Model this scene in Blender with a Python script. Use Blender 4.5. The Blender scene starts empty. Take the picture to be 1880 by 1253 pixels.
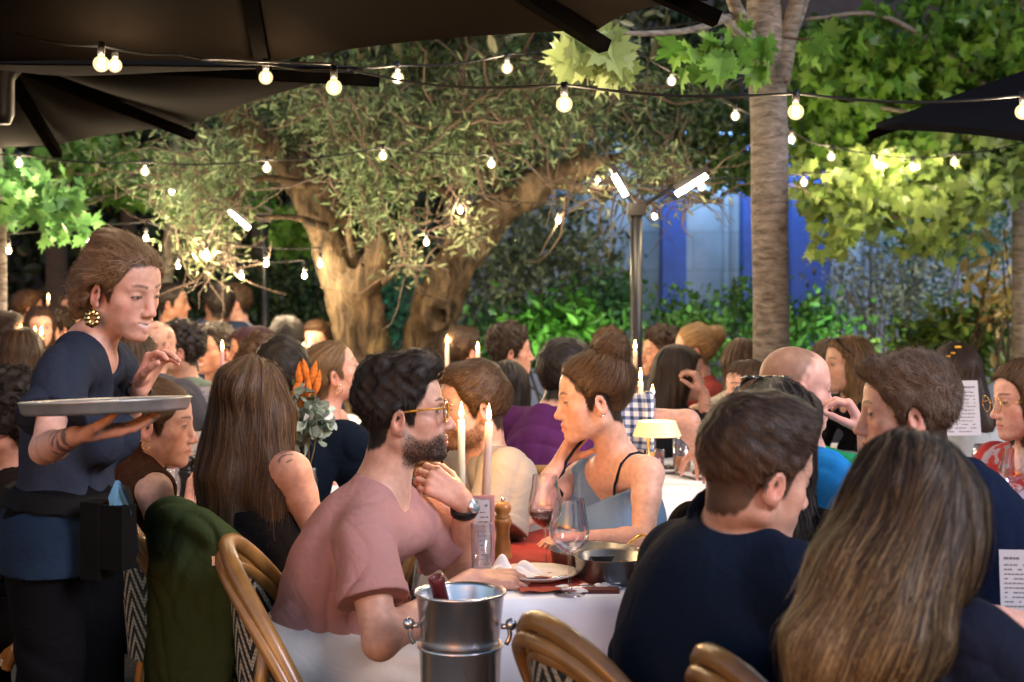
import bpy, math, random
import numpy as np
from mathutils import Vector, Matrix

# ------------------------------------------------------------------ camera, sky, sun, exposure
SC = bpy.context.scene
COL = SC.collection
R = math.radians
F, CX, HY, CH = 2611.0, 940.0, 540.0, 1.42      # focal length in photo pixels, horizon, eye height (m)

cam = bpy.data.cameras.new('camera')
cam.lens = 50; cam.sensor_width = 36
cam.shift_y = -86.5 / 1880
cam.clip_start = 0.05; cam.clip_end = 400
cam.dof.use_dof = True; cam.dof.focus_distance = 3.5; cam.dof.aperture_fstop = 4.2
camo = bpy.data.objects.new('camera', cam); COL.objects.link(camo)
camo.location = (0, 0, CH); camo.rotation_euler = (R(90), 0, 0)
SC.camera = camo

SUN_EL, SUN_AZ = 16.0, 200.0
world = bpy.data.worlds.new('World'); SC.world = world; world.use_nodes = True
wn = world.node_tree.nodes; wl = world.node_tree.links
bg = wn['Background']
sky = wn.new('ShaderNodeTexSky'); sky.sky_type = 'NISHITA'; sky.sun_disc = False
sky.sun_elevation = R(1.5); sky.sun_rotation = R(SUN_AZ); sky.air_density = 1.2; sky.dust_density = 1.5; sky.ozone_density = 2.5
wl.new(sky.outputs[0], bg.inputs[0]); bg.inputs[1].default_value = 0.42
sl = bpy.data.lights.new('dusk_sun', 'SUN'); sl.energy = 1.35; sl.angle = R(25); sl.color = (1.0, 0.90, 0.98)
so = bpy.data.objects.new('dusk_sun', sl); COL.objects.link(so)
_sd = Vector((-0.72, 0.50, -0.50))               # the glow of the western sky, behind and right of the viewer
so.rotation_euler = _sd.to_track_quat('-Z', 'Y').to_euler()

SC.view_settings.view_transform = 'Standard'; SC.view_settings.look = 'None'
SC.view_settings.exposure = 1.32; SC.view_settings.gamma = 1.0
SC.render.engine = 'CYCLES'
SC.cycles.use_denoising = True
SC.cycles.max_bounces = 8; SC.cycles.diffuse_bounces = 3; SC.cycles.glossy_bounces = 3
SC.cycles.transmission_bounces = 6; SC.cycles.transparent_max_bounces = 16
SC.cycles.sample_clamp_indirect = 4.0
SC.cycles.caustics_reflective = False; SC.cycles.caustics_refractive = False

rng = np.random.default_rng(7)
random.seed(7)

def P(u, v, d):
    """world point seen at photo pixel (u, v) at depth d"""
    return np.array([(u - CX) * d / F, d, CH + (HY - v) * d / F])
def A(*x): return np.array(x, float)
def unit(v):
    v = np.asarray(v, float); return v / (np.linalg.norm(v) + 1e-12)

# ------------------------------------------------------------------ objects
def tag(o, label=None, cat=None, group=None, kind=None):
    if label: o['label'] = label
    if cat: o['category'] = cat
    if group: o['group'] = group
    if kind: o['kind'] = kind
    return o
def thing(name, label, cat, loc=(0, 0, 0), group=None):
    o = bpy.data.objects.new(name, None); COL.objects.link(o)
    o.location = tuple(loc); o.empty_display_size = 0.1
    return tag(o, label, cat, group)
def root_loc(o):
    l = np.zeros(3)
    while o is not None:
        l = l + np.array(o.location); o = o.parent
    return l
def mesh_obj(name, V, faces, mats, parent=None, col=None, smooth=True, midx=None):
    """link arrays as ONE mesh object; V in world coordinates"""
    V = np.asarray(V, np.float64)
    if parent is not None: V = V - root_loc(parent)
    me = bpy.data.meshes.new(name)
    if isinstance(faces, np.ndarray):
        nf, c = faces.shape
        me.vertices.add(len(V)); me.loops.add(nf * c); me.polygons.add(nf)
        me.vertices.foreach_set('co', V.astype(np.float32).ravel())
        me.loops.foreach_set('vertex_index', faces.astype(np.int32).ravel())
        me.polygons.foreach_set('loop_start', np.arange(0, nf * c, c, dtype=np.int32))
        me.polygons.foreach_set('loop_total', np.full(nf, c, np.int32))
    else:
        me.from_pydata(V.tolist(), [], [list(map(int, f)) for f in faces])
    if not isinstance(mats, (list, tuple)): mats = [mats]
    for m in mats: me.materials.append(m)
    if midx is not None: me.polygons.foreach_set('material_index', np.asarray(midx, np.int32))
    me.polygons.foreach_set('use_smooth', np.full(len(me.polygons), bool(smooth)))
    if col is not None:
        at = me.color_attributes.new('col', 'FLOAT_COLOR', 'POINT')
        c4 = np.ones((len(V), 4), np.float32); c4[:, :3] = col
        at.data.foreach_set('color', c4.ravel())
    me.update(); me.validate()
    o = bpy.data.objects.new(name, me); COL.objects.link(o)
    if parent is not None: o.parent = parent
    return o

class MB:
    """collects shapes, builds them as one mesh"""
    def __init__(s): s.V = []; s.Fc = []; s.n = 0; s.M = []
    def add(s, V, Fc, m=0):
        s.V.append(np.asarray(V, float)); s.Fc += [[i + s.n for i in f] for f in Fc]; s.M += [m] * len(Fc); s.n += len(V)
    def box(s, c, size, ax=None, m=0):
        ax = np.eye(3) if ax is None else np.asarray(ax)
        q = np.array([[x, y, z] for x in (-.5, .5) for y in (-.5, .5) for z in (-.5, .5)]) * np.asarray(size)
        s.add(q @ ax + np.asarray(c), [(0, 1, 3, 2), (4, 6, 7, 5), (0, 4, 5, 1), (2, 3, 7, 6), (0, 2, 6, 4), (1, 5, 7, 3)], m)
    def tube(s, pts, r, n=8, cap=True, m=0, flat=1.0):
        pts = np.asarray(pts, float); k = len(pts)
        rr = np.broadcast_to(np.asarray(r, float), (k,))
        t = np.gradient(pts, axis=0); t /= np.linalg.norm(t, axis=1)[:, None] + 1e-12
        up = A(0, 0, 1) if abs(t[0][2]) < .9 else A(1, 0, 0)
        a = unit(np.cross(t[0], up)); ring = []
        for i in range(k):
            a = unit(a - t[i] * (a @ t[i])); b = np.cross(t[i], a)
            th = np.arange(n) * 2 * math.pi / n
            ring.append(pts[i] + rr[i] * (np.cos(th)[:, None] * a + flat * np.sin(th)[:, None] * b))
        Fc = [(i * n + j, i * n + (j + 1) % n, (i + 1) * n + (j + 1) % n, (i + 1) * n + j) for i in range(k - 1) for j in range(n)]
        if cap: Fc += [tuple(range(n - 1, -1, -1)), tuple((k - 1) * n + j for j in range(n))]
        s.add(np.concatenate(ring), Fc, m)
    def lathe(s, prof, c, n=24, ax=None, m=0, cap=False):
        """prof: (r, z) list about the vertical through c"""
        ax = np.eye(3) if ax is None else np.asarray(ax)
        th = np.arange(n) * 2 * math.pi / n
        V = np.concatenate([np.stack([r * np.cos(th), r * np.sin(th), np.full(n, z)], 1) for r, z in prof])
        k = len(prof)
        Fc = [(i * n + j, i * n + (j + 1) % n, (i + 1) * n + (j + 1) % n, (i + 1) * n + j) for i in range(k - 1) for j in range(n)]
        if cap: Fc += [tuple(range(n - 1, -1, -1)), tuple((k - 1) * n + j for j in range(n))]
        s.add(V @ ax + np.asarray(c), Fc, m)
    def grid(s, G, m=0, close=False):
        G = np.asarray(G, float); a, b = G.shape[:2]
        Fc = [(i * b + j, i * b + j + 1, (i + 1) * b + j + 1, (i + 1) * b + j) for i in range(a - 1) for j in range(b - 1)]
        s.add(G.reshape(-1, 3), Fc, m)
    def build(s, name, mats, parent=None, smooth=True, col=None):
        return mesh_obj(name, np.concatenate(s.V), s.Fc, mats, parent, col, smooth, s.M if isinstance(mats, (list, tuple)) else None)
def smooth_path(pts, n=24):
    pts = np.asarray(pts, float); k = len(pts)
    ext = np.vstack([2 * pts[0] - pts[1], pts, 2 * pts[-1] - pts[-2]])
    out = []
    for x in np.linspace(0, k - 1 - 1e-9, n):
        i = int(x); t = x - i; p0, p1, p2, p3 = ext[i:i + 4]
        out.append(.5 * (2 * p1 + (p2 - p0) * t + (2 * p0 - 5 * p1 + 4 * p2 - p3) * t * t + (3 * p1 - p0 - 3 * p2 + p3) * t ** 3))
    return np.array(out)

# ------------------------------------------------------------------ materials
def new_mat(name):
    m = bpy.data.materials.new(name); m.use_nodes = True
    return m, m.node_tree.nodes, m.node_tree.links, m.node_tree.nodes['Principled BSDF']
def setp(b, **k):
    for n, v in k.items():
        b.inputs[n.replace('_', ' ')].default_value = v
def noise_bump(n, l, b, scale, strength, dist=.002, coord='Object', detail=4, stretch=None):
    tc = n.new('ShaderNodeTexCoord'); nz = n.new('ShaderNodeTexNoise'); nz.inputs['Scale'].default_value = scale; nz.inputs['Detail'].default_value = detail
    src = tc.outputs[coord]
    if stretch:
        mp = n.new('ShaderNodeMapping'); mp.inputs['Scale'].default_value = stretch; l.new(src, mp.inputs[0]); src = mp.outputs[0]
    l.new(src, nz.inputs['Vector'])
    bp = n.new('ShaderNodeBump'); bp.inputs['Strength'].default_value = strength; bp.inputs['Distance'].default_value = dist
    l.new(nz.outputs['Fac'], bp.inputs['Height']); l.new(bp.outputs[0], b.inputs['Normal'])
    return nz
def mat(name, c, rough=.6, metal=0, spec=.5, var=.25, vscale=12, bump=0, bscale=120, c2=None, stretch=None, bdist=.002, sheen=0, coat=0):
    """surface colour varied by noise between c*(1-var) and c*(1+var), or between c and c2"""
    m, n, l, b = new_mat(name)
    setp(b, Roughness=rough, Metallic=metal); b.inputs['Specular IOR Level'].default_value = spec
    if sheen: b.inputs['Sheen Weight'].default_value = sheen
    if coat: b.inputs['Coat Weight'].default_value = coat
    c = np.array(c, float)
    lo, hi = (c * (1 - var), c * (1 + var)) if c2 is None else (c, np.array(c2, float))
    tc = n.new('ShaderNodeTexCoord'); nz = n.new('ShaderNodeTexNoise'); nz.inputs['Scale'].default_value = vscale; nz.inputs['Detail'].default_value = 6
    src = tc.outputs['Object']
    if stretch:
        mp = n.new('ShaderNodeMapping'); mp.inputs['Scale'].default_value = stretch; l.new(src, mp.inputs[0]); src = mp.outputs[0]
    l.new(src, nz.inputs['Vector'])
    rp = n.new('ShaderNodeValToRGB'); rp.color_ramp.elements[0].position = .3; rp.color_ramp.elements[1].position = .7
    rp.color_ramp.elements[0].color = (*np.clip(lo, 0, 1), 1); rp.color_ramp.elements[1].color = (*np.clip(hi, 0, 1), 1)
    l.new(nz.outputs['Fac'], rp.inputs[0]); l.new(rp.outputs[0], b.inputs['Base Color'])
    if bump: noise_bump(n, l, b, bscale, bump, bdist, stretch=stretch)
    return m
def col_mat(name, rough=.5, spec=.5, sss=0, bump=0, bscale=300, translucent=0, sheen=0, bdist=.001, mott=0):
    """surface colour from the mesh's own colour attribute"""
    m, n, l, b = new_mat(name)
    setp(b, Roughness=rough); b.inputs['Specular IOR Level'].default_value = spec
    at = n.new('ShaderNodeAttribute'); at.attribute_name = 'col'
    src = at.outputs['Color']
    if mott:
        tc = n.new('ShaderNodeTexCoord'); nz = n.new('ShaderNodeTexNoise'); nz.inputs['Scale'].default_value = 60; nz.inputs['Detail'].default_value = 5
        l.new(tc.outputs['Object'], nz.inputs['Vector'])
        mr = n.new('ShaderNodeMapRange'); mr.inputs[1].default_value = .3; mr.inputs[2].default_value = .7; mr.inputs[3].default_value = 1 - mott; mr.inputs[4].default_value = 1 + mott
        l.new(nz.outputs['Fac'], mr.inputs[0])
        mx = n.new('ShaderNodeVectorMath'); mx.operation = 'MULTIPLY'
        l.new(src, mx.inputs[0]); l.new(mr.outputs[0], mx.inputs[1]); src = mx.outputs[0]
    l.new(src, b.inputs['Base Color'])
    if sheen: b.inputs['Sheen Weight'].default_value = sheen
    if sss:
        b.inputs['Subsurface Weight'].default_value = sss; b.inputs['Subsurface Radius'].default_value = (1, .35, .2); b.inputs['Subsurface Scale'].default_value = .008
    if bump: noise_bump(n, l, b, bscale, bump, bdist)
    if translucent:
        tr = n.new('ShaderNodeBsdfTranslucent'); mx = n.new('ShaderNodeMixShader'); mx.inputs[0].default_value = translucent
        out = n['Material Output']
        l.new(src, tr.inputs['Color']); l.new(b.outputs[0], mx.inputs[1]); l.new(tr.outputs[0], mx.inputs[2]); l.new(mx.outputs[0], out.inputs[0])
    return m
def emit(name, c, s):
    m, n, l, b = new_mat(name)
    setp(b, Base_Color=(*c, 1), Emission_Color=(*c, 1), Emission_Strength=s, Roughness=.4)
    return m
def glass_mat(name, c=(1, 1, 1), rough=.0, tint=.0):
    """thin blown glass: clear straight through, bright at grazing angles"""
    m, n, l, b = new_mat(name)
    out = n['Material Output']
    tr = n.new('ShaderNodeBsdfTransparent'); tr.inputs[0].default_value = (*[x * (1 - tint) for x in c], 1)
    gl = n.new('ShaderNodeBsdfGlossy'); gl.inputs['Roughness'].default_value = .03
    lw = n.new('ShaderNodeLayerWeight'); lw.inputs[0].default_value = .32
    rp = n.new('ShaderNodeMapRange'); rp.inputs[3].default_value = .06; rp.inputs[4].default_value = .75
    mx = n.new('ShaderNodeMixShader')
    l.new(lw.outputs['Facing'], rp.inputs[0]); l.new(rp.outputs[0], mx.inputs[0]); l.new(tr.outputs[0], mx.inputs[1]); l.new(gl.outputs[0], mx.inputs[2]); l.new(mx.outputs[0], out.inputs[0])
    return m
# ------------------------------------------------------------------ organic surfaces: smooth-blended solids, meshed by surface nets
def waves(seed, n=6):
    g = np.random.default_rng(seed); d = g.normal(size=(n, 3)); d /= np.linalg.norm(d, axis=1)[:, None]
    return d * g.uniform(.6, 1.5, n)[:, None], g.uniform(0, 6.28, n)
_WV = {}
def wob(p, freq, seed=0):
    if seed not in _WV: _WV[seed] = waves(seed)
    d, ph = _WV[seed]
    return np.sin((p @ d.T.astype(np.float32)) * freq + ph.astype(np.float32)).mean(1) * 1.8
class SDF:
    def __init__(s): s.p = []; s.post = []
    def ell(s, c, r, M=None, k=.01, op=1): s.p.append(('e', np.asarray(c, float), np.asarray(r, float) * np.ones(3), np.eye(3) if M is None else np.asarray(M), k, op)); return s
    def cap(s, a, b, ra, rb, k=.01, op=1): s.p.append(('c', np.asarray(a, float), np.asarray(b, float), (ra, rb), k, op)); return s
    def con(s, a, b, ra, rb, k=.01, op=1): s.p.append(('f', np.asarray(a, float), np.asarray(b, float), (ra, rb), k, op)); return s
    def merge(s, o, M, t, sc=1.0):
        """take another solid's shapes, rotated by M (rows = axes), scaled, moved to t"""
        for q in o.p:
            if q[0] == 'e': s.p.append(('e', t + sc * (q[1] @ M), q[2] * sc, q[3] @ M, q[4] * sc, q[5]))
            else: s.p.append((q[0], t + sc * (q[1] @ M), t + sc * (q[2] @ M), (q[3][0] * sc, q[3][1] * sc), q[4] * sc, q[5]))
        return s
    def bounds(s):
        lo = np.full(3, 1e9); hi = -lo
        for q in s.p:
            if q[5] < 0: continue
            if q[0] == 'e':
                e = np.sqrt(((q[3] * q[2][:, None]) ** 2).sum(0)); l, h = q[1] - e, q[1] + e
            else:
                r = max(q[3]); l, h = np.minimum(q[1], q[2]) - r, np.maximum(q[1], q[2]) + r
            lo = np.minimum(lo, l); hi = np.maximum(hi, h)
        return lo, hi
    def ev(s, pts, cull=None):
        pts = np.asarray(pts, np.float32); d = np.full(len(pts), 9.0, np.float32)
        for q in s.p:
            k = q[4]
            if q[0] == 'e': c = q[1]; ext = max(q[2])
            else: c = (q[1] + q[2]) / 2; ext = np.linalg.norm(q[1] - q[2]) / 2 + max(q[3]) * 1.3
            if cull is not None:
                m = np.abs(pts - c.astype(np.float32)).max(1) < ext + k + cull
                ix = np.nonzero(m)[0]
                if len(ix) == 0: continue
                x = pts[ix]
            else: ix = None; x = pts
            if q[0] == 'e':
                y = (x - q[1].astype(np.float32)) @ q[3].T.astype(np.float32); r = q[2].astype(np.float32)
                a = y / r; k0 = np.sqrt((a * a).sum(1)) + 1e-6; b = a / r; k1 = np.sqrt((b * b).sum(1)) + 1e-6
                e = k0 * (k0 - 1) / k1
            else:
                ba = (q[2] - q[1]).astype(np.float32); L2 = max(float(ba @ ba), 1e-10); xa = x - q[1].astype(np.float32)
                t = (xa @ ba) / L2
                if q[0] == 'c':
                    t = np.clip(t, 0, 1); w = xa - t[:, None] * ba
                    e = np.sqrt((w * w).sum(1)) - (q[3][0] + (q[3][1] - q[3][0]) * t)
                else:
                    L = L2 ** .5; w = xa - t[:, None] * ba; tc = np.clip(t, 0, 1)
                    rad = np.sqrt((w * w).sum(1)) - (q[3][0] + (q[3][1] - q[3][0]) * tc)
                    e = np.maximum(rad, (np.abs(t - .5) - .5) * L)
            dd = d if ix is None else d[ix]
            if q[5] > 0:
                h = np.clip(.5 + .5 * (e - dd) / k, 0, 1); n = e * (1 - h) + dd * h - k * h * (1 - h)
            else:
                e = -e; h = np.clip(.5 - .5 * (e - dd) / k, 0, 1); n = e * (1 - h) + dd * h + k * h * (1 - h)
            if ix is None: d = n
            else: d[ix] = n
        for f in s.post: d = f(pts, d)
        return d
    def grad(s, pts, e=.002):
        d0 = s.ev(pts, .2); g = np.stack([s.ev(pts + np.eye(3, dtype=np.float32)[i] * e, .2) - d0 for i in range(3)], 1)
        return d0, g / (np.linalg.norm(g, axis=1)[:, None] + 1e-9)
_OFF = np.array([[i, j, k] for i in (0, 1) for j in (0, 1) for k in (0, 1)])
_EDG = [(a, b) for a in range(8) for b in range(a + 1, 8) if bin(a ^ b).count('1') == 1]
def polygonize(sdf, h, lo=None, hi=None, slack=.006):
    l, u = sdf.bounds()
    lo = l - 3 * h - slack if lo is None else np.asarray(lo); hi = u + 3 * h + slack if hi is None else np.asarray(hi)
    nb = np.ceil((hi - lo) / (8 * h)).astype(int) + 1
    ii = np.stack(np.meshgrid(*[np.arange(n) for n in nb], indexing='ij'), -1).reshape(-1, 3)
    d = sdf.ev(lo + (ii + .5) * 8 * h); ii = ii[np.abs(d) < .87 * 8 * h * 1.5 + slack]
    sub = np.stack(np.meshgrid(*[np.arange(4)] * 3, indexing='ij'), -1).reshape(-1, 3)
    jj = (ii[:, None] * 4 + sub[None]).reshape(-1, 3)
    d = sdf.ev(lo + (jj + .5) * 2 * h, .05); jj = jj[np.abs(d) < .87 * 2 * h * 1.7 + slack * .5]
    if len(jj) == 0: return np.zeros((0, 3)), np.zeros((0, 4), int)
    N = nb * 8 + 2; st = np.array([N[1] * N[2], N[2], 1])
    sub = np.stack(np.meshgrid(*[np.arange(2)] * 3, indexing='ij'), -1).reshape(-1, 3)
    cells = (jj[:, None] * 2 + sub[None]).reshape(-1, 3); cl = cells @ st
    need = np.zeros(int(N.prod()), bool)
    for o in _OFF: need[cl + o @ st] = True
    pl = np.nonzero(need)[0]; pts = np.stack(np.unravel_index(pl, N), 1)
    val = np.full(int(N.prod()), 1.0, np.float32); val[pl] = sdf.ev(lo + pts * h, .03)
    cv = np.stack([val[cl + o @ st] for o in _OFF], 1); sg = cv < 0
    act = sg.any(1) & ~sg.all(1); cells = cells[act]; cl = cl[act]; cv = cv[act]; sg = sg[act]
    acc = np.zeros((len(cl), 3)); cnt = np.zeros(len(cl))
    for a, b in _EDG:
        m = sg[:, a] != sg[:, b]; va, vb = cv[m, a], cv[m, b]; t = va / (va - vb)
        acc[m] += _OFF[a] + t[:, None] * (_OFF[b] - _OFF[a]); cnt[m] += 1
    V = lo + (cells + acc / cnt[:, None]) * h
    cmap = np.full(int(N.prod()), -1, np.int32); cmap[cl] = np.arange(len(cl))
    Q = []
    for ax in range(3):
        b = [4, 2, 1][ax]; o1, o2 = [st[i] for i in range(3) if i != ax]
        m = sg[:, 0] != sg[:, b]; c0 = cl[m]
        q = np.stack([cmap[c0], cmap[c0 - o1], cmap[c0 - o1 - o2], cmap[c0 - o2]], 1)
        fl = sg[m, 0] ^ (ax == 1); q[fl] = q[fl][:, ::-1]
        Q.append(q[(q >= 0).all(1)])
    Q = np.concatenate(Q)[:, ::-1]
    return V, Q
JOBS = []
def sdf_obj(name, sdf, h, mats, parent, col=None, cut=None, kind=None):
    """queue a surface; run_jobs meshes the queue on all cores and links each as one object"""
    def job():
        V, Q = polygonize(sdf, h)
        if cut is not None and len(V):
            keep = cut(V); fm = keep[Q].all(1); Q = Q[fm]; used = np.zeros(len(V), bool); used[Q.ravel()] = True
            mp = np.cumsum(used) - 1; V = V[used]; Q = mp[Q]
        return (name, V, Q, mats, parent, col(V) if callable(col) else col)
    JOBS.append(job)
def run_jobs():
    from concurrent.futures import ThreadPoolExecutor
    with ThreadPoolExecutor(4) as ex:
        for r in ex.map(lambda j: j(), JOBS):
            if len(r[1]) and len(r[2]): mesh_obj(*r)
    JOBS.clear()
# ------------------------------------------------------------------ people
M_SKIN = col_mat('skin', rough=.48, spec=.38, sss=.14, bump=.22, bscale=380, mott=.13)
M_HAIR = col_mat('hair', rough=.52, spec=.28)
SKIN_A, SKIN_B, SKIN_C, SKIN_D = A(.60, .35, .265), A(.50, .28, .20), A(.34, .18, .12), A(.14, .07, .045)
HAIRLINE = [(-.14, -.085), (-.07, -.085), (-.045, -.07), (-.03, -.03), (.0, -.012), (.012, -.035), (.024, -.03), (.032, .01), (.05, .03), (.062, .058), (.084, .075), (.14, .085)]

def head_axes(yaw, pitch=0, roll=0):
    a, p, r = R(yaw), R(pitch), R(roll)
    f = A(math.cos(a), math.sin(a), 0); l = A(-math.sin(a), math.cos(a), 0); z = A(0, 0, 1)
    f2 = f * math.cos(p) + z * math.sin(p); u = z * math.cos(p) - f * math.sin(p)
    l2 = l * math.cos(r) + u * math.sin(r); u2 = u * math.cos(r) - l * math.sin(r)
    return np.array([l2, f2, u2])

def head_sdf(sex='m', nose=1.0, jaw=1.0, chin=1.0, detail=True, mouth=0, cheek=1.0, smile=0):
    s = SDF(); m = sex == 'm'
    s.ell((0, -.018, .030), (.0735, .091, .083))
    s.ell((0, .036, .034), (.060, .051, .060), k=.03)
    s.ell((0, .032, -.035), (.0575, .054, .076), k=.025)
    jw = (.049 if m else .043) * jaw
    for x in (-1, 1):
        s.cap((x * jw, -.006, -.062), (x * .013, .066, -.098), .021, .017, .022)
        s.ell((x * .040 * cheek, .049, -.026), (.023, .023, .020), k=.02)
        s.ell((x * .034, .042, -.056), (.022, .024, .024), k=.02)
        s.cap((x * .040, .066, .019), (x * .012, .081, .016), .0115 if m else .009, .010, .014)
    s.ell((0, .077, -.100), (.018, .0165 * chin, .015), k=.016)
    s.ell((0, .073, -.066), (.029, .0215, .026), k=.016)
    # eye sockets and eyes under their lids
    for x in (-1, 1):
        s.ell((x * .033, .098, .001), (.017, .019, .0105), k=.014, op=-1)
        s.ell((x * .0310, .0705, .000), (.0145, .0145, .0125), k=.004)
    # nose
    s.cap((0, .0795, .014), (0, .0945 + .006 * nose, -.033), .0088, .0105, .011)
    s.ell((0, .0985 + .006 * nose, -.0385), (.0112, .0115, .0098), k=.008)
    for x in (-1, 1): s.ell((x * .0118, .092 + .003 * nose, -.0425), (.0078, .0115, .0075), k=.006)
        # lips
    w = .0215 + .003 * smile; up = .004 * smile
    for x in (-1, 1):
        s.cap((x * w, .0825, -.0695 + up), (0, .0935, -.0655), .0035, .0055, .006)
        s.cap((x * (w - .003), .0825, -.0725 + up), (0, .0915, -.0775 - mouth), .0035, .0066, .006)
    s.cap((-w, .085, -.0712 + up), (0, .1005, -.0708 - mouth * .4), .0012, .0030 + mouth * .3, .003, -1)
    s.cap((w, .085, -.0712 + up), (0, .1005, -.0708 - mouth * .4), .0012, .0030 + mouth * .3, .003, -1)
    # ears
    if detail:
        for x in (-1, 1):
            a = R(22) * x; e = np.array([[math.cos(a), -math.sin(a), 0], [math.sin(a), math.cos(a), 0], [0, 0, 1]])
            t = R(-12); e = e @ np.array([[1, 0, 0], [0, math.cos(t), math.sin(t)], [0, -math.sin(t), math.cos(t)]])
            s.ell((x * .075, -.013, -.017), (.0085, .0185, .030), e, k=.005)
            s.ell((x * .083, -.009, -.013), (.0075, .0105, .0185), e, k=.004, op=-1)
            s.ell((x * .0755, -.003, -.018), (.0045, .004, .008), e, k=.004)
            s.ell((x * .0735, -.006, -.042), (.005, .008, .009), e, k=.006)
    return s

def head_col(L, skin, o):
    """intrinsic colour of the head by place: lips, brows, eyes, scalp, stubble"""
    x, y, z = L[:, 0], L[:, 1], L[:, 2]; ax = np.abs(x)
    c = np.tile(np.asarray(skin, float), (len(L), 1))
    def mix(m, k): nonlocal c; m = np.clip(m, 0, 1)[:, None]; c = c * (1 - m) + np.asarray(k) * m
    g = lambda cx, cy, cz, r: np.exp(-(((ax - cx) ** 2 + (y - cy) ** 2 + (z - cz) ** 2) / r ** 2))
    red = skin * A(1.08, .74, .70)
    mix(.7 * g(.042, .062, -.032, .022), red); mix(.6 * g(0, .11, -.04, .016), red); mix(.75 * g(.08, -.012, -.02, .024), red)
    mix(.35 * g(.031, .08, .0, .015), skin * .72)
    hl = np.interp(y, *np.array(o.get('line', HAIRLINE)).T)
    if o.get('scalp') is not None:
        nz = wob(L, 300, 3) * .004
        mix(np.clip((z - hl + nz * o.get('soft', .010) * 100) / o.get('soft', .010) + .2, 0, 1) * o.get('scalp_k', 1) * ((ax < .0765) | (z > .02) | (y < -.05)), o['scalp'])
    if o.get('beard') is not None:
        top = np.interp(y, [-.02, .0, .03, .055, .075, .12], [-.03, -.035, -.058, -.062, -.053, -.050])
        st = np.clip((top - z) / .010 + .3, 0, 1) * np.clip((y + .012 + wob(L, 260, 9) * .004) / .016, 0, 1) * (z > -.135) * np.clip((y * .35 + .13 + z + .02) / .02, 0, 1)
        st *= 1 - g(0, .095, -.073, .0135) * .9
        mix(st * o.get('beard_k', .8), o['beard'])
    lw = np.clip(1 - ((ax / .0235) ** 2 + ((z + .0715) / np.where(z > -.0715, .0090, .0115)) ** 2), 0, 1)
    mix(np.clip(lw * 4, 0, 1) * (y > .066) * .75, o.get('lip', skin * A(.86, .50, .50)))
    mix(np.clip(1 - np.abs(z + .0712 - o.get('smile', 0) * .004 * (ax / .02) ** 2) / .0018, 0, 1) * (ax < .023) * (y > .066) * .8, A(.07, .02, .02))
    if o.get('teeth'): mix(np.clip(1.6 - np.abs(z + .0712 - o.get('smile', 0) * .004 * (ax / .02) ** 2) / .0030, 0, 1) * (ax < .017) * (y > .066), A(.66, .60, .55))
    # brows
    by = .0225 + .004 * np.sin(np.clip((ax - .012) / .034, 0, 1) * 2.6)
    mix(np.clip(1.5 - np.abs(z - by) / np.interp(ax, [.012, .03, .05], [.0038, .0032, .0015]), 0, 1) * (ax > .012) * (ax < .050) * (y > .03) * o.get('brow_k', .85), o.get('brow', A(.05, .03, .02)))
    # eyes
    op = o.get('eye', .8); ez = z + .0005 + (.002 if op < .5 else 0)
    xo = ax - .0310
    near = (y > .06) & (np.abs(xo) < .018) & (np.abs(z) < .016)
    rim = 1 - (xo / .0150) ** 2 - (ez / (.0068 * op + .0012)) ** 2
    mix(np.clip(rim * 6, 0, 1) * near, A(.05, .03, .025))
    if op > .3:
        wht = 1 - (xo / .0122) ** 2 - ((ez + .0008) / (.0052 * op)) ** 2
        look = o.get('look', 0.0) * np.sign(x)
        iris = 1 - (((xo - look * .006) ** 2 + ez ** 2) / .0058 ** 2)
        mix(np.clip(wht * 6, 0, 1) * near, A(.46, .40, .38)); mix(np.clip(iris * 5, 0, 1) * (wht > 0) * near, o.get('iris', A(.035, .018, .01)))
    return c

def hand(s, W, d, n, side, curl=(.3, .35, .25), spread=.06, sc=1.0, thumb=(.7, .35), per=None):
    """palm, five separate fingers and a thumb; d along the fingers, n out of the palm"""
    d = unit(d); n = unit(n - d * (n @ d)); th = np.cross(n, d) if side > 0 else np.cross(d, n)
    pt = lambda a, b, c=0: W + sc * (d * a + th * b + n * c)
    xs = [.030, .010, -.010, -.027]; ks = [.090, .094, .089, .080]; ln = [.072, .080, .074, .058]; rr = [.0088, .0090, .0085, .0076]
    for i in range(4): s.cap(pt(.004, xs[i] * .55), pt(ks[i], xs[i]), .0135 * sc, .0108 * sc, .010 * sc)
    s.ell(pt(.035, .018, .008), .016 * sc, k=.012)
    tips = []
    for i in range(4):
        c = curl if per is None else per[i]
        p = pt(ks[i] - .004, xs[i]); ang = 0; lat = (1.5 - i) * spread
        for j, fr in enumerate((.46, .30, .24)):
            ang += c[j]
            dv = unit((d * math.cos(ang) + n * math.sin(ang)) + th * lat * (1 if j == 0 else .6))
            q = p + dv * ln[i] * fr * sc
            s.cap(p, q, rr[i] * sc * (1 - .10 * j), rr[i] * sc * (.92 - .10 * j), .0022); p = q
        tips.append(p)
    a, b = thumb
    p = pt(.022, .026, .006); v = unit(d * (1 - a * .6) + th * a + n * b); q = p + v * .044 * sc; s.cap(p, q, .0145 * sc, .0105 * sc, .010)
    v2 = unit(v * .8 + d * .45 + n * b * .5 - th * .1); p2 = q + v2 * .034 * sc; s.cap(q, p2, .0105 * sc, .0092 * sc, .004)
    v3 = unit(v2 + d * .2 + n * .25 - th * .15); s.cap(p2, p2 + v3 * .024 * sc, .0092 * sc, .0072 * sc, .003)
    return tips

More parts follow.
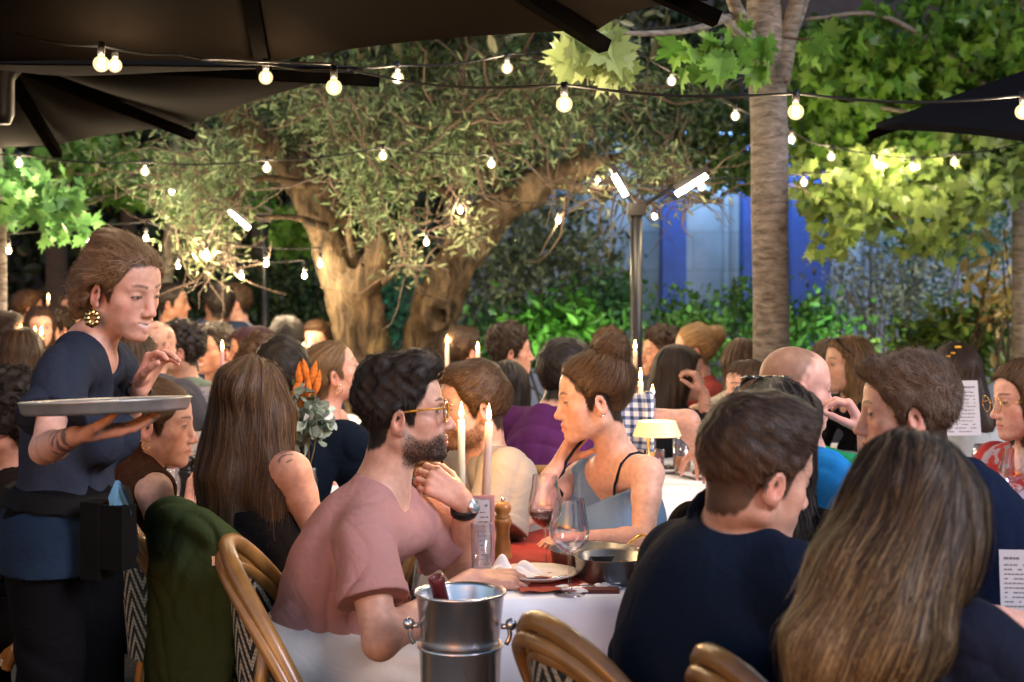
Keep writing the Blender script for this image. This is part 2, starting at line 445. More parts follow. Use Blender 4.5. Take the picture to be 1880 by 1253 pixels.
class Fr: pass
def frame(H, yaw, by=None, sex='m', J=None, sc=1.0, stand=False, seat=.56, neck=None):
    """joints of a figure from its head and the way its chest faces; J overrides any of them"""
    by = yaw if by is None else by; b = R(by); f = Fr(); f.sex = sex; f.sc = sc
    fw, lt = A(math.cos(b), math.sin(b), 0), A(-math.sin(b), math.cos(b), 0)
    J = dict(J or {})
    f.H = np.asarray(H, float); f.N = J.get('N', f.H - fw * .03 - A(0, 0, .17 * sc))
    if 'Pv' in J: f.Pv = J['Pv']
    else:
        pz = .98 if stand else seat; dz = f.N[2] - pz; hz = math.sqrt(max(.50 ** 2 - dz ** 2, 0)); hz = min(hz, .3)
        f.Pv = A(*(f.N - fw * hz)[:2], pz)
    w = (.185 if sex == 'm' else .160) * sc
    f.S = {k: J.get('S' + k, f.N + lt * (w if k == 'L' else -w) - A(0, 0, .045)) for k in 'LR'}
    f.E = {}; f.W = {}
    for k in 'LR':
        sg = 1 if k == 'L' else -1
        f.E[k] = J.get('E' + k, f.S[k] + lt * sg * .05 + fw * .10 - A(0, 0, .25))
        f.W[k] = J.get('W' + k, f.E[k] + fw * .21 - lt * sg * .09 + A(0, 0, .03))
    f.K = {}; f.An = {}; f.Hp = {}
    for k in 'LR':
        sg = 1 if k == 'L' else -1
        f.Hp[k] = f.Pv + lt * sg * .09 - A(0, 0, .03 if stand else .02)
        f.K[k] = J.get('K' + k, (f.Hp[k] - A(0, 0, .43) + fw * .02) if stand else (f.Hp[k] + fw * .42 + lt * sg * .05 - A(0, 0, .02)))
        f.An[k] = J.get('A' + k, A(*f.K[k][:2], .09) - fw * .03)
    f.up = unit(f.N - f.Pv); l = f.S['L'] - f.S['R']; f.lt = unit(l - f.up * (l @ f.up)); f.fw = np.cross(f.lt, f.up)
    f.hfw = fw; f.M = np.array([f.lt, f.fw, f.up])
    return f
def torso(s, f, t=0.0, hunch=.02, bust=None, belly=0):
    m = f.sex == 'm'; g = f.sc; L = np.linalg.norm(f.N - f.Pv)
    T = lambda x, y, z: f.N + f.lt * x + f.fw * y + f.up * z
    ch = A(.158, .108, .185) if m else A(.132, .095, .165); ab = A(.148, .108, .15) if m else A(.118, .092, .14); pv = A(.168, .125, .125) if m else A(.165, .122, .12)
    sl_ = f.__dict__.get('slim', 1.0); ch, ab, pv = ch * A(sl_, sl_, 1), ab * A(sl_, sl_, 1), pv * A(sl_, sl_, 1)
    s.ell(T(0, -hunch, -.19), ch * g + t, f.M, k=.04)
    s.ell(f.Pv + f.up * L * .36 - f.fw * hunch * .6, ab * g + t, f.M, k=.06)
    if belly: s.ell(f.Pv + f.up * L * .33 + f.fw * .03, A(.13, .10 + belly, .14) * g + t, f.M, k=.06)
    s.ell(f.Pv, pv * g + t, f.M, k=.06)
    r = (.056 if m else .046) * g + t
    r *= (1 + sl_) / 2; s.cap(f.S['L'] - f.lt * .015, f.S['R'] + f.lt * .015, r, r, .05)
    for k in 'LR':
        s.cap(T(0, -.014, .004), f.S[k] * .70 + T(0, -.02, -.02) * .30, .038 * g + t, .040 * g + t, .035)
    b = (0 if m else .052) if bust is None else bust
    if b:
        for x in (-1, 1): s.ell(T(x * .068 * g, .075 * g, -.205), (b + t, b + t * .8, b * 1.1 + t), f.M, k=.03)
def arm(s, f, k, t=0.0):
    m = 1.0 if f.sex == 'm' else .84; m *= f.sc * f.__dict__.get('arm', 1.0)
    S, E, W = f.S[k], f.E[k], f.W[k]
    s.cap(S, S + (E - S) * .35, .055 * m + t, .050 * m + t, .03)
    s.cap(S + (E - S) * .35, E, .050 * m + t, .039 * m + t, .015)
    s.cap(E, E + (W - E) * .3, .038 * m + t, .041 * m + t, .02)
    s.cap(E + (W - E) * .3, W, .041 * m + t, .0265 * m + t, .015)
def folds(amp, freq, seed, ax=(0, 0, 1)):
    ax = np.asarray(ax, np.float32)
    def fn(p, d):
        ix = np.nonzero(np.abs(d) < .06)[0]; q = p[ix]
        w = wob(q, freq * .35, seed)
        r = np.sin((q @ ax) * freq * .6 + 3.2 * w + 2.6 * wob(q, freq * .2, seed + 1)); r2 = np.sin((q @ ax[[1, 2, 0]]) * freq * .8 + 4 * wob(q, freq * .25, seed + 5))
        m = np.clip(.5 + 1.1 * wob(q, freq * .22, seed + 7), 0, 1)
        d[ix] += (amp * (m * (1.0 - 1.9 * np.abs(r) ** .6) * .8 + (1 - m) * .5 * (1 - 1.8 * np.abs(r2) ** .7) + .45 * wob(q, freq * .5, seed + 2))).astype(np.float32)
        return d
    return fn
_CL = {}
def cloth(name, c, rough=.85, var=.12, weave=.25, sheen=.0, c2=None, vscale=3):
    if name not in _CL:
        m = mat(name, c, rough, spec=.04, var=var, vscale=vscale, bump=weave, bscale=900, sheen=sheen, c2=c2, bdist=.0012); _CL[name] = m
        n, l = m.node_tree.nodes, m.node_tree.links; b0 = n['Bump']; nz = n.new('ShaderNodeTexNoise'); nz.inputs['Scale'].default_value = 11; nz.inputs['Detail'].default_value = 3; nz.inputs['Distortion'].default_value = 1.6
        l.new(n['Texture Coordinate'].outputs['Object'], nz.inputs['Vector']); b1 = n.new('ShaderNodeBump'); b1.inputs['Strength'].default_value = .55; b1.inputs['Distance'].default_value = .012
        l.new(nz.outputs['Fac'], b1.inputs['Height']); l.new(b1.outputs[0], b0.inputs['Normal'])
    return _CL[name]

def person(label, H, yaw, pitch=0, roll=0, hs=1.0, by=None, sex='f', J=None, h=.005, skin=SKIN_A, face=None, hcol=None, hair=None,
           top=None, trousers=None, hands=None, stand=False, seat=.56, group=None, extra=None, sc=1.0, hunch=.02, bust=None, belly=0, armk=1.0, slim=1.0, neckr=None, tone=None):
    f = frame(H, yaw, by, sex, J, sc, stand, seat); f.arm = armk; f.slim = slim
    base = A(f.Pv[0], f.Pv[1], 0)
    t = thing('person', label, 'person', base, group)
    M = head_axes(yaw, pitch, roll); f.hM = M; f.hs = hs; f.t = t
    s = SDF(); o = dict(face or {})
    hk = {k: o[k] for k in ('nose', 'jaw', 'chin', 'mouth', 'cheek', 'smile') if k in o}
    s.merge(head_sdf(sex, **hk), M, f.H, hs)
    nr = neckr or (.056 if sex == 'm' else .047)
    hb = f.H + hs * (A(0, -.025, -.055) @ M)
    s.cap(hb, f.N + f.up * .0, nr * .98, nr * 1.08, .03)
    torso(s, f, 0, hunch, bust, belly)
    for k in 'LR':
        arm(s, f, k)
        hd = (hands or {}).get(k)
        fa = unit(f.W[k] - f.E[k])
        if hd is None: hd = dict(d=fa, n=A(0, 0, -1) + .01 * f.fw)
        if hd != 'none':
            kw = {q: v for q, v in hd.items() if q not in ('d', 'n')}
            f.__dict__['tips' + k] = hand(s, f.W[k] + unit(hd['d']) * .006, np.asarray(hd['d'], float), np.asarray(hd['n'], float), 1 if k == 'L' else -1, sc=kw.pop('sc', 1.0 if sex == 'm' else .92), **kw)
    if hair and hair.get('scalp', True) and hcol is not None: o.setdefault('scalp', np.asarray(hcol[0]) * .9)
    if hcol is not None: o.setdefault('brow', np.asarray(hcol[0]) * .8)
    def colf(V):
        L = ((V - f.H) / hs) @ M.T
        c = np.tile(skin, (len(V), 1)); ix = np.nonzero((np.linalg.norm(L, axis=1) < .17) & (L[:, 2] > -.135))[0]
        hc = head_col(L[ix], np.asarray(skin), o); w = np.clip((L[ix, 2] + .135) / .02, 0, 1)[:, None]; c[ix] = hc * w + c[ix] * (1 - w)
        for k in 'LR':
            dd = np.linalg.norm(V - f.W[k], axis=1); w = np.clip(1 - (dd - .12) / .06, 0, 1)[:, None] * .5; c = c * (1 - w) + skin * A(1.05, .86, .84) * w
            dd = np.linalg.norm(V - f.E[k], axis=1); w = np.clip(1 - dd / .06, 0, 1)[:, None] * .4; c = c * (1 - w) + skin * A(1.0, .84, .82) * w
        if tone: c = tone(V, c, f)
        return c
    sdf_obj('body', s, h, M_SKIN, t, colf, cut=lambda V: V[:, 2] > f.Pv[2] - .2)
    f.body = s
    if top: garment(f, top, h, hunch, bust, belly, nr)
    if trousers is not None: legwear(f, trousers, stand, max(h * 1.6, .010))
    if hair: hair_obj(f, hair, hcol, h)
    if extra: extra(f, t)
    return f

def garment(f, top, h, hunch, bust, belly, nr):
    c = SDF(); tk = top.get('t', .010); kind = top['kind']
    torso(c, f, tk, hunch, bust, belly)
    if top.get('drape'):      # loose cloth hanging from the chest to the lap
        c.cap(f.N - f.up * .2 + f.fw * .03, f.Pv + f.up * .05 + f.fw * .03, .13 * f.sc + tk, .15 * f.sc + tk, .06)
    fr = top.get('sleeve', {'tee': .58, 'long': 1.0, 'polo': .6}.get(kind, 0)); m = (1.0 if f.sex == 'm' else .84) * f.sc * f.arm
    if fr:
        for k in 'LR':
            S, E, W = f.S[k], f.E[k], f.W[k]; d = unit(E - S)
            if fr < .99:
                q = S + (E - S) * fr; c.con(S + d * .0, q, .058 * m + tk, .058 * m + tk * 1.5 + top.get('flare', .004), .025); c.con(q - d * .022, q + d * .001, .058 * m + tk * 1.5 + top.get('flare', .004) + .0012, .058 * m + tk * 1.5 + top.get('flare', .004) + .0030, .002)
                c.cap(S, S + d * .04, .056 * m + tk, .056 * m + tk, .02)
            else:
                c.cap(S, E, .056 * m + tk, .047 * m + tk, .03); q = E + (W - E) * top.get('cuff', .93); c.con(E, q, .046 * m + tk, .034 * m + tk, .02)
                c.cap(E, E + unit(W - E) * .01, .047 * m + tk, .047 * m + tk, .02)
    nk = top.get('neck', 'crew'); up, fw = f.up, f.fw
    hb = f.H + f.hs * (A(0, -.025, -.055) @ f.hM); nd = unit(hb - f.N)
    if nk == 'crew': c.cap(f.N + nd * .03, f.N + nd * .22, nr * 1.08 + .006, nr * 1.5, .006, -1); c.cap(f.N + fw * .06 + up * .035, f.N + fw * .09 + up * .13, .034, .065, .008, -1)
    elif nk == 'wide': c.cap(f.N + nd * .02, f.N + nd * .22, nr * 1.08 + .02, nr * 1.8, .006, -1); c.cap(f.N + fw * .07 + up * .0, f.N + fw * .12 + up * .12, .055, .09, .008, -1)
    elif nk == 'v':
        c.cap(f.N + nd * .03, f.N + nd * .22, nr * 1.08 + .008, nr * 1.5, .006, -1)
        c.cap(f.N + fw * .13 - up * .13, f.N + fw * .09 + up * .03, .012, .055, .004, -1)
    elif nk == 'high': c.cap(hb, f.N, nr * 1.02 + tk, nr * 1.12 + tk, .02); c.cap(hb + nd * (-.005), hb + nd * .15, nr * 1.15, nr * 1.6, .006, -1)
    amp = top.get('fold', .006)
    if amp: c.post.append(folds(amp, top.get('freq', 42), top.get('seed', 3), unit(up * .6 + f.lt * .5 + fw * .3)))
    def loc(p): return (p - f.N.astype(np.float32)) @ f.M.T.astype(np.float32)
    if top.get('line'):        # upper edge of a strappy or sleeveless top, in the chest's own axes
        ln = top['line']
        c.post.append(lambda p, d: np.maximum(d, ln(*loc(p).T).astype(np.float32)))
    hem = top.get('hem', -.04)
    c.post.append(lambda p, d: np.maximum(d, -((p - f.Pv.astype(np.float32)) @ up.astype(np.float32)) + hem))
    if kind in ('tank', 'strap') and top.get('armhole', True):
        ar = top.get('ar', .075)
        for k in 'LR':
            sg = 1 if k == 'L' else -1
            a = f.S[k] + f.lt * sg * .045; b = a - f.up * .10 + f.lt * sg * .03
            q = SDF().cap(a + f.up * .06, b, ar, ar * .85)
            c.post.append(lambda p, d, q=q: np.maximum(d, -q.ev(p)))
    o = sdf_obj(top.get('name', 'shirt'), c, h * top.get('hk', 1.1), top['m'], f.t, top.get('col'))
    f.top = c
    return o

def legwear(f, tr, stand, h):
    s = SDF(); g = f.sc
    s.ell(f.Pv, A(.178, .135, .13) * g, f.M, k=.05)
    if tr.get('skirt') and not stand: pass
    for k in 'LR':
        s.cap(f.Hp[k], f.K[k], .092 * g, .068 * g, .05); s.con(f.K[k], f.An[k], .066 * g, .055 * g, .03); s.cap(f.K[k], f.K[k] - A(0, 0, .01), .068 * g, .066 * g, .02)
    s.post.append(folds(tr.get('fold', .006), 38, 11, unit(f.hfw + A(0, 0, .6))))
    o = sdf_obj('trousers', s, h, tr['m'], f.t)
    q = SDF()
    for k in 'LR':
        q = SDF(); a = A(*f.An[k][:2], .045); q.cap(a - f.hfw * .04, a + f.hfw * .16 - A(0, 0, .01), .042, .034, .02); q.cap(a, A(*f.An[k][:2], .11), .04, .042, .03)
        q.post.append(lambda p, d: np.maximum(d, .004 - p[:, 2]))
        sdf_obj('shoe', q, .012, M_SHOE, f.t)

# ------------------------------------------------------------------ hair: a mass that follows the skull, combed over with strands
def hair_obj(f, st, cols, h):
    M, H, sc = f.hM, f.H, f.hs
    dark, light = np.asarray(cols[0], float), np.asarray(cols[1], float)
    loc = lambda p: ((p - H) / sc) @ M.T
    s = SDF()
    lp = SDF(); t = st.get('t', .008)
    lp.ell((0, -.018, .032), A(.0745, .092, .084) + t); lp.ell((0, .034, .036), A(.060, .050, .060) + t * .8, k=.03)
    for q in st.get('prims', []): lp.p.append(q) if isinstance(q, tuple) else None
    for q in st.get('ell', []): lp.ell(*q[:2], k=q[2] if len(q) > 2 else .02)
    for q in st.get('cap', []): lp.cap(*q[:4], k=q[4] if len(q) > 4 else .02)
    ln = np.array(st.get('line', HAIRLINE)); Mf = M.T.astype(np.float32)
    s.merge(lp, M, H, sc)
    kz, kx = st.get('temple', .0), st.get('fringe', 0)
    ncap = len(s.p)
    def cut(p, d):
        L = ((p - H.astype(np.float32)) / sc) @ Mf
        ax = np.abs(L[:, 0])
        hl = np.interp(L[:, 1], ln[:, 0], ln[:, 1]) + kz * np.clip((ax - .03) / .03, 0, 1) * (L[:, 1] > .03)
        ear = st.get('earr', .027) - np.sqrt((L[:, 1] + .008) ** 2 * 1.2 + (L[:, 2] + .012) ** 2 * .75 + (np.clip(.062 - ax, 0, 1) * 3) ** 2) if st.get('ear', True) else -1
        if ln[0][1] > -.2: d = d + np.clip(t * .9, 0, .009) * sc * np.clip(1 - (L[:, 2] - hl) / .034, 0, 1) ** 2 * (L[:, 1] > -.02)
        if st.get('fade'): d = d + np.clip((.062 - L[:, 2]) / .085, 0, 1) * (t + st['fade']) * sc * (L[:, 1] < .055)
        return np.maximum(np.maximum(d, (hl - L[:, 2]) * .8 * sc), np.asarray(ear, np.float32) * sc).astype(np.float32)
    s.post.append(cut)
    if st.get('world'):       # long hair: locks falling outside the skull, joined after the hairline cut
        w = SDF()
        for a, b, ra, rb in st['world']: w.cap(a, b, ra, rb, .03)
        s0 = s; s = SDF(); s.p = [q for q in w.p]; 
        lo0, hi0 = s0.bounds(); lo1, hi1 = w.bounds(); bl, bh = np.minimum(lo0, lo1), np.maximum(hi0, hi1)
        s.bounds = lambda: (bl, bh)
        kk = .025
        def join(p, d):
            e = s0.ev(p); hh = np.clip(.5 + .5 * (e - d) / kk, 0, 1); return (e * (1 - hh) + d * hh - kk * hh * (1 - hh)).astype(np.float32)
        s.post.append(join)
        if st.get('nobody') is not None:
            s.post.append(lambda p, d: np.maximum(d, -f.body.ev(p, .05) - st['nobody']))
    amp = st.get('amp', .003); fq = st.get('freq', 140); fl = st.get('flow', 'back')
    ctr = A(*st.get('to', (0, -.10, .05)))
    def flow(p):
        L = loc(p)
        if fl == 'down':
            crown = A(*st.get('part', (0, -.02, .12))); g = (L - crown); g[:, 2] *= .35; g /= np.linalg.norm(g, axis=1)[:, None] + 1e-6
            w = np.clip((.10 - L[:, 2]) / .10, 0, 1)[:, None]; v = (g * (1 - w)) @ M + w * A(*st.get('fall', (0, 0, -1)))
            return v
        if fl == 'to':
            return (ctr - L) @ M
        if fl == 'short':
            c = A(0, -.05, .11); g = L - c; g[:, 2] = -np.abs(L[:, 2] - .13) * .5; g = g + A(0, .05, 0)
            return (g / (np.linalg.norm(g, axis=1)[:, None] + 1e-6)) @ M
        if fl == 'quiff':
            w = np.clip((L[:, 2] - .035) / .03, 0, 1)[:, None]
            v = w * A(st.get('sweep', .25), .35, .55) + (1 - w) * A(0, -.35, -.8); return v @ M
        if fl == 'curl':
            return np.stack([wob(L, 90, 31), wob(L, 90, 32), wob(L, 90, 33)], 1) @ M
        return np.tile(A(0, -1, -.15), (len(p), 1)) @ M
    g0 = np.random.default_rng(int(abs(H[0] * 977 + H[1] * 131)) + 5)
    gw = g0.normal(size=3)
    def grain(p, d):
        ix = np.nonzero(np.abs(d) < .05)[0]; q = p[ix]
        if fl in ('curl', 'short', 'quiff'): d[ix] += (amp * 1.6 * wob(q, fq, 41) + amp * wob(q, fq * 1.9, 42)).astype(np.float32)
        else:
            # locks: ridges that run along the combing direction
            v = flow(q.astype(float)); v /= np.linalg.norm(v, axis=1)[:, None] + 1e-6
            a = unit(np.cross(unit(M[2] + gw * .2), unit(M[1] * .7 + gw * .3))); b = unit(np.cross(a, M[2] + .1))
            Lq = loc(q)
            if fl == 'to':
                w0 = unit(ctr - A(0, 0, .03)); e1 = unit(np.cross(w0, A(1, .1, .2))); e2 = np.cross(w0, e1); u = np.arctan2((Lq - ctr) @ e1, (Lq - ctr) @ e2) * .10
            else: u = np.arctan2(Lq[:, 0], Lq[:, 1]) * .11
            d[ix] += (amp * .7 * np.sin(u * fq * 1.7 + 4 * wob(q, 22, 44)) * (.5 + .5 * wob(q, 40, 45)) + amp * wob(q, fq * .45, 43)).astype(np.float32)
        return d
    def lump(p, d):
        ix = np.nonzero(np.abs(d) < .05)[0]; d[ix] += (st.get('lump', .0035) * (wob(p[ix], 42, 46) + .5 * wob(p[ix], 85, 47))).astype(np.float32); return d
    if st.get('n', 1): s.post.append(lump)
    s.post.append(grain)
    JOBS.append(lambda: hair_mesh())
    f.hair = s
    def hair_mesh():
     V, Q = polygonize(s, max(h * .9, .0035))
     n0 = len(V)
     tone = .5 + .5 * wob(V, 120, 51); tone = tone * .5 + .25
     if st.get('streak'): pass
     def colr(p, t):
         k = np.clip(t, 0, 1)[:, None] ** 1.2; return dark * (1 - k) + light * k
     sf = st.get('colf')
     C = colr(V, tone * .4) if sf is None else sf(loc(V), V, tone)
     ns, L0, seg, wd, lift = int(st.get('n', 2500) * 1.6), st.get('len', .05), st.get('seg', 7), st.get('w', .0016) * .72, st.get('lift', .006)
     if ns and len(Q):
         # seeds spread over the mass
         tri = Q; a = np.linalg.norm(np.cross(V[tri[:, 1]] - V[tri[:, 0]], V[tri[:, 3]] - V[tri[:, 0]]), axis=1)
         pick = g0.choice(len(tri), ns, p=a / a.sum()); u, v = g0.random((2, ns, 1))
         p = (V[tri[pick, 0]] * (1 - u) + V[tri[pick, 1]] * u) * (1 - v) + (V[tri[pick, 3]] * (1 - u) + V[tri[pick, 2]] * u) * v
         lens = L0 * g0.uniform(.5, 1.25, ns); jit = g0.normal(size=(ns, 3)) * st.get('jit', .22); wild = (g0.random(ns) < st.get('wild', .045))[:, None]
         rows = []; wid = []
         up = g0.random(ns)[:, None]
         for k in range(seg + 1):
             d0, gr = s.grad(p.astype(np.float32))
             off = (.0012 + lift * up * (k / seg) ** 1.5 + wild * .013 * (k / seg) ** 1.5)[:, 0]
             p = p - gr * np.clip(d0 - off, -.02, .02)[:, None]
             v = flow(p); v /= np.linalg.norm(v, axis=1)[:, None] + 1e-6
             v = v + jit + .25 * g0.normal(size=(ns, 3)) * st.get('jit', .22)
             v -= gr * (v * gr).sum(1)[:, None] * (1 - st.get('stand', 0)); v = v + gr * st.get('out', 0); v /= np.linalg.norm(v, axis=1)[:, None] + 1e-6
             sd = np.cross(v, gr); sd /= np.linalg.norm(sd, axis=1)[:, None] + 1e-6
             taper = wd * (.35 + .65 * math.sin(math.pi * min(.5 + .5 * k / seg, .985))) 
             rows.append(np.stack([p - sd * taper / 2, p + sd * taper / 2], 1)); wid.append(taper)
             p = p + v * (lens / seg)[:, None]
         Rw = np.stack(rows, 1)                                   # ns, seg+1, 2, 3
         idx = n0 + (np.arange(ns)[:, None, None] * (seg + 1) + np.arange(seg + 1)[None, :, None]) * 2 + np.arange(2)
         q = np.stack([idx[:, :-1, 0], idx[:, :-1, 1], idx[:, 1:, 1], idx[:, 1:, 0]], -1).reshape(-1, 4)
         tn = np.repeat(g0.beta(1.6, 2.2, ns), (seg + 1) * 2)
         Vs = Rw.reshape(-1, 3); Cs = colr(Vs, tn) if sf is None else sf(loc(Vs), Vs, tn)
         V = np.concatenate([V, Vs]); Q = np.concatenate([Q, q]); C = np.concatenate([C, Cs])
     return (st.get('name', 'hair'), V, Q, M_HAIR, f.t, C)
M_SHOE = mat('shoe_leather', (.02, .02, .022), .5)

def fuzz(f, name, mask, n, ln, w, dirl, cols, box, stand=.5, seed=1, seg=3):
    """short strands rooted on the skin wherever mask(local head point) allows: beard, brows, stubble"""
    def job():
        g = np.random.default_rng(seed); lo, hi = np.array(box[0]), np.array(box[1])
        L = lo + (hi - lo) * g.random((n * 6, 3)); p = f.H + f.hs * (L @ f.hM)
        for _ in range(3):
            d, gr = f.body.grad(p.astype(np.float32), .001); p = p - gr * np.clip(d, -.03, .03)[:, None]
        L = ((p - f.H) / f.hs) @ f.hM.T; ok = (g.random(len(L)) < mask(L)) & (np.abs(d) < .02); ix = np.nonzero(ok)[0][:n]
        p, gr, L = p[ix], gr[ix], L[ix]; m = len(ix)
        v = (np.asarray(dirl(L)) @ f.hM); v = v / (np.linalg.norm(v, axis=1)[:, None] + 1e-6) + g.normal(size=(m, 3)) * .35
        v = v - gr * (v * gr).sum(1)[:, None]; v = v / (np.linalg.norm(v, axis=1)[:, None] + 1e-6) + gr * stand; v /= np.linalg.norm(v, axis=1)[:, None]
        sd = np.cross(v, gr + .3 * g.normal(size=(m, 3))); sd /= np.linalg.norm(sd, axis=1)[:, None] + 1e-6
        l = ln * g.uniform(.5, 1.2, m)[:, None]; rows = []
        for k in range(seg + 1):
            t = k / seg; q = p + v * l * t + gr * .0005 - gr * l * .25 * t * t; rows.append(np.stack([q - sd * w * (1 - .7 * t) / 2, q + sd * w * (1 - .7 * t) / 2], 1))
        Rw = np.stack(rows, 1); idx = (np.arange(m)[:, None, None] * (seg + 1) + np.arange(seg + 1)[None, :, None]) * 2 + np.arange(2)
        Q = np.stack([idx[:, :-1, 0], idx[:, :-1, 1], idx[:, 1:, 1], idx[:, 1:, 0]], -1).reshape(-1, 4)
        tn = np.repeat(g.random(m), (seg + 1) * 2)[:, None]; C = np.asarray(cols[0]) * (1 - tn) + np.asarray(cols[1]) * tn
        return (name, Rw.reshape(-1, 3), Q, M_HAIR, f.t, C)
    JOBS.append(job)
def beard_mask(L):
    x, y, z = L.T
    top = np.interp(y, [-.02, .0, .03, .055, .075, .12], [-.03, -.035, -.058, -.062, -.053, -.050])
    m = np.clip((top - z) / .012 + .2, 0, 1) * np.clip((y + .010) / .015, 0, 1) * np.clip((y * .35 + .108 + z + .02) / .02, 0, 1)
    return m * (1 - np.exp(-((np.abs(x) ** 2 + (y - .095) ** 2 + (z + .073) ** 2) / .0135 ** 2)))
# ------------------------------------------------------------------ ground, far building, trees, hedges
def noise_mat_ground():
    m, n, l, b = new_mat('dark_stone_paving'); setp(b, Roughness=.8)
    tc = n.new('ShaderNodeTexCoord'); br = n.new('ShaderNodeTexBrick'); br.inputs['Scale'].default_value = 2.2; br.inputs['Mortar Size'].default_value = .012
    br.inputs['Color1'].default_value = (.045, .042, .038, 1); br.inputs['Color2'].default_value = (.06, .055, .05, 1); br.inputs['Mortar'].default_value = (.02, .02, .018, 1)
    l.new(tc.outputs['Object'], br.inputs['Vector']); l.new(br.outputs['Color'], b.inputs['Base Color'])
    noise_bump(n, l, b, 40, .5, .01); return m
G = MB(); G.grid([[(x, y, 0) for x in np.linspace(-60, 60, 13)] for y in np.linspace(-30, 90, 13)])
tag(G.build('ground', noise_mat_ground(), smooth=False), 'dark stone paving of the terrace', kind='structure')

# far building: pale stone bays between painted columns, washed by blue floodlights
M_STONE, _n, _l, _b = new_mat('stone_blocks'); setp(_b, Roughness=.8)
_tc = _n.new('ShaderNodeTexCoord'); _mp = _n.new('ShaderNodeMapping'); _mp.inputs['Rotation'].default_value = (R(90), 0, 0); _l.new(_tc.outputs['Object'], _mp.inputs[0])
_br = _n.new('ShaderNodeTexBrick'); _br.inputs['Scale'].default_value = 1.0; _br.inputs['Brick Width'].default_value = .62; _br.inputs['Row Height'].default_value = .42; _br.inputs['Mortar Size'].default_value = .012
_br.inputs['Color1'].default_value = (.27, .29, .31, 1); _br.inputs['Color2'].default_value = (.20, .22, .24, 1); _br.inputs['Mortar'].default_value = (.17, .185, .20, 1); _l.new(_mp.outputs[0], _br.inputs['Vector'])
_nz = _n.new('ShaderNodeTexNoise'); _nz.inputs['Scale'].default_value = 1.3; _nz.inputs['Detail'].default_value = 6; _l.new(_tc.outputs['Object'], _nz.inputs['Vector']); _mr = _n.new('ShaderNodeMapRange'); _mr.inputs[1].default_value = .3; _mr.inputs[2].default_value = .7; _mr.inputs[3].default_value = .55; _mr.inputs[4].default_value = 1.2; _l.new(_nz.outputs['Fac'], _mr.inputs[0])
_vm = _n.new('ShaderNodeVectorMath'); _vm.operation = 'MULTIPLY'; _l.new(_br.outputs['Color'], _vm.inputs[0]); _l.new(_mr.outputs[0], _vm.inputs[1]); _l.new(_vm.outputs[0], _b.inputs['Base Color'])
M_BLUEC = mat('blue_painted_column', (.010, .035, .15), .5, var=.15)
M_DARKW = mat('dark_render', (.018, .02, .026), .85)
BY = 15.5
def bx(u, d=BY): return (u - CX) * d / F
b = thing('building', 'pale stone building with blue columns washed by blue light behind the shrubs', 'building', (2, BY, 0))
mb = MB(); mb.box((3.2, BY + .45, 1.6), (9.0, .5, 3.2)); mb.build('wall', M_STONE, b, smooth=False)
mb = MB(); mb.box((3.2, BY + .3, 3.55), (9.4, 1.5, .7)); mb.box((3.2, BY + 1.0, 6.5), (9.2, .8, 5.6)); mb.build('upper_storey', M_DARKW, b, smooth=False)
for u0, u1 in ((1214, 1258), (1362, 1388), (1449, 1521)):
    mb = MB(); mb.box(((bx(u0) + bx(u1)) / 2, BY + .05, 1.6), (bx(u1) - bx(u0), .32, 3.2)); mb.build('column', M_BLUEC, b, smooth=False)
for u in (1300, 1410, 1560, 1650):
    mb = MB()
    mb.box((bx(u) - .22, BY + .17, 1.6), (.05, .06, 3.1)); mb.box((bx(u) + .22, BY + .17, 1.6), (.05, .06, 3.1)); mb.box((bx(u), BY + .175, 2.5), (.4, .05, .05)); mb.build('pilaster', M_STONE, b, smooth=False)
b2 = thing('building', 'dark building with a dim blue window bay beyond the terrace at left', 'building', (-6, 16, 0))
mb = MB(); mb.box((-7.5, 16.5, 4.5), (13, .5, 9)); mb.build('wall', M_DARKW, b2, smooth=False)
mb = MB(); mb.box((bx(385, 16), 16.2, 1.6), (.9, .12, 2.6)); mb.box((bx(430, 16), 16.2, 1.6), (.06, .2, 2.6)); mb.build('window', mat('blue_glass', (.05, .09, .16), .3), b2, smooth=False)
def lamp(name, kind, loc, e, col, parent=None, r=.05, rot=None, spot=None, size=None):
    L = bpy.data.lights.new(name, kind); L.energy = e; L.color = col
    if kind in ('POINT', 'SPOT'): L.shadow_soft_size = r
    if spot: L.spot_size = R(spot); L.spot_blend = .6
    if kind == 'AREA': L.shape = 'RECTANGLE'; L.size, L.size_y = size
    o = bpy.data.objects.new(name, L); COL.objects.link(o); o.location = tuple(np.asarray(loc, float) - (root_loc(parent) if parent is not None else 0)); o.parent = parent
    if rot is not None: o.rotation_euler = Vector(tuple(rot)).to_track_quat('-Z', 'Y').to_euler()
    return o
M_BLACK = mat('black_metal', (.005, .005, .0055), .38, metal=.0, spec=.35, var=.2)
M_CHROME = mat('brushed_steel', (.74, .74, .76), .25, metal=.95, var=.08, vscale=30, stretch=(1, 1, .05))
def floodlight(label, loc, aim, e, col, spot=110, r=.06):
    t = thing('floodlight', label, 'floodlight', loc)
    d = unit(np.asarray(aim, float) - loc)
    mb = MB(); q = np.asarray(loc, float) + A(0, 0, .12); ax = np.array([unit(np.cross(d, A(0, 0, 1))), d, unit(np.cross(np.cross(d, A(0, 0, 1)), d))])
    mb.box(q, (.18, .06, .13), ax); mb.tube([np.asarray(loc, float), q - d * .02], .012); mb.build('housing', M_BLACK, t, smooth=False)
    mb = MB(); mb.box(q + d * .033, (.15, .006, .10), ax); mb.build('lens', emit('lens_glow_' + str(len(bpy.data.materials)), col, 3), t, smooth=False)
    lamp('beam', 'SPOT', q + d * .05, e, col, t, r, d, spot)
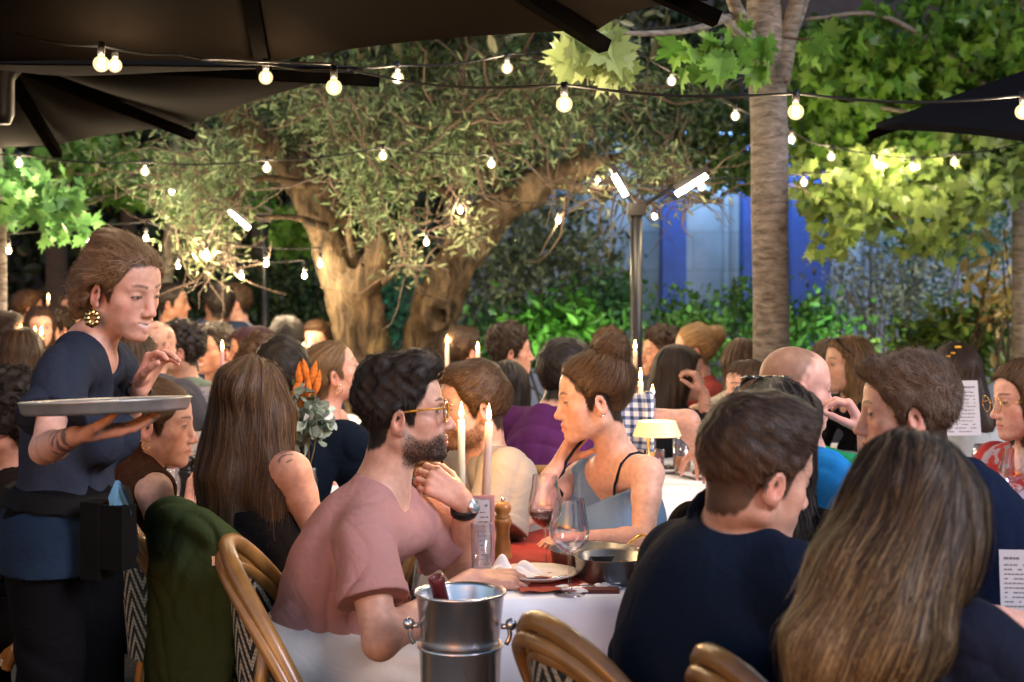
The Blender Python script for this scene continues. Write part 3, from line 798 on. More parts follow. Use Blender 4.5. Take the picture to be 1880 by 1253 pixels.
for x0, lb in ((bx(1270), 'left'), (bx(1560), 'right')):
    t = thing('wall_washer', 'slim blue light bar under the dark overhang, the %s one of two' % lb, 'light fitting', (x0, BY - .40, 3.18))
    mb = MB(); mb.box((x0, BY - .40, 3.165), (1.7, .08, .06)); mb.build('housing', M_BLACK, t, smooth=False); mb = MB(); mb.box((x0, BY - .40, 3.128), (1.66, .05, .008)); mb.build('lens', emit('blue_lens_' + lb, (.25, .5, 1), 2), t, smooth=False)
    lamp('beam', 'AREA', (x0, BY - .42, 3.11), 34, (.30, .58, 1.0), t, rot=(0, .35, -1), size=(1.66, .05))

# --- bark and wood
def bark_mat(name, c1, c2, stretch, sc, bd=.02, bs=.9):
    m, n, l, b = new_mat(name); setp(b, Roughness=.9); b.inputs['Specular IOR Level'].default_value = .2
    tc = n.new('ShaderNodeTexCoord'); mp = n.new('ShaderNodeMapping'); mp.inputs['Scale'].default_value = stretch; l.new(tc.outputs['Object'], mp.inputs[0])
    nz = n.new('ShaderNodeTexNoise'); nz.inputs['Scale'].default_value = sc; nz.inputs['Detail'].default_value = 9; nz.inputs['Roughness'].default_value = .65; nz.inputs['Distortion'].default_value = .6; l.new(mp.outputs[0], nz.inputs['Vector'])
    rp = n.new('ShaderNodeValToRGB'); rp.color_ramp.elements[0].position = .35; rp.color_ramp.elements[1].position = .68
    rp.color_ramp.elements[0].color = (*c1, 1); rp.color_ramp.elements[1].color = (*c2, 1)
    l.new(nz.outputs['Fac'], rp.inputs[0]); l.new(rp.outputs[0], b.inputs['Base Color'])
    bp = n.new('ShaderNodeBump'); bp.inputs['Strength'].default_value = bs; bp.inputs['Distance'].default_value = bd; l.new(nz.outputs['Fac'], bp.inputs['Height']); l.new(bp.outputs[0], b.inputs['Normal'])
    return m
M_OLIVEB = bark_mat('olive_bark', (.012, .009, .0055), (.105, .076, .042), (1, 1, .40), 13, .05, 1.0)
M_MAPLEB = bark_mat('maple_bark', (.10, .088, .07), (.30, .275, .235), (1, 1, 3.4), 15, .02, .9)
M_TWIG = mat('twig_bark', (.055, .038, .024), .9, var=.4)
LEAF_M = {}
def leaf_mat(tr=.35):
    if tr not in LEAF_M: LEAF_M[tr] = col_mat('leaf_%d' % (tr * 100), rough=.45, spec=.35, translucent=tr)
    return LEAF_M[tr]
MAPLE = np.array([(0, -.02), (.12, .05), (.38, -.10), (.33, .08), (.52, .14), (.40, .24), (.62, .46), (.40, .42), (.36, .52), (.17, .42), (.22, .70), (.10, .68), (0, 1.0)])
MAPLE = np.vstack([MAPLE, MAPLE[-2:0:-1] * A(-1, 1)])
LANCE = np.array([(0, 0), (.5, .3), (.45, .65), (0, 1), (-.45, .65), (-.5, .3)])
OVAL = np.array([(0, 0), (.42, .22), (.5, .5), (.32, .82), (0, 1), (-.32, .82), (-.5, .5), (-.42, .22)])
def leaves(shape, pos, size, aspect, c1, c2, g, hang=.5, fold=.15, normal=None, dirs=None):
    """leaf blades: outline fans bent along the midrib -> V, faces, colours"""
    n = len(pos); k = len(shape)
    y = g.normal(size=(n, 3)) if dirs is None else dirs + .35 * g.normal(size=(n, 3))
    y[:, 2] -= hang * 1.2; y /= np.linalg.norm(y, axis=1)[:, None]
    z = g.normal(size=(n, 3)); z = z - y * (z * y).sum(1)[:, None]; z /= np.linalg.norm(z, axis=1)[:, None]; x = np.cross(y, z)
    s = (size * g.uniform(.55, 1.2, n))[:, None, None]
    U, W = shape[:, 0] * aspect, shape[:, 1]
    bend = -np.abs(U) * fold * 2 - W ** 2 * .25 * fold * 2
    V = pos[:, None] + s * (x[:, None] * U[None, :, None] + y[:, None] * W[None, :, None] + z[:, None] * bend[None, :, None])
    cen = pos + s[:, 0] * y * .42
    Vall = np.concatenate([V, cen[:, None]], 1)
    b = np.arange(n)[:, None] * (k + 1); i = np.arange(k)
    Fc = np.stack(np.broadcast_arrays(b + k, b + i, b + (i + 1) % k), -1).reshape(-1, 3)
    t = g.random(n)[:, None]; C = np.asarray(c1) * (1 - t) + np.asarray(c2) * t; C = C * g.uniform(.75, 1.25, (n, 1))
    return Vall.reshape(-1, 3), Fc, np.repeat(C, k + 1, 0)
def in_blobs(blobs, n, g, clump=.0, per=12):
    """points in pixel-described clumps (u, v, depth, half width, half height in px, half depth m)"""
    a = np.array(blobs, float); w = a[:, 3] * a[:, 4]; w = w / w.sum() if a.shape[1] < 7 else w * a[:, 6] / (w * a[:, 6]).sum()
    m = max(n // per, 1) if clump else n
    i = g.choice(len(a), m, p=w); q = g.normal(size=(m, 3)); q /= np.linalg.norm(q, axis=1)[:, None]; q *= g.random(m)[:, None] ** (1 / 2.4)
    d = a[i, 2] + q[:, 2] * a[i, 5]
    p = np.stack([(a[i, 0] + q[:, 0] * a[i, 3] - CX) * a[i, 2] / F, d, CH + (HY - a[i, 1] - q[:, 1] * a[i, 4]) * a[i, 2] / F], 1)
    if clump:
        p = np.repeat(p, per, 0) + g.normal(size=(m * per, 3)) * clump
    return p
def crown(name, parent, shape, blobs, n, size, aspect, c1, c2, seed, hang=.5, clump=.0, tr=.35, fold=.15, twig=0, per=12, kind=None):
    g = np.random.default_rng(seed); p = in_blobs(blobs, n, g, clump, per)
    V, Fc, C = leaves(shape, p, size, aspect, c1, c2, g, hang, fold)
    if clump: C = np.clip(C * np.repeat(np.exp(g.normal(size=len(p) // per) * .38), per * (len(shape) + 1))[:, None], 0, .8)
    o = mesh_obj(name, V, Fc, leaf_mat(tr), parent, C, smooth=False)
    if kind: o['kind'] = kind
    if twig:
        mb = MB()
        q = in_blobs(blobs, twig, g)
        for c in q:
            v = unit(g.normal(size=3)); pts = [c]; L = g.uniform(.15, .6)
            for _ in range(5): v = unit(v + g.normal(size=3) * .4); pts.append(pts[-1] + v * L / 5)
            mb.tube(pts, np.linspace(.006, .002, 6) * g.uniform(.6, 1.5), 4, cap=False)
        mb.build('twigs', M_TWIG, parent)
    return o
def path_tube(mb, pix, rpx, n=24, seg=10, rough=0.0, seed=0):
    """tapered limb through (u, v, depth) with half widths in px"""
    pts = smooth_path([P(*q) for q in pix], n); rr = np.interp(np.linspace(0, 1, n), np.linspace(0, 1, len(rpx)), [r * q[2] / F for r, q in zip(rpx, pix)])
    i0 = mb.n; mb.tube(pts, rr, seg, cap=True)
    if rough:
        V = mb.V[-1]; c = np.repeat(pts, seg, 0); d = V - c; mb.V[-1] = c + d * (1 + rough * wob(V.astype(np.float32), 14, seed) + rough * .6 * wob(V.astype(np.float32), 40, seed + 1))[:, None]

# --- the old olive in the middle
olive = thing('olive_tree', 'old gnarled olive tree with two lit trunks and silvery leaves', 'tree', P(700, 1003, 8.0) * A(1, 1, 0))
s = SDF()
def limb(s, pix, rpx, k=.05):
    q = smooth_path([P(*a) for a in pix], 14); rr = np.interp(np.linspace(0, 1, 14), np.linspace(0, 1, len(rpx)), [r * a[2] / F for r, a in zip(rpx, pix)])
    for i in range(13): s.cap(q[i], q[i + 1], rr[i], rr[i + 1], k)
limb(s, [(690, 1010, 8.0), (676, 800, 8.0), (668, 660, 8.0), (648, 560, 8.0), (612, 440, 8.05), (570, 350, 8.1), (505, 280, 8.1), (445, 225, 8.1), (400, 160, 8.2)], [66, 54, 50, 46, 40, 31, 27, 22, 14])
limb(s, [(740, 1010, 8.05), (762, 800, 8.05), (776, 660, 8.05), (796, 560, 8.0), (838, 480, 7.95), (900, 405, 7.9), (960, 355, 7.85), (1040, 318, 7.8), (1130, 290, 7.8)], [60, 48, 44, 40, 37, 33, 29, 24, 14])
limb(s, [(640, 560, 8.0), (690, 500, 7.85), (700, 440, 7.8), (660, 330, 7.9), (640, 220, 8.0)], [26, 20, 14, 13, 9])
s.ell(P(800, 580, 7.80), (.075, .13, .085), k=.03, op=-1); s.ell(P(806, 575, 7.84), (.10, .05, .11), k=.03); s.ell(P(801, 581, 7.77), (.060, .10, .072), k=.012, op=-1)
s.ell(P(812, 515, 7.82), (.06, .07, .12), k=.04); s.ell(P(690, 590, 7.9), (.06, .06, .16), k=.05); s.ell(P(645, 640, 7.86), (.04, .05, .2), k=.05)
def gnarl(p, d):
    ix = np.nonzero(np.abs(d) < .15)[0]; q = p[ix] * np.array([1, 1, .45], np.float32)
    d[ix] += (.022 * wob(q, 18, 61) + .016 * wob(q, 44, 62) + .014 * np.abs(wob(q, 75, 63)) + .005 * wob(p[ix], 120, 64)).astype(np.float32); return d
s.post.append(gnarl)
sdf_obj('trunk', s, .016, M_OLIVEB, olive)
mb = MB()
for pix, r in (([(806, 530, 7.8), (822, 450, 7.7), (846, 385, 7.7), (862, 330, 7.7)], [7, 6, 5, 3]), ([(648, 470, 7.7), (640, 420, 7.6), (655, 370, 7.6)], [7, 5, 3]),
               ([(705, 520, 7.7), (735, 490, 7.6), (765, 455, 7.6)], [6, 4, 2]), ([(600, 420, 7.9), (540, 400, 7.8), (455, 400, 7.8)], [9, 6, 3]),
               ([(560, 340, 8.0), (470, 330, 7.8), (400, 400, 7.7), (370, 440, 7.7)], [9, 6, 4, 2]), ([(1000, 335, 7.8), (1090, 350, 7.7), (1200, 330, 7.7), (1290, 360, 7.6)], [9, 7, 5, 2]),
               ([(850, 440, 7.9), (840, 380, 7.9), (760, 300, 7.9), (740, 200, 7.9)], [14, 11, 8, 4]), ([(930, 380, 7.85), (900, 290, 7.8), (960, 180, 7.8)], [12, 8, 4]), ([(1030, 320, 7.8), (1080, 240, 7.8), (1060, 150, 7.9)], [10, 7, 3])):
    path_tube(mb, pix, r, 16, 7)
mb.build('branches', M_OLIVEB, olive)
OB = [(600, 235, 8.5, 230, 110, .6), (840, 200, 8.5, 230, 120, .7), (1080, 210, 8.4, 180, 100, .6), (430, 270, 8.2, 170, 75, .6), (1150, 290, 8.3, 140, 60, .4), (250, 300, 8.2, 140, 45, .5), (760, 120, 8.6, 420, 60, .7), (1240, 210, 8.4, 110, 90, .5)]
OF = [(640, 190, 7.5, 130, 70, .4), (800, 290, 7.5, 150, 60, .4), (930, 210, 7.4, 150, 80, .4), (1080, 160, 7.5, 150, 60, .4), (400, 300, 7.6, 70, 60, .4), (375, 410, 7.5, 65, 60, .3), (660, 310, 7.5, 80, 50, .3), (1190, 310, 7.6, 100, 40, .4), (700, 390, 7.6, 80, 40, .3), (330, 340, 7.6, 60, 60, .3), (580, 180, 7.6, 60, 50, .4)]
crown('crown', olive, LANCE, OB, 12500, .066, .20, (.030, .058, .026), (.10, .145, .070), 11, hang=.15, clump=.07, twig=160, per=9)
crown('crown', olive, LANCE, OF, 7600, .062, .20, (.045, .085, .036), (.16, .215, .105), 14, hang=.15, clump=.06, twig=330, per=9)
crown('crown', olive, LANCE, [(745, 480, 7.6, 40, 30, .2), (860, 420, 7.6, 40, 40, .2), (1180, 350, 7.6, 160, 30, .3), (380, 460, 7.5, 60, 40, .2)], 900, .06, .22, (.07, .10, .05), (.22, .25, .13), 12, hang=.3, clump=.06, twig=150, per=6)

# --- maples
maple = thing('maple_tree', 'smooth grey barked maple rising between the tables, forking overhead', 'tree', P(1416, 1200, 5.9) * A(1, 1, 0))
mb = MB()
path_tube(mb, [(1418, 1200, 5.9), (1416, 660, 5.9), (1413, 400, 5.9), (1411, 200, 5.9), (1405, 60, 5.9), (1400, -60, 5.9)], [40, 33.5, 33.5, 34, 35, 28], 60, 28, .025, 71)
path_tube(mb, [(1424, 150, 5.9), (1445, 70, 5.88), (1462, 0, 5.85), (1480, -90, 5.8)], [26, 19, 15, 12], 20, 14, .04, 73)
path_tube(mb, [(1440, 95, 5.9), (1470, 30, 5.9), (1490, -40, 5.9)], [9, 7, 6], 12, 10)
path_tube(mb, [(1400, 130, 5.9), (1370, 60, 5.8), (1345, 0, 5.7), (1320, -60, 5.6)], [26, 16, 12, 10], 20, 14, .04, 75)
path_tube(mb, [(1380, 95, 5.8), (1330, 35, 5.7), (1280, 20, 5.6)], [9, 7, 4], 12, 8)
path_tube(mb, [(1345, 30, 5.75), (1270, 55, 5.5), (1180, 62, 5.3), (1080, 55, 5.1)], [8, 6, 5, 2], 16, 8)
mb.build('trunk', M_MAPLEB, maple)
crown('crown', maple, MAPLE, [(1075, 85, 5.1, 75, 30, .2), (1120, 100, 5.15, 45, 35, .15)], 40, .15, 1.0, (.26, .36, .12), (.42, .50, .24), 21, hang=1.0, tr=.45, fold=.12)  # lit cluster: brightness put into paler leaf colours
crown('crown', maple, MAPLE, [(1300, 100, 5.5, 85, 45, .15), (1390, 110, 5.6, 25, 40, .1), (1495, 75, 5.7, 40, 20, .1), (1370, 60, 5.6, 60, 30, .1)], 52, .12, 1.0, (.07, .20, .03), (.20, .38, .07), 22, hang=.9, tr=.5, fold=.12)
mb = MB(); path_tube(mb, [(1395, 130, 5.6), (1340, 110, 5.55), (1290, 95, 5.5), (1255, 92, 5.5)], [3, 2, 1.5, 1], 12, 6); path_tube(mb, [(1440, 70, 5.8), (1480, 72, 5.7), (1520, 62, 5.7)], [2.5, 1.8, 1], 10, 6)
path_tube(mb, [(1370, 140, 5.6), (1345, 150, 5.55), (1330, 165, 5.5)], [2, 1.5, 1], 8, 6); mb.build('twigs', M_TWIG, maple)

mr = thing('maple_tree', 'leafy maple at the right edge with a warm lit trunk, lower boughs coloured as lit', 'tree', P(1880, 1003, 8.2) * A(1, 1, 0))
mb = MB(); path_tube(mb, [(1880, 1020, 8.2), (1876, 640, 8.2), (1876, 300, 8.2), (1880, 60, 8.2), (1880, -120, 8.2)], [22, 18, 16, 14, 9], 40, 18, .03, 77)
path_tube(mb, [(1876, 340, 8.2), (1800, 270, 8.0), (1700, 215, 7.8), (1560, 190, 7.6)], [9, 7, 5, 2], 16, 8); path_tube(mb, [(1876, 230, 8.2), (1760, 120, 7.9), (1620, 30, 7.8), (1480, 35, 7.7)], [9, 7, 5, 2], 16, 8)
path_tube(mb, [(1876, 120, 8.2), (1830, 20, 8.1), (1760, -50, 8)], [8, 6, 3], 12, 8); path_tube(mb, [(1870, 360, 8.2), (1780, 360, 8.0), (1680, 400, 7.8), (1600, 390, 7.8)], [6, 4, 3, 2], 16, 8)
mb.build('trunk', M_MAPLEB, mr)
crown('crown', mr, MAPLE, [(1650, 360, 7.9, 190, 80, .8), (1550, 330, 7.8, 110, 80, .6), (1750, 320, 8, 140, 90, .6), (1540, 430, 7.8, 70, 40, .3), (1720, 440, 8.0, 90, 35, .3)], 1250, .092, 1.0, (.11, .19, .04), (.24, .33, .09), 23, hang=.8, tr=.4, fold=.14)  # lower lit boughs: light painted in as paler leaf colours
crown('crown', mr, MAPLE, [(1700, 120, 8.3, 230, 130, .9), (1560, 160, 8.0, 130, 110, .6), (1830, 240, 8.1, 80, 120, .6), (1600, 260, 8.1, 170, 60, .6), (1500, 70, 8.6, 110, 40, .5), (1850, 60, 8, 120, 90, .8)], 3600, .092, 1.0, (.035, .11, .012), (.13, .27, .03), 24, hang=.7, tr=.45, fold=.14)
crown('crown', mr, MAPLE, [(1300, 240, 8.8, 130, 70, .4), (1260, 280, 8.8, 90, 60, .3), (1340, 310, 8.6, 70, 50, .4), (1230, 150, 9, 120, 90, .5)], 1100, .085, 1.0, (.03, .075, .02), (.08, .15, .04), 25, hang=.7, tr=.4, fold=.14)

ml = thing('maple_tree', 'young maple at the left edge with drooping blue green leaves', 'tree', P(-4, 1003, 7.0) * A(1, 1, 0))
mb = MB(); path_tube(mb, [(-2, 1040, 7), (2, 600, 7), (0, 380, 7), (-10, 200, 7)], [13, 11, 10, 8], 24, 14, .03, 79); path_tube(mb, [(0, 420, 7), (60, 370, 7), (150, 400, 7)], [5, 4, 2], 12, 7); mb.build('trunk', M_MAPLEB, ml)
crown('crown', ml, MAPLE, [(60, 350, 7, 90, 60, .3), (110, 400, 7, 60, 40, .25), (25, 320, 7.2, 60, 40, .3)], 200, .105, 1.0, (.05, .15, .05), (.16, .36, .10), 26, hang=.9, tr=.45)
mg = thing('maple_tree', 'bright green maple boughs hanging behind the olive at left', 'tree', P(300, 900, 10.5) * A(1, 1, 0))
mb = MB(); path_tube(mb, [(300, 960, 10.5), (305, 560, 10.5), (320, 330, 10.5), (330, 200, 10.5)], [15, 12, 10, 6], 20, 12, .03, 81); path_tube(mb, [(312, 430, 10.5), (400, 350, 10.3), (560, 420, 10.2)], [7, 5, 2], 12, 7); mb.build('trunk', M_MAPLEB, mg)
crown('crown', mg, MAPLE, [(240, 330, 10.4, 130, 50, .6), (400, 370, 10.3, 120, 40, .5), (540, 420, 10.2, 50, 50, .3), (170, 290, 10.6, 100, 50, .5)], 700, .12, 1.0, (.06, .17, .02), (.15, .30, .05), 27, hang=.8, tr=.5)
sm = thing('young_tree', 'slender pale stemmed tree standing behind the right olive trunk', 'tree', P(826, 900, 9.5) * A(1, 1, 0))
mb = MB(); path_tube(mb, [(828, 940, 9.5), (826, 600, 9.5), (824, 440, 9.5), (828, 330, 9.5)], [9, 8, 12, 9], 20, 12, .03, 83); mb.build('trunk', M_MAPLEB, sm)
crown('crown', sm, OVAL, [(830, 300, 9.6, 120, 60, .4)], 300, .09, .5, (.04, .08, .03), (.10, .16, .06), 28)

# the crowns carry on above what the picture shows
crown('crown', olive, LANCE, [(620, -120, 8.0, 420, 170, 1.3), (1050, -60, 8.2, 300, 150, 1.2), (250, -40, 8.4, 300, 160, 1.2)], 5200, .15, .3, (.06, .08, .045), (.15, .17, .11), 13, hang=.15, clump=.1, per=9)
crown('crown', maple, MAPLE, [(1400, -260, 5.9, 260, 150, 1.0)], 260, .2, 1.0, (.05, .12, .02), (.12, .2, .04), 33, hang=.8)
crown('crown', mr, MAPLE, [(1800, -260, 8.4, 380, 230, 1.5), (2200, 0, 8.4, 250, 300, 1.5)], 900, .2, 1.0, (.035, .09, .016), (.12, .2, .04), 34, hang=.8)
crown('crown', mg, MAPLE, [(250, -60, 11, 420, 260, 1.5), (800, -80, 11, 350, 200, 1.5)], 900, .22, 1.0, (.035, .09, .016), (.1, .2, .04), 35, hang=.8)
crown('crown', ml, MAPLE, [(-250, 60, 7.4, 260, 240, 1.2)], 300, .2, 1.0, (.035, .09, .016), (.1, .2, .04), 36, hang=.8)
# --- shrubs and hedges along the back of the terrace
def shrub(name, label, cat, blobs, n, size, aspect, c1, c2, seed, shape=OVAL, hang=.0, stems=7, group=None, tr=.3, clump=.09, per=10):
    a = np.array(blobs, float); cu, cd = a[:, 0].mean(), a[:, 2].mean(); base = P(cu, HY, cd) * A(1, 1, 0)
    t = thing(name, label, cat, base, group); mb = MB(); g = np.random.default_rng(seed)
    for i in range(stems):
        q = in_blobs(blobs, 1, g)[0]; b0 = base + A(g.normal() * .15, g.normal() * .12, 0); m_ = (b0 + q) / 2 + g.normal(size=3) * .12
        mb.tube(smooth_path([b0, m_, q], 8), np.linspace(.018, .004, 8), 5, cap=False)
    mb.build('stems', M_TWIG, t)
    crown('foliage', t, shape, blobs, n, size, aspect, c1, c2, seed + 1, hang, clump, tr, per=per)
shrub('olive_shrub', 'tall silvery olive bush with airy leaves left of the black heater post', 'shrub', [(930, 520, 11.5, 100, 100, .5), (1010, 470, 11.6, 100, 90, .5), (1090, 520, 11.7, 80, 100, .4), (900, 590, 11.4, 70, 50, .4), (1000, 400, 11.8, 70, 40, .3)], 4200, .085, .30, (.08, .11, .05), (.26, .30, .17), 101, LANCE)
shrub('fern', 'bright green fern glowing under the silvery olive bush', 'fern', [(985, 585, 10.4, 50, 22, .3), (1050, 590, 10.4, 45, 25, .3)], 420, .14, .28, (.05, .19, .02), (.12, .33, .05), 103, LANCE, .1, tr=.5)
shrub('shrub', 'dense green shrub behind the terrace left of the heater post', 'shrub', [(1080, 620, 11, 110, 60, .4), (900, 640, 11, 80, 60, .4), (1120, 560, 11.2, 50, 60, .3)], 2600, .075, .5, (.03, .10, .03), (.08, .20, .06), 105)
shrub('shrub', 'leafy shrub between the heater post and the grey maple trunk', 'shrub', [(1310, 610, 11, 70, 55, .4), (1255, 600, 11.2, 40, 60, .3), (1370, 570, 11.2, 30, 60, .3)], 1800, .075, .5, (.04, .12, .03), (.12, .27, .06), 107)
shrub('shrub', 'vivid green low shrub just right of the grey maple trunk', 'shrub', [(1490, 600, 10.5, 70, 38, .4), (1440, 610, 10.5, 40, 40, .3)], 1300, .07, .55, (.035, .13, .02), (.10, .25, .05), 109)
shrub('shrub', 'twiggy grey bush with bare branches in front of the blue columns', 'shrub', [(1560, 470, 11.5, 70, 80, .4), (1610, 560, 11.3, 90, 60, .4), (1680, 500, 11.4, 80, 70, .4)], 1500, .06, .4, (.08, .10, .07), (.20, .22, .16), 111, LANCE, stems=34)
shrub('shrub', 'tall bush beside the right hand maple, teal light put into its leaf colour', 'shrub', [(1720, 450, 12, 110, 55, .5), (1800, 430, 12, 80, 70, .4), (1690, 560, 12, 70, 60, .4)], 2600, .07, .42, (.04, .12, .10), (.10, .24, .20), 113, LANCE)  # teal garden light painted into the leaf colours
shrub('shrub', 'rounded yellow green bush under the right hand maple', 'shrub', [(1760, 635, 9.5, 95, 50, .4), (1700, 650, 9.5, 60, 40, .3), (1820, 600, 9.6, 45, 50, .3)], 2200, .085, .5, (.05, .12, .02), (.17, .27, .05), 115)
shrub('shrub', 'pale yellow leaved spray against the right hand maple trunk', 'shrub', [(1810, 470, 8.8, 30, 40, .15), (1835, 540, 8.8, 30, 40, .15), (1845, 430, 8.8, 25, 30, .15), (1820, 560, 8.8, 35, 35, .2)], 170, .10, .42, (.36, .32, .10), (.55, .46, .18), 117, LANCE, stems=10)
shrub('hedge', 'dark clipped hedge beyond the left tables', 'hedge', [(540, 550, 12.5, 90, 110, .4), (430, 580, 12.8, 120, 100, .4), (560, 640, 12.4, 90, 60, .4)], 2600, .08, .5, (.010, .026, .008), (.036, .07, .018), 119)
shrub('shrub', 'bush glimpsed between the two olive trunks, teal light put into its leaf colour', 'shrub', [(735, 520, 10.5, 40, 60, .3), (740, 620, 10.5, 40, 50, .3)], 700, .08, .4, (.02, .09, .07), (.05, .22, .15), 121, LANCE)  # leaves coloured teal in place of teal light falling on them
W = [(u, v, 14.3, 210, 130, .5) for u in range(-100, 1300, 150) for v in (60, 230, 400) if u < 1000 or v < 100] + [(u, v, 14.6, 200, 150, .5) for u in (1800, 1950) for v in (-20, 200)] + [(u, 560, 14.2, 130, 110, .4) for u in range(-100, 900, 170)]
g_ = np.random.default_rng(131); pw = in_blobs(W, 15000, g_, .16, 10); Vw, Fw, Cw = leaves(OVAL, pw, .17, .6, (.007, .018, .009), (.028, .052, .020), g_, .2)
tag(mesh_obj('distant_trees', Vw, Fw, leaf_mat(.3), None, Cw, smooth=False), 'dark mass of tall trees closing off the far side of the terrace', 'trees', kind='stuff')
for i, (u, d, r, lb) in enumerate([(100, 12.5, 20, 'dark tree trunk rising behind the candle lit left table'), (235, 13, 14, 'thin dark tree trunk behind the waitress'), (470, 13, 13, 'dark trunk beyond the hedge left of the olive')]):
    t = thing('tree', lb, 'tree', P(u, 540, d) * A(1, 1, 0)); mb = MB(); path_tube(mb, [(u, 860, d), (u + 4, 500, d), (u - 6, 250, d), (u + 10, 60, d)], [r * 1.2, r, r * .8, r * .4], 20, 12, .04, 90 + i); mb.build('trunk', mat('dark_bark_%d' % i, (.035, .026, .018), .95, bump=.6, bscale=20), t)
    crown('crown', t, OVAL, [(u, 150, d, 120, 110, .6)], 500, .12, .5, (.015, .04, .015), (.05, .10, .03), 141 + i)
# ------------------------------------------------------------------ parasols, lights, heaters
M_CANVAS = mat('dark_brown_canvas', (.0060, .0042, .0028), 1.0, spec=.05, var=.12, vscale=2, bump=.2, bscale=600)
M_CANVASK = mat('black_canvas', (.003, .0033, .005), 1.0, spec=.05, var=.15, bump=.2, bscale=600)
M_RIB = mat('black_rib', (.0025, .0022, .002), .8, spec=.0, var=.2)
def canopy(label, hub, tips, m, ribs, valance=.0, th=.006, group=None, pole=None):
    t = thing('parasol', label, 'parasol', A(pole[0], pole[1], 0) if pole is not None else hub * A(1, 1, 0), group)
    hub = np.asarray(hub, float); n = len(tips); G = []
    for i in range(n):
        a, b = np.asarray(tips[i]), np.asarray(tips[(i + 1) % n])
        for j in range(8): e = a + (b - a) * j / 8; sag = math.sin(math.pi * j / 8) * .03; G.append(e - (e - hub) * sag + A(0, 0, .0))
    G = np.array(G); N = len(G); rows = []
    for k in range(9):
        q = k / 8; r = hub + (G - hub) * q; r[:, 2] -= .06 * np.sin(math.pi * q) * np.tile(np.sin(np.pi * np.arange(8) / 8), n); rows.append(r)
    Rw = np.array(rows); V = Rw.reshape(-1, 3); Fc = [(k * N + j, k * N + (j + 1) % N, (k + 1) * N + (j + 1) % N, (k + 1) * N + j) for k in range(8) for j in range(N)]
    mb = MB(); mb.add(V, Fc); mb.add(V + A(0, 0, th), [f[::-1] for f in Fc])
    if valance:
        mb.add(np.concatenate([G + A(0, 0, th), G - A(0, 0, valance)]), [(j, (j + 1) % N, N + (j + 1) % N, N + j) for j in range(N)])
    mb.build('canopy', m, t)
    for i in ribs:
        e = np.asarray(tips[i]); mb = MB(); v = unit(e - hub); sd = unit(np.cross(v, A(0, 0, 1))); u = np.cross(sd, v)
        mb.box((hub + e) / 2 - A(0, 0, .035) + v * .02, (.045, np.linalg.norm(e - hub) * 1.01, .035), np.array([sd, v, u])); mb.build('rib', M_RIB, t, smooth=False)
    mb = MB(); mb.lathe([(.001, .02), (.07, .02), (.08, -.05), (.05, -.09), (.05, -.22), (.035, -.26), (.001, -.26)], hub - A(0, 0, .02), 16); mb.build('hub', M_BLACK, t)
    if pole is not None:
        mb = MB(); p0 = A(pole[0], pole[1], 0); mb.tube([p0, A(pole[0], pole[1], pole[2])], .038, 12); mb.box(p0 + A(0, 0, .04), (.7, .7, .08)); mb.build('pole', M_BLACK, t)
        if abs(pole[0] - hub[0]) + abs(pole[1] - hub[1]) > .1: mb = MB(); mb.tube(smooth_path([A(*pole), A(*pole) * .5 + hub * .5 + A(0, 0, .35), hub + A(0, 0, .05)], 12), .03, 10); mb.build('arm', M_BLACK, t)
    return t
hA = P(2, 95, 5.5)
tA = [P(676, 130, 4.5), P(520, 190, 5.2), P(345, 231, 6.0), P(103, 266, 6.5), P(-260, 330, 7.0), P(-700, 320, 6.3), P(-640, 300, 5.0), P(-100, 260, 4.2), P(250, 190, 3.9)]
tA = [P(676, 128, 4.55), P(345, 231, 6.0), P(103, 266, 6.5), P(-300, 300, 7.0), P(-640, 260, 6.2), P(-640, 190, 5.0), P(-200, 118, 4.55)]
canopy('brown black canvas parasol over the left tables, its hub at the top left corner', hA, tA, M_CANVAS, [0, 1, 2, 3, 4, 5], pole=(hA[0] - .9, hA[1], hA[2]))
tB = [P(-260, 128, 4.75), P(486, 116, 4.5), P(1098, 55, 3.95), P(1300, 2, 3.5), A(.6, 2.75, 2.3), A(-.8, 2.45, 2.3), A(-2.4, 2.9, 2.3)]
canopy('large brown black canvas parasol reaching over the near tables from above the viewer', A(-.7, 3.35, 2.62), tB, M_CANVAS, [0, 1, 2, 3, 4, 5, 6], pole=(-3.3, 2.6, 2.4))
hC = P(2140, 40, 5.6)
tC = [P(1608, 229, 5.6), P(1960, 262, 4.4), P(2480, 230, 4.6), P(2700, 220, 5.6), P(2480, 225, 6.8), P(1950, 215, 6.8)]
canopy('black canvas parasol jutting in at the right edge', hC, tC, M_CANVASK, range(6), valance=.02, pole=(hC[0] + .03, hC[1], hC[2]))

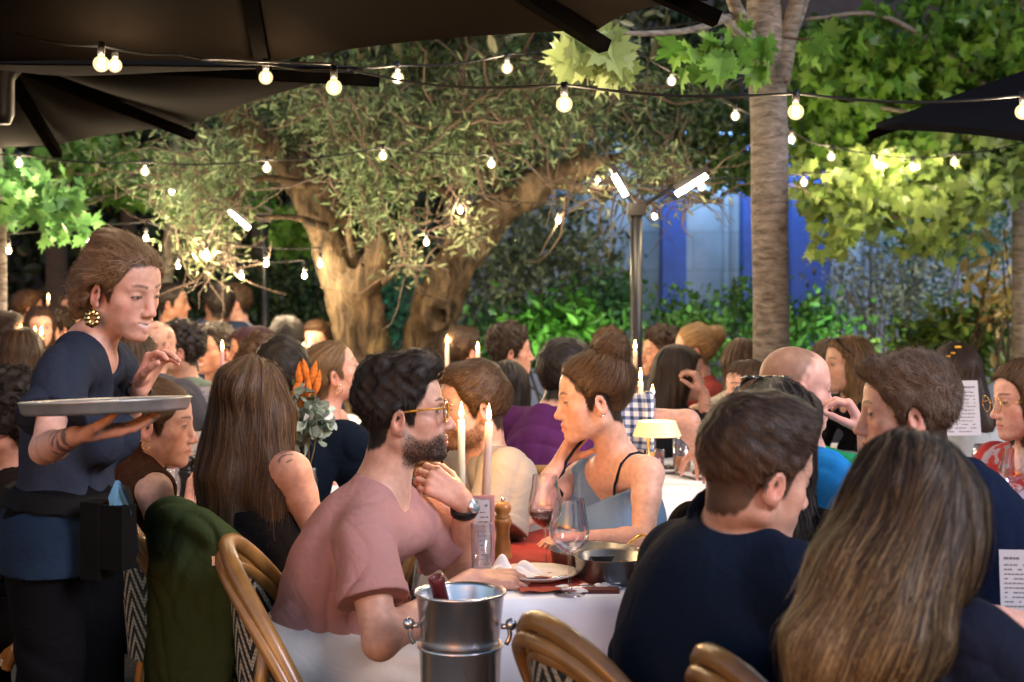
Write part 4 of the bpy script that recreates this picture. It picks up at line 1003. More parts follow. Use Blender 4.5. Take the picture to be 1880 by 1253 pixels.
M_BULB = bpy.data.materials.new('bulb_glass'); M_BULB.use_nodes = True
_n, _l = M_BULB.node_tree.nodes, M_BULB.node_tree.links; _n.remove(_n['Principled BSDF'])
_tr = _n.new('ShaderNodeBsdfTransparent'); _em = _n.new('ShaderNodeEmission'); _em.inputs[0].default_value = (1, .72, .38, 1); _em.inputs[1].default_value = .28
_ad = _n.new('ShaderNodeAddShader'); _l.new(_tr.outputs[0], _ad.inputs[0]); _l.new(_em.outputs[0], _ad.inputs[1]); _l.new(_ad.outputs[0], _n['Material Output'].inputs[0])
M_FIL = emit('bulb_filament', (1, .80, .50), 60)
M_WIRE = mat('black_cable', (.008, .008, .008), .7, spec=.15)
BULB_E = 5.5
def string_light(label, bulbs, wire=None, e=1.0, drop=.085, r=.0215):
    """bulbs: (u, v, depth); wire hangs between their sockets"""
    pts = [P(*b) for b in bulbs]
    t = thing('string_light', label, 'string light', pts[0] * A(1, 1, 0), 'string lights over the terrace')
    wp = [P(*w) for w in wire] if wire else [p + A(0, 0, drop) for p in pts]
    full = []
    for i in range(len(wp) - 1):
        L = np.linalg.norm(wp[i + 1] - wp[i])
        for k in range(8): q = k / 8; full.append(wp[i] * (1 - q) + wp[i + 1] * q - A(0, 0, min(.03 * L, .06) * math.sin(math.pi * q)))
    full.append(wp[-1]); full = np.array(full)
    mb = MB(); mb.tube(full, .0042, 6); mb.build('wire', M_WIRE, t)
    for p in pts:
        mb = MB()
        mb.lathe([(.0085, .026), (.009, .0205)] + [(r * math.cos(a), r * math.sin(a) - .001) for a in np.linspace(1.12, -1.57, 14)], p, 16)
        bo = mb.build('bulb', M_BULB, t)
        k = np.argmin(np.linalg.norm(full - (p + A(0, 0, drop)), axis=1)); top = full[k]
        mb = MB(); mb.tube([p + A(0, 0, .024), p + A(0, 0, .056)], [.0100, .0092], 10)
        if top[2] > p[2] + .07: mb.tube([p + A(0, 0, .06), top], .004, 6)
        mb.build('socket', M_BLACK, bo)
        mb = MB(); mb.lathe([(.0005, .016), (.008, .012), (.010, .0), (.008, -.010), (.0005, -.014)], p - A(0, 0, .002), 10); mb.build('filament', M_FIL, bo)
        lamp('bulb_light', 'POINT', p - A(0, 0, .003), BULB_E * e, (1, .74, .46), t, .022)
    return t
string_light('string of clear globe bulbs under the parasol edge at upper left', [(186, 117, 3.7), (211, 120, 4.3), (488, 142, 4.3), (613, 160, 3.75)], [(30, 62, 3.9), (190, 85, 3.75), (330, 100, 4.0), (490, 118, 4.25), (660, 132, 4.4)], .5)
string_light('string of bulbs crossing in front of the olive crown to the maple fork', [(730, 143, 4.9), (931, 125, 5.3), (1102, 91, 5.6)], [(600, 118, 4.6), (730, 120, 4.9), (931, 100, 5.3), (1102, 68, 5.6), (1180, 52, 5.8), (1370, 20, 5.8)])
string_light('string of bulbs running down behind the grey maple trunk to the right', [(1233, 149, 6.5), (1350, 213, 6.6), (1453, 256, 6.7), (1526, 288, 7.3), (1609, 303, 7.3), (1675, 307, 7.3), (1752, 298, 7.3)], [(1140, 72, 6.3), (1233, 132, 6.5), (1350, 196, 6.6), (1453, 240, 6.7), (1526, 268, 7.3), (1609, 284, 7.3), (1675, 290, 7.3), (1752, 283, 7.3), (1880, 262, 7.3)], .5)
string_light('nearest taut string with three large globe bulbs across the middle', [(1036, 191, 3.7), (1461, 205, 3.7), (1878, 205, 3.9)], [(640, 128, 4.4), (1036, 156, 3.72), (1461, 172, 3.7), (1878, 176, 3.9)])
string_light('string of small bulbs low along the back from the heaters to the right', [(1097, 333, 7.6), (1202, 397, 8.2), (1288, 343, 7.2), (1476, 335, 7.4), (1649, 313, 7.6)], [(1020, 330, 8), (1097, 318, 7.6), (1202, 380, 8.2), (1288, 325, 7.2), (1476, 318, 7.4), (1649, 297, 7.6), (1720, 285, 7.7)], .6)
string_light('long string of bulbs through the middle of the olive crown', [(35, 300, 6.7), (266, 315, 6.7), (490, 309, 6.7), (703, 286, 6.9), (902, 301, 6.9)], [(-40, 280, 6.7), (35, 284, 6.7), (266, 298, 6.7), (490, 294, 6.7), (703, 270, 6.9), (902, 284, 6.9)])
string_light('short string of bulbs under the left maple leaves', [(38, 360, 7.2), (122, 366, 7.4), (154, 396, 7.8), (316, 352, 7.6)], None, .5)
string_light('distant string of tiny bulbs below the olive boughs at left', [(16, 460, 7.2), (160, 440, 7.3), (268, 437, 7.3), (379, 467, 7.3), (489, 484, 7.4), (588, 485, 7.4)], None, 1.6, r=.017)
string_light('farthest string of tiny bulbs over the dark hedge', [(327, 488, 7.8), (443, 507, 7.8), (559, 506, 7.8)], None, 2.6, r=.017)
string_light('string of tiny bulbs glimpsed between the olive trunks', [(783, 445, 7.4), (845, 386, 7.4), (1025, 404, 7.5)], None, r=.017)

# heaters on posts
M_TUBE = emit('heater_tube', (1, .86, .66), 22)
def heater(label, post, d, top_v, tubes, w=11):
    p0 = P(post, HY, d); t = thing('patio_heater', label, 'heater', p0 * A(1, 1, 0)); zt = P(post, top_v, d)[2]
    mb = MB(); r = w * d / F; mb.tube([A(p0[0], d, 0), A(p0[0], d, zt)], r, 14); mb.lathe([(.001, 0), (.2, 0), (.2, .03), (.05, .05)], A(p0[0], d, 0), 20); mb.build('post', M_BLACK, t)
    mb = MB(); mb.box((p0[0], d, zt), (.09, .07, .06)); mb.build('bracket', M_BLACK, t, smooth=False)
    for (u0, v0, u1, v1) in tubes:
        a, b = P(u0, v0, d - .1), P(u1, v1, d - .1); mb = MB(); mb.tube([a, b], .013, 10); tb = mb.build('heater_tube', M_TUBE, t)
        mb = MB(); v = unit(b - a); mb.box((a + b) / 2 + A(0, .05, .035), (np.linalg.norm(b - a) * 1.15, .09, .03), np.array([v, unit(np.cross(A(0, 0, 1), v)), np.cross(v, unit(np.cross(A(0, 0, 1), v)))])); mb.tube([(a + b) / 2 + A(0, .05, .04), A(p0[0], d, zt)], .012, 6); mb.build('reflector', M_BLACK, tb, smooth=False)
        lamp('glow', 'POINT', (a + b) / 2 - A(0, .06, .05), 3, (1, .78, .5), t, .06)
heater('black post with two glowing tube heaters in front of the blue wall', 1168, 7.0, 385, [(1127, 322, 1149, 360), (1242, 357, 1297, 323)])
heater('thin steel post with one glowing tube heater at left under the olive boughs', 487, 9.0, 400, [(418, 386, 457, 420)], 6)

# olive uplights
floodlight('warm uplight at the foot of the right olive trunk', A(*P(850, HY, 7.2)[:2], .04), P(790, 600, 8.0), 130, (1, .72, .30), 24, .02)
floodlight('warm uplight at the foot of the left olive trunk', A(*P(735, HY, 7.35)[:2], .04), P(690, 690, 8.0), 110, (1, .72, .30), 20, .02)
floodlight('warm uplight washing the olive crown from below', A(*P(640, HY, 6.9)[:2], .04), P(720, 200, 7.7), 55, (1, .92, .70), 70, .04)
floodlight('warm uplight washing the right side of the olive crown', A(*P(1010, HY, 7.2)[:2], .04), P(980, 200, 7.7), 22, (1, .86, .62), 70, .04)
floodlight('green white uplight beneath the right hand maple', A(*P(1660, HY, 7.2)[:2], .04), P(1660, 300, 7.9), 34, (1, .96, .70), 80, .04)
floodlight('white uplight at the grey maple aimed into its leaves', A(*P(1330, HY, 5.2)[:2], .04), P(1230, 80, 5.3), 90, (1, .98, .82), 60, .03)
floodlight('cool white uplight among the back shrubs near the heater post', A(*P(1060, HY, 9.6)[:2], .04), P(1020, 480, 11.5), 65, (.95, 1, .72), 95, .04)
floodlight('cool white uplight among the back shrubs at right', A(*P(1600, HY, 9.3)[:2], .04), P(1600, 500, 11.5), 80, (.85, 1, .75), 110, .04)
floodlight('green white uplight beneath the left maple boughs', A(*P(240, HY, 8.6)[:2], .04), P(260, 330, 10.2), 45, (.95, 1, .55), 90, .04)

# ------------------------------------------------------------------ furniture
M_CANE = mat('varnished_bamboo', (.26, .13, .035), .32, var=.45, vscale=9, coat=.25, bump=.08, bscale=60)
def weave_mat():
    m, n, l, b = new_mat('zigzag_weave'); setp(b, Roughness=.55)
    uv = n.new('ShaderNodeUVMap'); sx = n.new('ShaderNodeSeparateXYZ'); l.new(uv.outputs[0], sx.inputs[0])
    def mth(op, a, bb=None):
        q = n.new('ShaderNodeMath'); q.operation = op
        for i, x in enumerate((a, bb)):
            if x is None: continue
            if isinstance(x, (int, float)): q.inputs[i].default_value = x
            else: l.new(x, q.inputs[i])
        return q.outputs[0]
    zig = mth('PINGPONG', mth('MULTIPLY', sx.outputs[0], 1.0), .055)
    st = mth('FRACT', mth('MULTIPLY', mth('ADD', sx.outputs[1], mth('MULTIPLY', zig, 1.6)), 22.0))
    px = mth('FRACT', mth('MULTIPLY', sx.outputs[0], 110)); py = mth('FRACT', mth('MULTIPLY', sx.outputs[1], 110))
    edge = mth('MULTIPLY', mth('GREATER_THAN', px, .10), mth('GREATER_THAN', py, .10))
    on = mth('MULTIPLY', mth('GREATER_THAN', st, .52), edge)
    mx = n.new('ShaderNodeMix'); mx.data_type = 'RGBA'; mx.inputs[6].default_value = (.012, .012, .012, 1); mx.inputs[7].default_value = (.42, .39, .29, 1)
    l.new(on, mx.inputs[0]); l.new(mx.outputs[2], b.inputs['Base Color'])
    bp = n.new('ShaderNodeBump'); bp.inputs['Strength'].default_value = .6; bp.inputs['Distance'].default_value = .003; l.new(mth('ADD', mth('PINGPONG', px, .5), mth('PINGPONG', py, .5)), bp.inputs['Height']); l.new(bp.outputs[0], b.inputs['Normal'])
    return m
M_WEAVE = weave_mat()
def set_uv(o, uv):
    me = o.data; l = me.uv_layers.new(name='UVMap'); vi = np.zeros(len(me.loops), np.int32); me.loops.foreach_get('vertex_index', vi); l.data.foreach_set('uv', np.asarray(uv, np.float32)[vi].ravel())
def rail(n=49, grow=0.0, dz=0.0):
    """plan of the wrap-round back and arms: chair faces +Y"""
    out = []
    for q in np.linspace(-1, 1, n):
        a = abs(q); s_ = math.copysign(1, q); th = a * 1.28
        x = (.245 + grow) * math.sin(th) * s_; y = -(.25 + grow) * math.cos(th) + .02
        z = .45 + .42 * (1 - a ** 2.1) ** .85
        out.append((x, y - .17 * (z - .55), z + dz * (1 - .5 * a)))
    return np.array(out)
def chair_parts():
    t = thing('bistro_chair', 'x', 'chair')
    mb = MB(); mb.tube(rail(), .019, 8); mb.tube(rail(grow=.012, dz=-.031), .015, 8); mb.tube(rail(grow=-.012, dz=-.060), .014, 8); mb.build('back_rail', M_CANE, t)
    rl = rail(37, -.004, -.07); sel = rl[1:36]; rows = []; uv = []
    cum = np.concatenate([[0], np.cumsum(np.linalg.norm(np.diff(sel[:, :2], axis=0), axis=1))])
    for k in range(9):
        q = k / 8; zb = .47; z = sel[:, 2] * (1 - q) + np.minimum(zb, sel[:, 2]) * q; rows.append(np.stack([sel[:, 0] * (1 - .12 * q), sel[:, 1] * (1 - .10 * q), z], 1)); uv.append(np.stack([cum, z], 1))
    mb = MB(); mb.grid(rows); inn = [r * A(.975, .975, 1) for r in rows]; n0 = mb.n; mb.grid([r[::-1] for r in inn])
    o = mb.build('back_panel', M_WEAVE, t); set_uv(o, np.concatenate([np.concatenate(uv), np.concatenate([u_[::-1] for u_ in uv])]))
    mb = MB(); ang = np.linspace(0, 2 * math.pi, 33)[:-1]; ring = np.stack([.225 * np.sign(np.cos(ang)) * np.abs(np.cos(ang)) ** .6, .215 * np.sign(np.sin(ang)) * np.abs(np.sin(ang)) ** .6, np.full(32, .45)], 1)
    V = np.concatenate([ring, ring * A(.97, .97, 1) + A(0, 0, .018), ring - A(0, 0, .02)]); Fc = [tuple(range(32, 64))] + [(j, (j + 1) % 32, 32 + (j + 1) % 32, 32 + j) for j in range(32)] + [(64 + j, 64 + (j + 1) % 32, (j + 1) % 32, j) for j in range(32)] + [tuple(range(95, 63, -1))]
    mb.add(V, Fc); o = mb.build('seat', M_WEAVE, t, smooth=False); set_uv(o, V[:, :2])
    for sx in (-1, 1):
        for sy in (-1, 1):
            top = A(sx * .205, sy * .19, .44) if sy > 0 else rail()[np.argmin(np.abs(rail()[:, 2] - .72) + (rail()[:, 0] * sx < 0) * 9)]; bot = A(sx * .225, sy * .235 - (.03 if sy < 0 else 0), 0)
            mb = MB(); mb.tube(smooth_path([top, (top + bot) / 2 + A(sx * .004, 0, 0), bot], 8), .0155, 8)
            mb.build('leg', M_CANE, t)
    mb = MB()
    for a, b_ in (((-.21, -.21, .2), (-.21, .21, .2)), ((.21, -.21, .2), (.21, .21, .2)), ((-.21, 0, .2), (.21, 0, .2))): mb.tube([a, b_], .011, 7)
    mb.build('stretcher', M_CANE, t)
    return t
CHAIR = chair_parts(); _first = [True]
def chair(x, y, yaw, label, group='bamboo bistro chairs at the tables'):
    """yaw: the way a sitter would face"""
    if _first[0]: r = CHAIR; _first[0] = False
    else:
        r = CHAIR.copy(); COL.objects.link(r)
        for ch in list(CHAIR.children): c = ch.copy(); COL.objects.link(c); c.parent = r
    r.location = (x, y, 0); r.rotation_euler = (0, 0, R(yaw - 90)); r['label'] = label; r['group'] = group
    return r

M_LINEN = mat('white_linen', (.80, .80, .84), .85, var=.05, vscale=4, bump=.15, bscale=700, sheen=.1)
M_RED = mat('red_runner', (.26, .022, .012), .85, var=.3, vscale=6, bump=.3, bscale=400)
M_WOODT = mat('dark_table_wood', (.06, .03, .015), .5, var=.3, stretch=(1, 8, 1))
def table(label, corner, a, lx, ly, z=.75, cloth_label=None, runner=None, drop=.30, seed=1, grp=None):
    """corner: near left corner in plan; a: turn of the table; lx wide, ly long"""
    c, s_ = math.cos(R(a)), math.sin(R(a)); ex, ey = A(c, s_, 0), A(-s_, c, 0); o0 = A(corner[0], corner[1], 0); ctr = o0 + ex * lx / 2 + ey * ly / 2
    t = thing('table', label, 'table', ctr); mb = MB(); mb.box(ctr + A(0, 0, z - .022), (lx, ly, .03), np.array([ex, ey, A(0, 0, 1)])); mb.build('tabletop', M_WOODT, t, smooth=False)
    for i in (0, 1):
        for j in (0, 1):
            mb = MB(); q = o0 + ex * (.05 + i * (lx - .1)) + ey * (.05 + j * (ly - .1)); mb.tube([q, q + A(0, 0, z - .037)], .025, 8); mb.build('leg', M_BLACK, t)
    if cloth_label:
        g = np.random.default_rng(seed); nx, ny = 40, 60; rows = []
        for i in range(nx + 1):
            row = []
            for j in range(ny + 1):
                x = -drop + (lx + 2 * drop) * i / nx; y = -drop + (ly + 2 * drop) * j / ny
                ox = max(-x, x - lx, 0) ; oy = max(-y, y - ly, 0); cx_, cy_ = min(max(x, 0), lx), min(max(y, 0), ly)
                dn = max(ox, oy); wv = .022 * math.sin((x if oy > ox else y) * 26 + seed) + .012 * math.sin((x if oy > ox else y) * 57 + 2 * seed)
                out = min(dn, .04) * .35 + (dn / drop) * (.02 + wv) if dn > 0 else 0
                px = cx_ + (math.copysign(1, x - lx / 2) * (out if ox >= oy else out * .4) if ox > 0 or (ox > 0 and oy > 0) else 0)
                py = cy_ + (math.copysign(1, y - ly / 2) * (out if oy >= ox else out * .4) if oy > 0 else 0)
                zz = z + .002 - (max(dn - .01, 0) if dn > 0 else 0) + .0012 * math.sin(x * 21 + y * 17 + seed)
                row.append(o0 + ex * px + ey * py + A(0, 0, zz))
            rows.append(row)
        mb = MB(); mb.grid(rows); tag(mb.build('tablecloth', M_LINEN), cloth_label, 'tablecloth', grp)
    if runner:
        rl, r0, r1 = runner; g = np.random.default_rng(seed + 3)
        rows = [[o0 + ex * (lx * x + .012 * math.sin(y * 19 + x * 4)) + ey * (ly * y) + A(0, 0, z + .006 + .006 * abs(math.sin(x * 31 + y * 23)) * abs(math.sin(y * 37))) for y in np.linspace(.03, .97, 60)] for x in np.linspace(r0, r1, 14)]
        mb = MB(); mb.grid(rows); tag(mb.build('table_runner', M_RED), rl, 'table runner')
    return o0, ex, ey
M_GLASS = glass_mat('wine_glass', (1, .97, .98)); M_WINE = mat('red_wine', (.05, .002, .008), .08, var=.05); M_ROSE = mat('rose_wine', (.45, .04, .05), .1, var=.05); M_BEER = mat('amber_beer', (.55, .22, .03), .1, var=.1)
M_CHINA = mat('white_china', (.74, .73, .72), .25, var=.03, coat=.3); M_GREYCH = mat('grey_stoneware', (.13, .13, .14), .4, var=.15)
def wineglass(label, p, h=.215, r=.043, wine=None, grp='wine glasses on the tables'):
    p = np.asarray(p, float); t = thing('wine_glass', label, 'wine glass', p, grp); k = h / .215
    mb = MB(); mb.lathe([(.001, .003), (.034, .002), (.035, .004), (.006, .008), (.0038, .02), (.0036, .085), (.006, .094)], p, 20); mb.build('foot', M_GLASS, t)
    pr = [(.006, .094), (r * .62, .108), (r * .93, .126), (r, .142), (r * .95, .165), (r * .80, .195), (r * .72, h)]
    mb = MB(); mb.lathe(pr, p, 24); mb.lathe([(a - .0012, b_) for a, b_ in pr[::-1]], p, 24); mb.build('bowl', M_GLASS, t)
    if wine: mb = MB(); mb.lathe([(.002, .097), (r * .60, .109), (r * .91, .127), (r * .965, .1355), (.001, .136)], p, 24); mb.build('wine', wine, t)
    return t
def tumbler(label, p, h=.12, r=.037, fill=None, lev=.5, grp=None, nm='tumbler'):
    p = np.asarray(p, float); t = thing(nm, label, 'glass', p, grp); mb = MB()
    mb.lathe([(.001, .001), (r * .85, .001), (r * .88, .006), (r, h), (r - .002, h), (r * .86, .010), (.001, .010)], p, 20); mb.build('bowl', M_GLASS, t)
    if fill: mb = MB(); q = h * lev; mb.lathe([(.001, .0105), (r * .855, .0105), (r * .86 + (r * .13 - .002) * lev, q), (.001, q)], p, 20); mb.build('drink', fill, t)
    return t
def plate(label, p, r=.12, m=None, grp='plates on the tables', food=None):
    p = np.asarray(p, float); mb = MB(); mb.lathe([(.001, .004), (r * .6, .004), (r * .68, .008), (r, .020), (r, .023), (r * .66, .012), (r * .6, .008), (.001, .008)], p, 32)
    if food: t = thing('plate', label, 'plate', p, grp); mb.build('dish', m or M_CHINA, t); mb = MB(); g = np.random.default_rng(int(r * 1e4)); [mb.lathe([(.001, .02), (.014, .016), (.017, .006), (.01, 0)], p + A(*(g.normal(size=2) * r * .25), .010), 8) for _ in range(6)]; mb.build('food', food, t)
    else: tag(mb.build('plate', m or M_CHINA), label, 'plate', grp)
M_WAX = mat('ivory_wax', (.62, .50, .42), .5, var=.06); M_WAXB = mat('pale_green_wax', (.42, .50, .47), .5, var=.06); M_BRASS = mat('brass', (.70, .42, .14), .25, metal=1, var=.1); M_FLAME = emit('flame', (1, .58, .18), 24)
def candle(label, p, h, m=None, holder=True, r=.0115, e=2.2, lean=(0, 0)):
    """dinner candle in a brass stick; p stands on the table"""
    p = np.asarray(p, float); t = thing('candlestick', label, 'candle', p, 'lit candles on the tables'); z0 = .10 if holder else .02
    if holder: mb = MB(); mb.lathe([(.001, .001), (.040, .002), (.040, .006), (.012, .014), (.007, .03), (.011, .05), (.007, .062), (.010, .078), (.017, .088), (.016, .10), (.012, .10)], p, 20); mb.build('holder', M_BRASS, t)
    top = p + A(lean[0], lean[1], z0 + h); mb = MB(); mb.tube([p + A(0, 0, z0 - .012), top - A(0, 0, .004), top], [r, r * .82, r * .6], 12); mb.build('candle', m or M_WAX, t)
    mb = MB(); mb.tube([top, top + A(0, 0, .008)], .0011, 5); mb.build('wick', M_BLACK, t)
    mb = MB(); mb.lathe([(.0005, .003), (.0050, .010), (.0062, .017), (.0045, .028), (.0018, .040), (.0003, .047)], top, 12); mb.build('flame', M_FLAME, t)
    lamp('candle_light', 'POINT', top + A(0, 0, .03), e, (1, .52, .18), t, .012)
M_PAPER = mat('menu_paper', (.50, .48, .50), .8, var=.03); M_INK = mat('ink', (.16, .15, .16), .8)
def card(label, p, w, h, yaw, lines=14, tilt=10, frame=None, nm='menu_card', grp='menu cards standing on the tables', seed=1, head=None):
    """stiff printed card standing on its foot; yaw: the way its print faces"""
    p = np.asarray(p, float); t = thing(nm, label, 'menu', p, grp); a = R(yaw); f = A(math.cos(a), math.sin(a), 0); s_ = A(-math.sin(a), math.cos(a), 0); ti = R(tilt)
    u = A(0, 0, math.cos(ti)) - f * math.sin(ti); n = f * math.cos(ti) + A(0, 0, math.sin(ti)); ax = np.array([s_, n, u]); c = p + u * h / 2
    mb = MB(); mb.box(c, (w, .003, h), ax); mb.build('card', M_PAPER, t, smooth=False)
    if frame:
        mb = MB()
        for q, sz in ((s_ * w / 2, (.008, .009, h + .008)), (-s_ * w / 2, (.008, .009, h + .008)), (u * h / 2, (w - .008, .009, .008)), (-u * h / 2, (w - .008, .009, .008))): mb.box(c + q, sz, ax)
        mb.build('frame', frame, t, smooth=False)
    mb = MB(); g = np.random.default_rng(seed)
    for cside in (1, -1):
        for i in range(lines):
            zc = h * (.38 - .78 * i / max(lines - 1, 1)) - (.03 * h if i else 0); x = -w * .40
            while x < w * .36:
                L = min(g.uniform(.03, .10) * w, w * .40 - x); mb.box(c + u * zc + s_ * (x + L / 2) + n * (.0022 * cside), (L, .0008, h * (.016 if i else .03)), ax); x += L + .025 * w + (w * .1 if g.random() < .25 else 0)
    mb.build('print', M_INK, t, smooth=False)
    return t
def mill(label, p, m, h=.19, r=.028):
    p = np.asarray(p, float); k = h / .19; t = thing('pepper_mill', label, 'pepper mill', p, 'pepper mills on the tables'); mb = MB()
    mb.lathe([(.001, 0), (r, 0), (r * 1.02, .012), (r * .9, .018), (r * .93, .03), (r * .74, .075 * k), (r * .72, .10 * k), (r * .95, .122 * k), (r * .98, .13 * k), (r * .82, .136 * k)], p, 20); mb.build('body', m, t)
    mb = MB(); mb.lathe([(r * .82, .1365 * k), (r * .86, .142 * k), (r * .66, .148 * k), (r * .9, .160 * k), (r * .92, .172 * k), (r * .62, .187 * k), (.001, .190 * k)], p, 20); cp = mb.build('cap', m, t)
    mb = MB(); mb.lathe([(.001, .012), (.005, .010), (.006, .004), (.003, 0)], p + A(0, 0, .188 * k), 10); mb.build('knob', M_CHROME, cp)
# ------------------------------------------------------------------ tables and what stands on them
def tz(u, v, z=.75):
    """point of a table top at height z seen at photo pixel (u, v)"""
    d = (CH - z) * F / (v - HY); return A((u - CX) * d / F, d, z)
TOP = .7535
o1, e1x, e1y = table('long middle table between the man in pink and the woman in blue', (-.05, 3.10), 9, .66, 1.35, cloth_label='white cloth draped over the middle table, hanging beside the ice bucket', runner=('crumpled red runner down the middle table under the wooden mill', .10, .42), seed=2)
table('square table behind the long haired woman with the flower vase on it', (-1.28, 4.18), 4, .85, 1.25, cloth_label='white cloth on the table with the flower vase at left', seed=4)
table('table at centre right carrying the beer glass', (.40, 4.42), 6, .85, 1.35, cloth_label='white cloth on the table with the beer glass', seed=6)
table('narrow table between the navy jacket man and the quiffed man', (.60, 2.42), -4, .42, .85, cloth_label='white cloth on the table beside the long blonde haired woman', seed=8)
table('table at the right edge before the woman with glasses', (1.16, 3.78), 2, .62, .8, cloth_label='white cloth on the table at the right edge', runner=('dark red runner on the table at the right edge', .2, .8), seed=10)
table('far left table behind the waitress with rose wine on it', (-1.95, 6.55), 5, .75, 1.0, z=.80, cloth_label='white cloth on the far left table', runner=('red runner on the far left table', .5, .95), seed=12)
table('table at far centre behind the purple shirt man', (-.2, 6.3), 2, .8, .9, cloth_label='white cloth on the far centre table', seed=14)
table('table at far right among the women near the maple', (.9, 5.95), 2, .75, .75, cloth_label='white cloth on the far right table', seed=15)

wineglass('empty balloon wine glass nearest the viewer on the middle table', tz(1046, 1094), .215, .045)
wineglass('balloon glass with red wine behind the empty one on the middle table', tz(1001, 1040), .225, .043, M_WINE)
mill('light wooden pepper mill on the red runner of the middle table', tz(923, 1030), mat('beech_wood', (.42, .20, .055), .35, var=.2, stretch=(1, 1, .15), vscale=30, coat=.3), .150, .0235)
mill('black pepper mill beside the wooden one on the middle table', tz(891, 1034), M_BLACK, .150, .0225)
mill('black pepper mill behind the woman in the brown sleeveless top', tz(343, 935), M_BLACK, .17, .027)
candle('taller pale green candle behind the glasses of the man in pink', tz(847, 1012), .243, M_WAXB, e=2.2)
candle('ivory candle to the right of the pale green one', tz(889, 1033), .250, M_WAX, lean=(.012, 0), e=2.2)
card('small framed menu standing between the two candles and the man in pink', tz(862, 1046), .115, .175, -85, frame=mat('rose_frame', (.45, .22, .22), .5), lines=13, tilt=4, seed=3)
tumbler('stemless clear glass at the wrist of the man in pink', tz(884, 1062), .13, .026, nm='small_carafe')
plate('white plate with lettered rim on the middle table', tz(985, 1066), .10)
plate('white saucer on the middle table under the bread', tz(1060, 1008), .09)
# crumpled napkin
def napkin(label, p, w, seed, grp='crumpled napkins'):
    g = np.random.default_rng(seed); p = np.asarray(p, float); n = 26; x, y = np.meshgrid(np.linspace(-.5, .5, n), np.linspace(-.5, .5, n), indexing='ij'); q = np.stack([x, y, 0 * x], -1).reshape(-1, 3).astype(np.float32)
    z = .35 * np.abs(wob(q, 9, seed)) + .2 * np.abs(wob(q, 17, seed + 1)); r = np.sqrt((q ** 2).sum(1)); z = z * np.clip(1.15 - r * 1.8, .02, 1) + .02
    V = np.stack([q[:, 0] * w * (1 + .3 * wob(q, 6, seed + 2)), q[:, 1] * w * .8 * (1 + .3 * wob(q, 7, seed + 3)), z * w * .62], 1) + p
    mb = MB(); mb.grid(V.reshape(n, n, 3)); tag(mb.build('napkin', M_LINEN), label, 'napkin', grp)
napkin('crumpled white napkin by the wooden mill on the middle table', tz(935, 1056), .17, 21)
napkin('crumpled white napkin on the nearest corner of the middle table', tz(1085, 1085), .12, 25)
# serving pans
M_PAN = mat('dark_pan_steel', (.22, .22, .22), .3, metal=.9, var=.25, vscale=20)
def pan(label, p, r, h, handle=None, food=None):
    p = np.asarray(p, float); t = thing('serving_pan', label, 'pan', p, 'serving pans on the middle table'); mb = MB()
    mb.lathe([(.001, .002), (r * .88, .002), (r * .93, .008), (r, h), (r + .004, h + .002), (r - .004, h), (r * .90, .010), (.001, .008)], p, 36); mb.build('pan', M_PAN, t)
    if handle is not None: mb = MB(); d = unit(handle); s_ = np.cross(A(0, 0, 1), d); mb.tube(smooth_path([p + d * r * .99 + s_ * .035 + A(0, 0, h * .8), p + d * (r + .035) + s_ * .025 + A(0, 0, h + .02), p + d * (r + .035) - s_ * .025 + A(0, 0, h + .02), p + d * r * .99 - s_ * .035 + A(0, 0, h * .8)], 14), .0045, 7); mb.build('handle', M_BRASS, t)
    if food is not None: mb = MB(); g = np.random.default_rng(3); [mb.lathe([(.001, .03), (.018, .026), (.024, .014), (.02, .0), (.001, 0)], p + A(*(g.normal(size=2) * r * .35), .009), 9) for _ in range(9)]; mb.build('food', food, t)
pan('wide low pan with a curled brass handle before the woman in the blue top', tz(1088, 1042), .105, .045, (.8, .3, 0), mat('stew', (.10, .05, .02), .4, var=.5, vscale=40))
pan('steel pan nearest the navy jacket man on the middle table', tz(1122, 1068), .085, .06, None, mat('sauce', (.16, .08, .03), .4, var=.4))
mb = MB(); p = tz(1032, 1040); mb.lathe([(.001, .034), (.012, .032), (.018, .02), (.015, .006), (.001, 0)], p, 10); tag(mb.build('lemon_wedge', mat('lemon', (.7, .5, .03), .4)), 'yellow lemon wedge between the wine glass and the pans', 'lemon')
# cutlery, phone-dark knife handle
def cutlery(nm, label, p, a, L=.2, m=None):
    p = np.asarray(p, float); t = thing(nm, label, nm, p, 'cutlery on the tables'); d = A(math.cos(R(a)), math.sin(R(a)), 0); s_ = A(-d[1], d[0], 0); mb = MB()
    mb.box(p + d * L * .24 + A(0, 0, .005), (L * .48, .014, .007), np.array([d, s_, A(0, 0, 1)])); mb.build('handle', m or M_CHROME, t)
    mb = MB(); mb.tube(smooth_path([p + d * L * .48 + A(0, 0, .005), p + d * L * .7 + A(0, 0, .008), p + d * L + A(0, 0, .004)], 8), [.004, .006, .008, .009, .009, .008, .006, .002], 8, flat=.3); mb.build('blade' if nm == 'knife' else 'head', M_CHROME, t)
cutlery('knife', 'black handled knife lying on the white cloth by the bucket', tz(935, 1074) + A(0, 0, .004), 15, .19, M_BLACK)
cutlery('fork', 'steel fork on the white cloth near the navy jacket man', tz(1030, 1090) + A(0, 0, .004), 25)
mb = MB(); p = tz(1108, 1090); mb.box(p + A(0, 0, .006), (.07, .035, .012)); tag(mb.build('cutlery_box', mat('oxblood_box', (.10, .02, .02), .5), smooth=False), 'small dark red box on the near corner of the middle table', 'box')

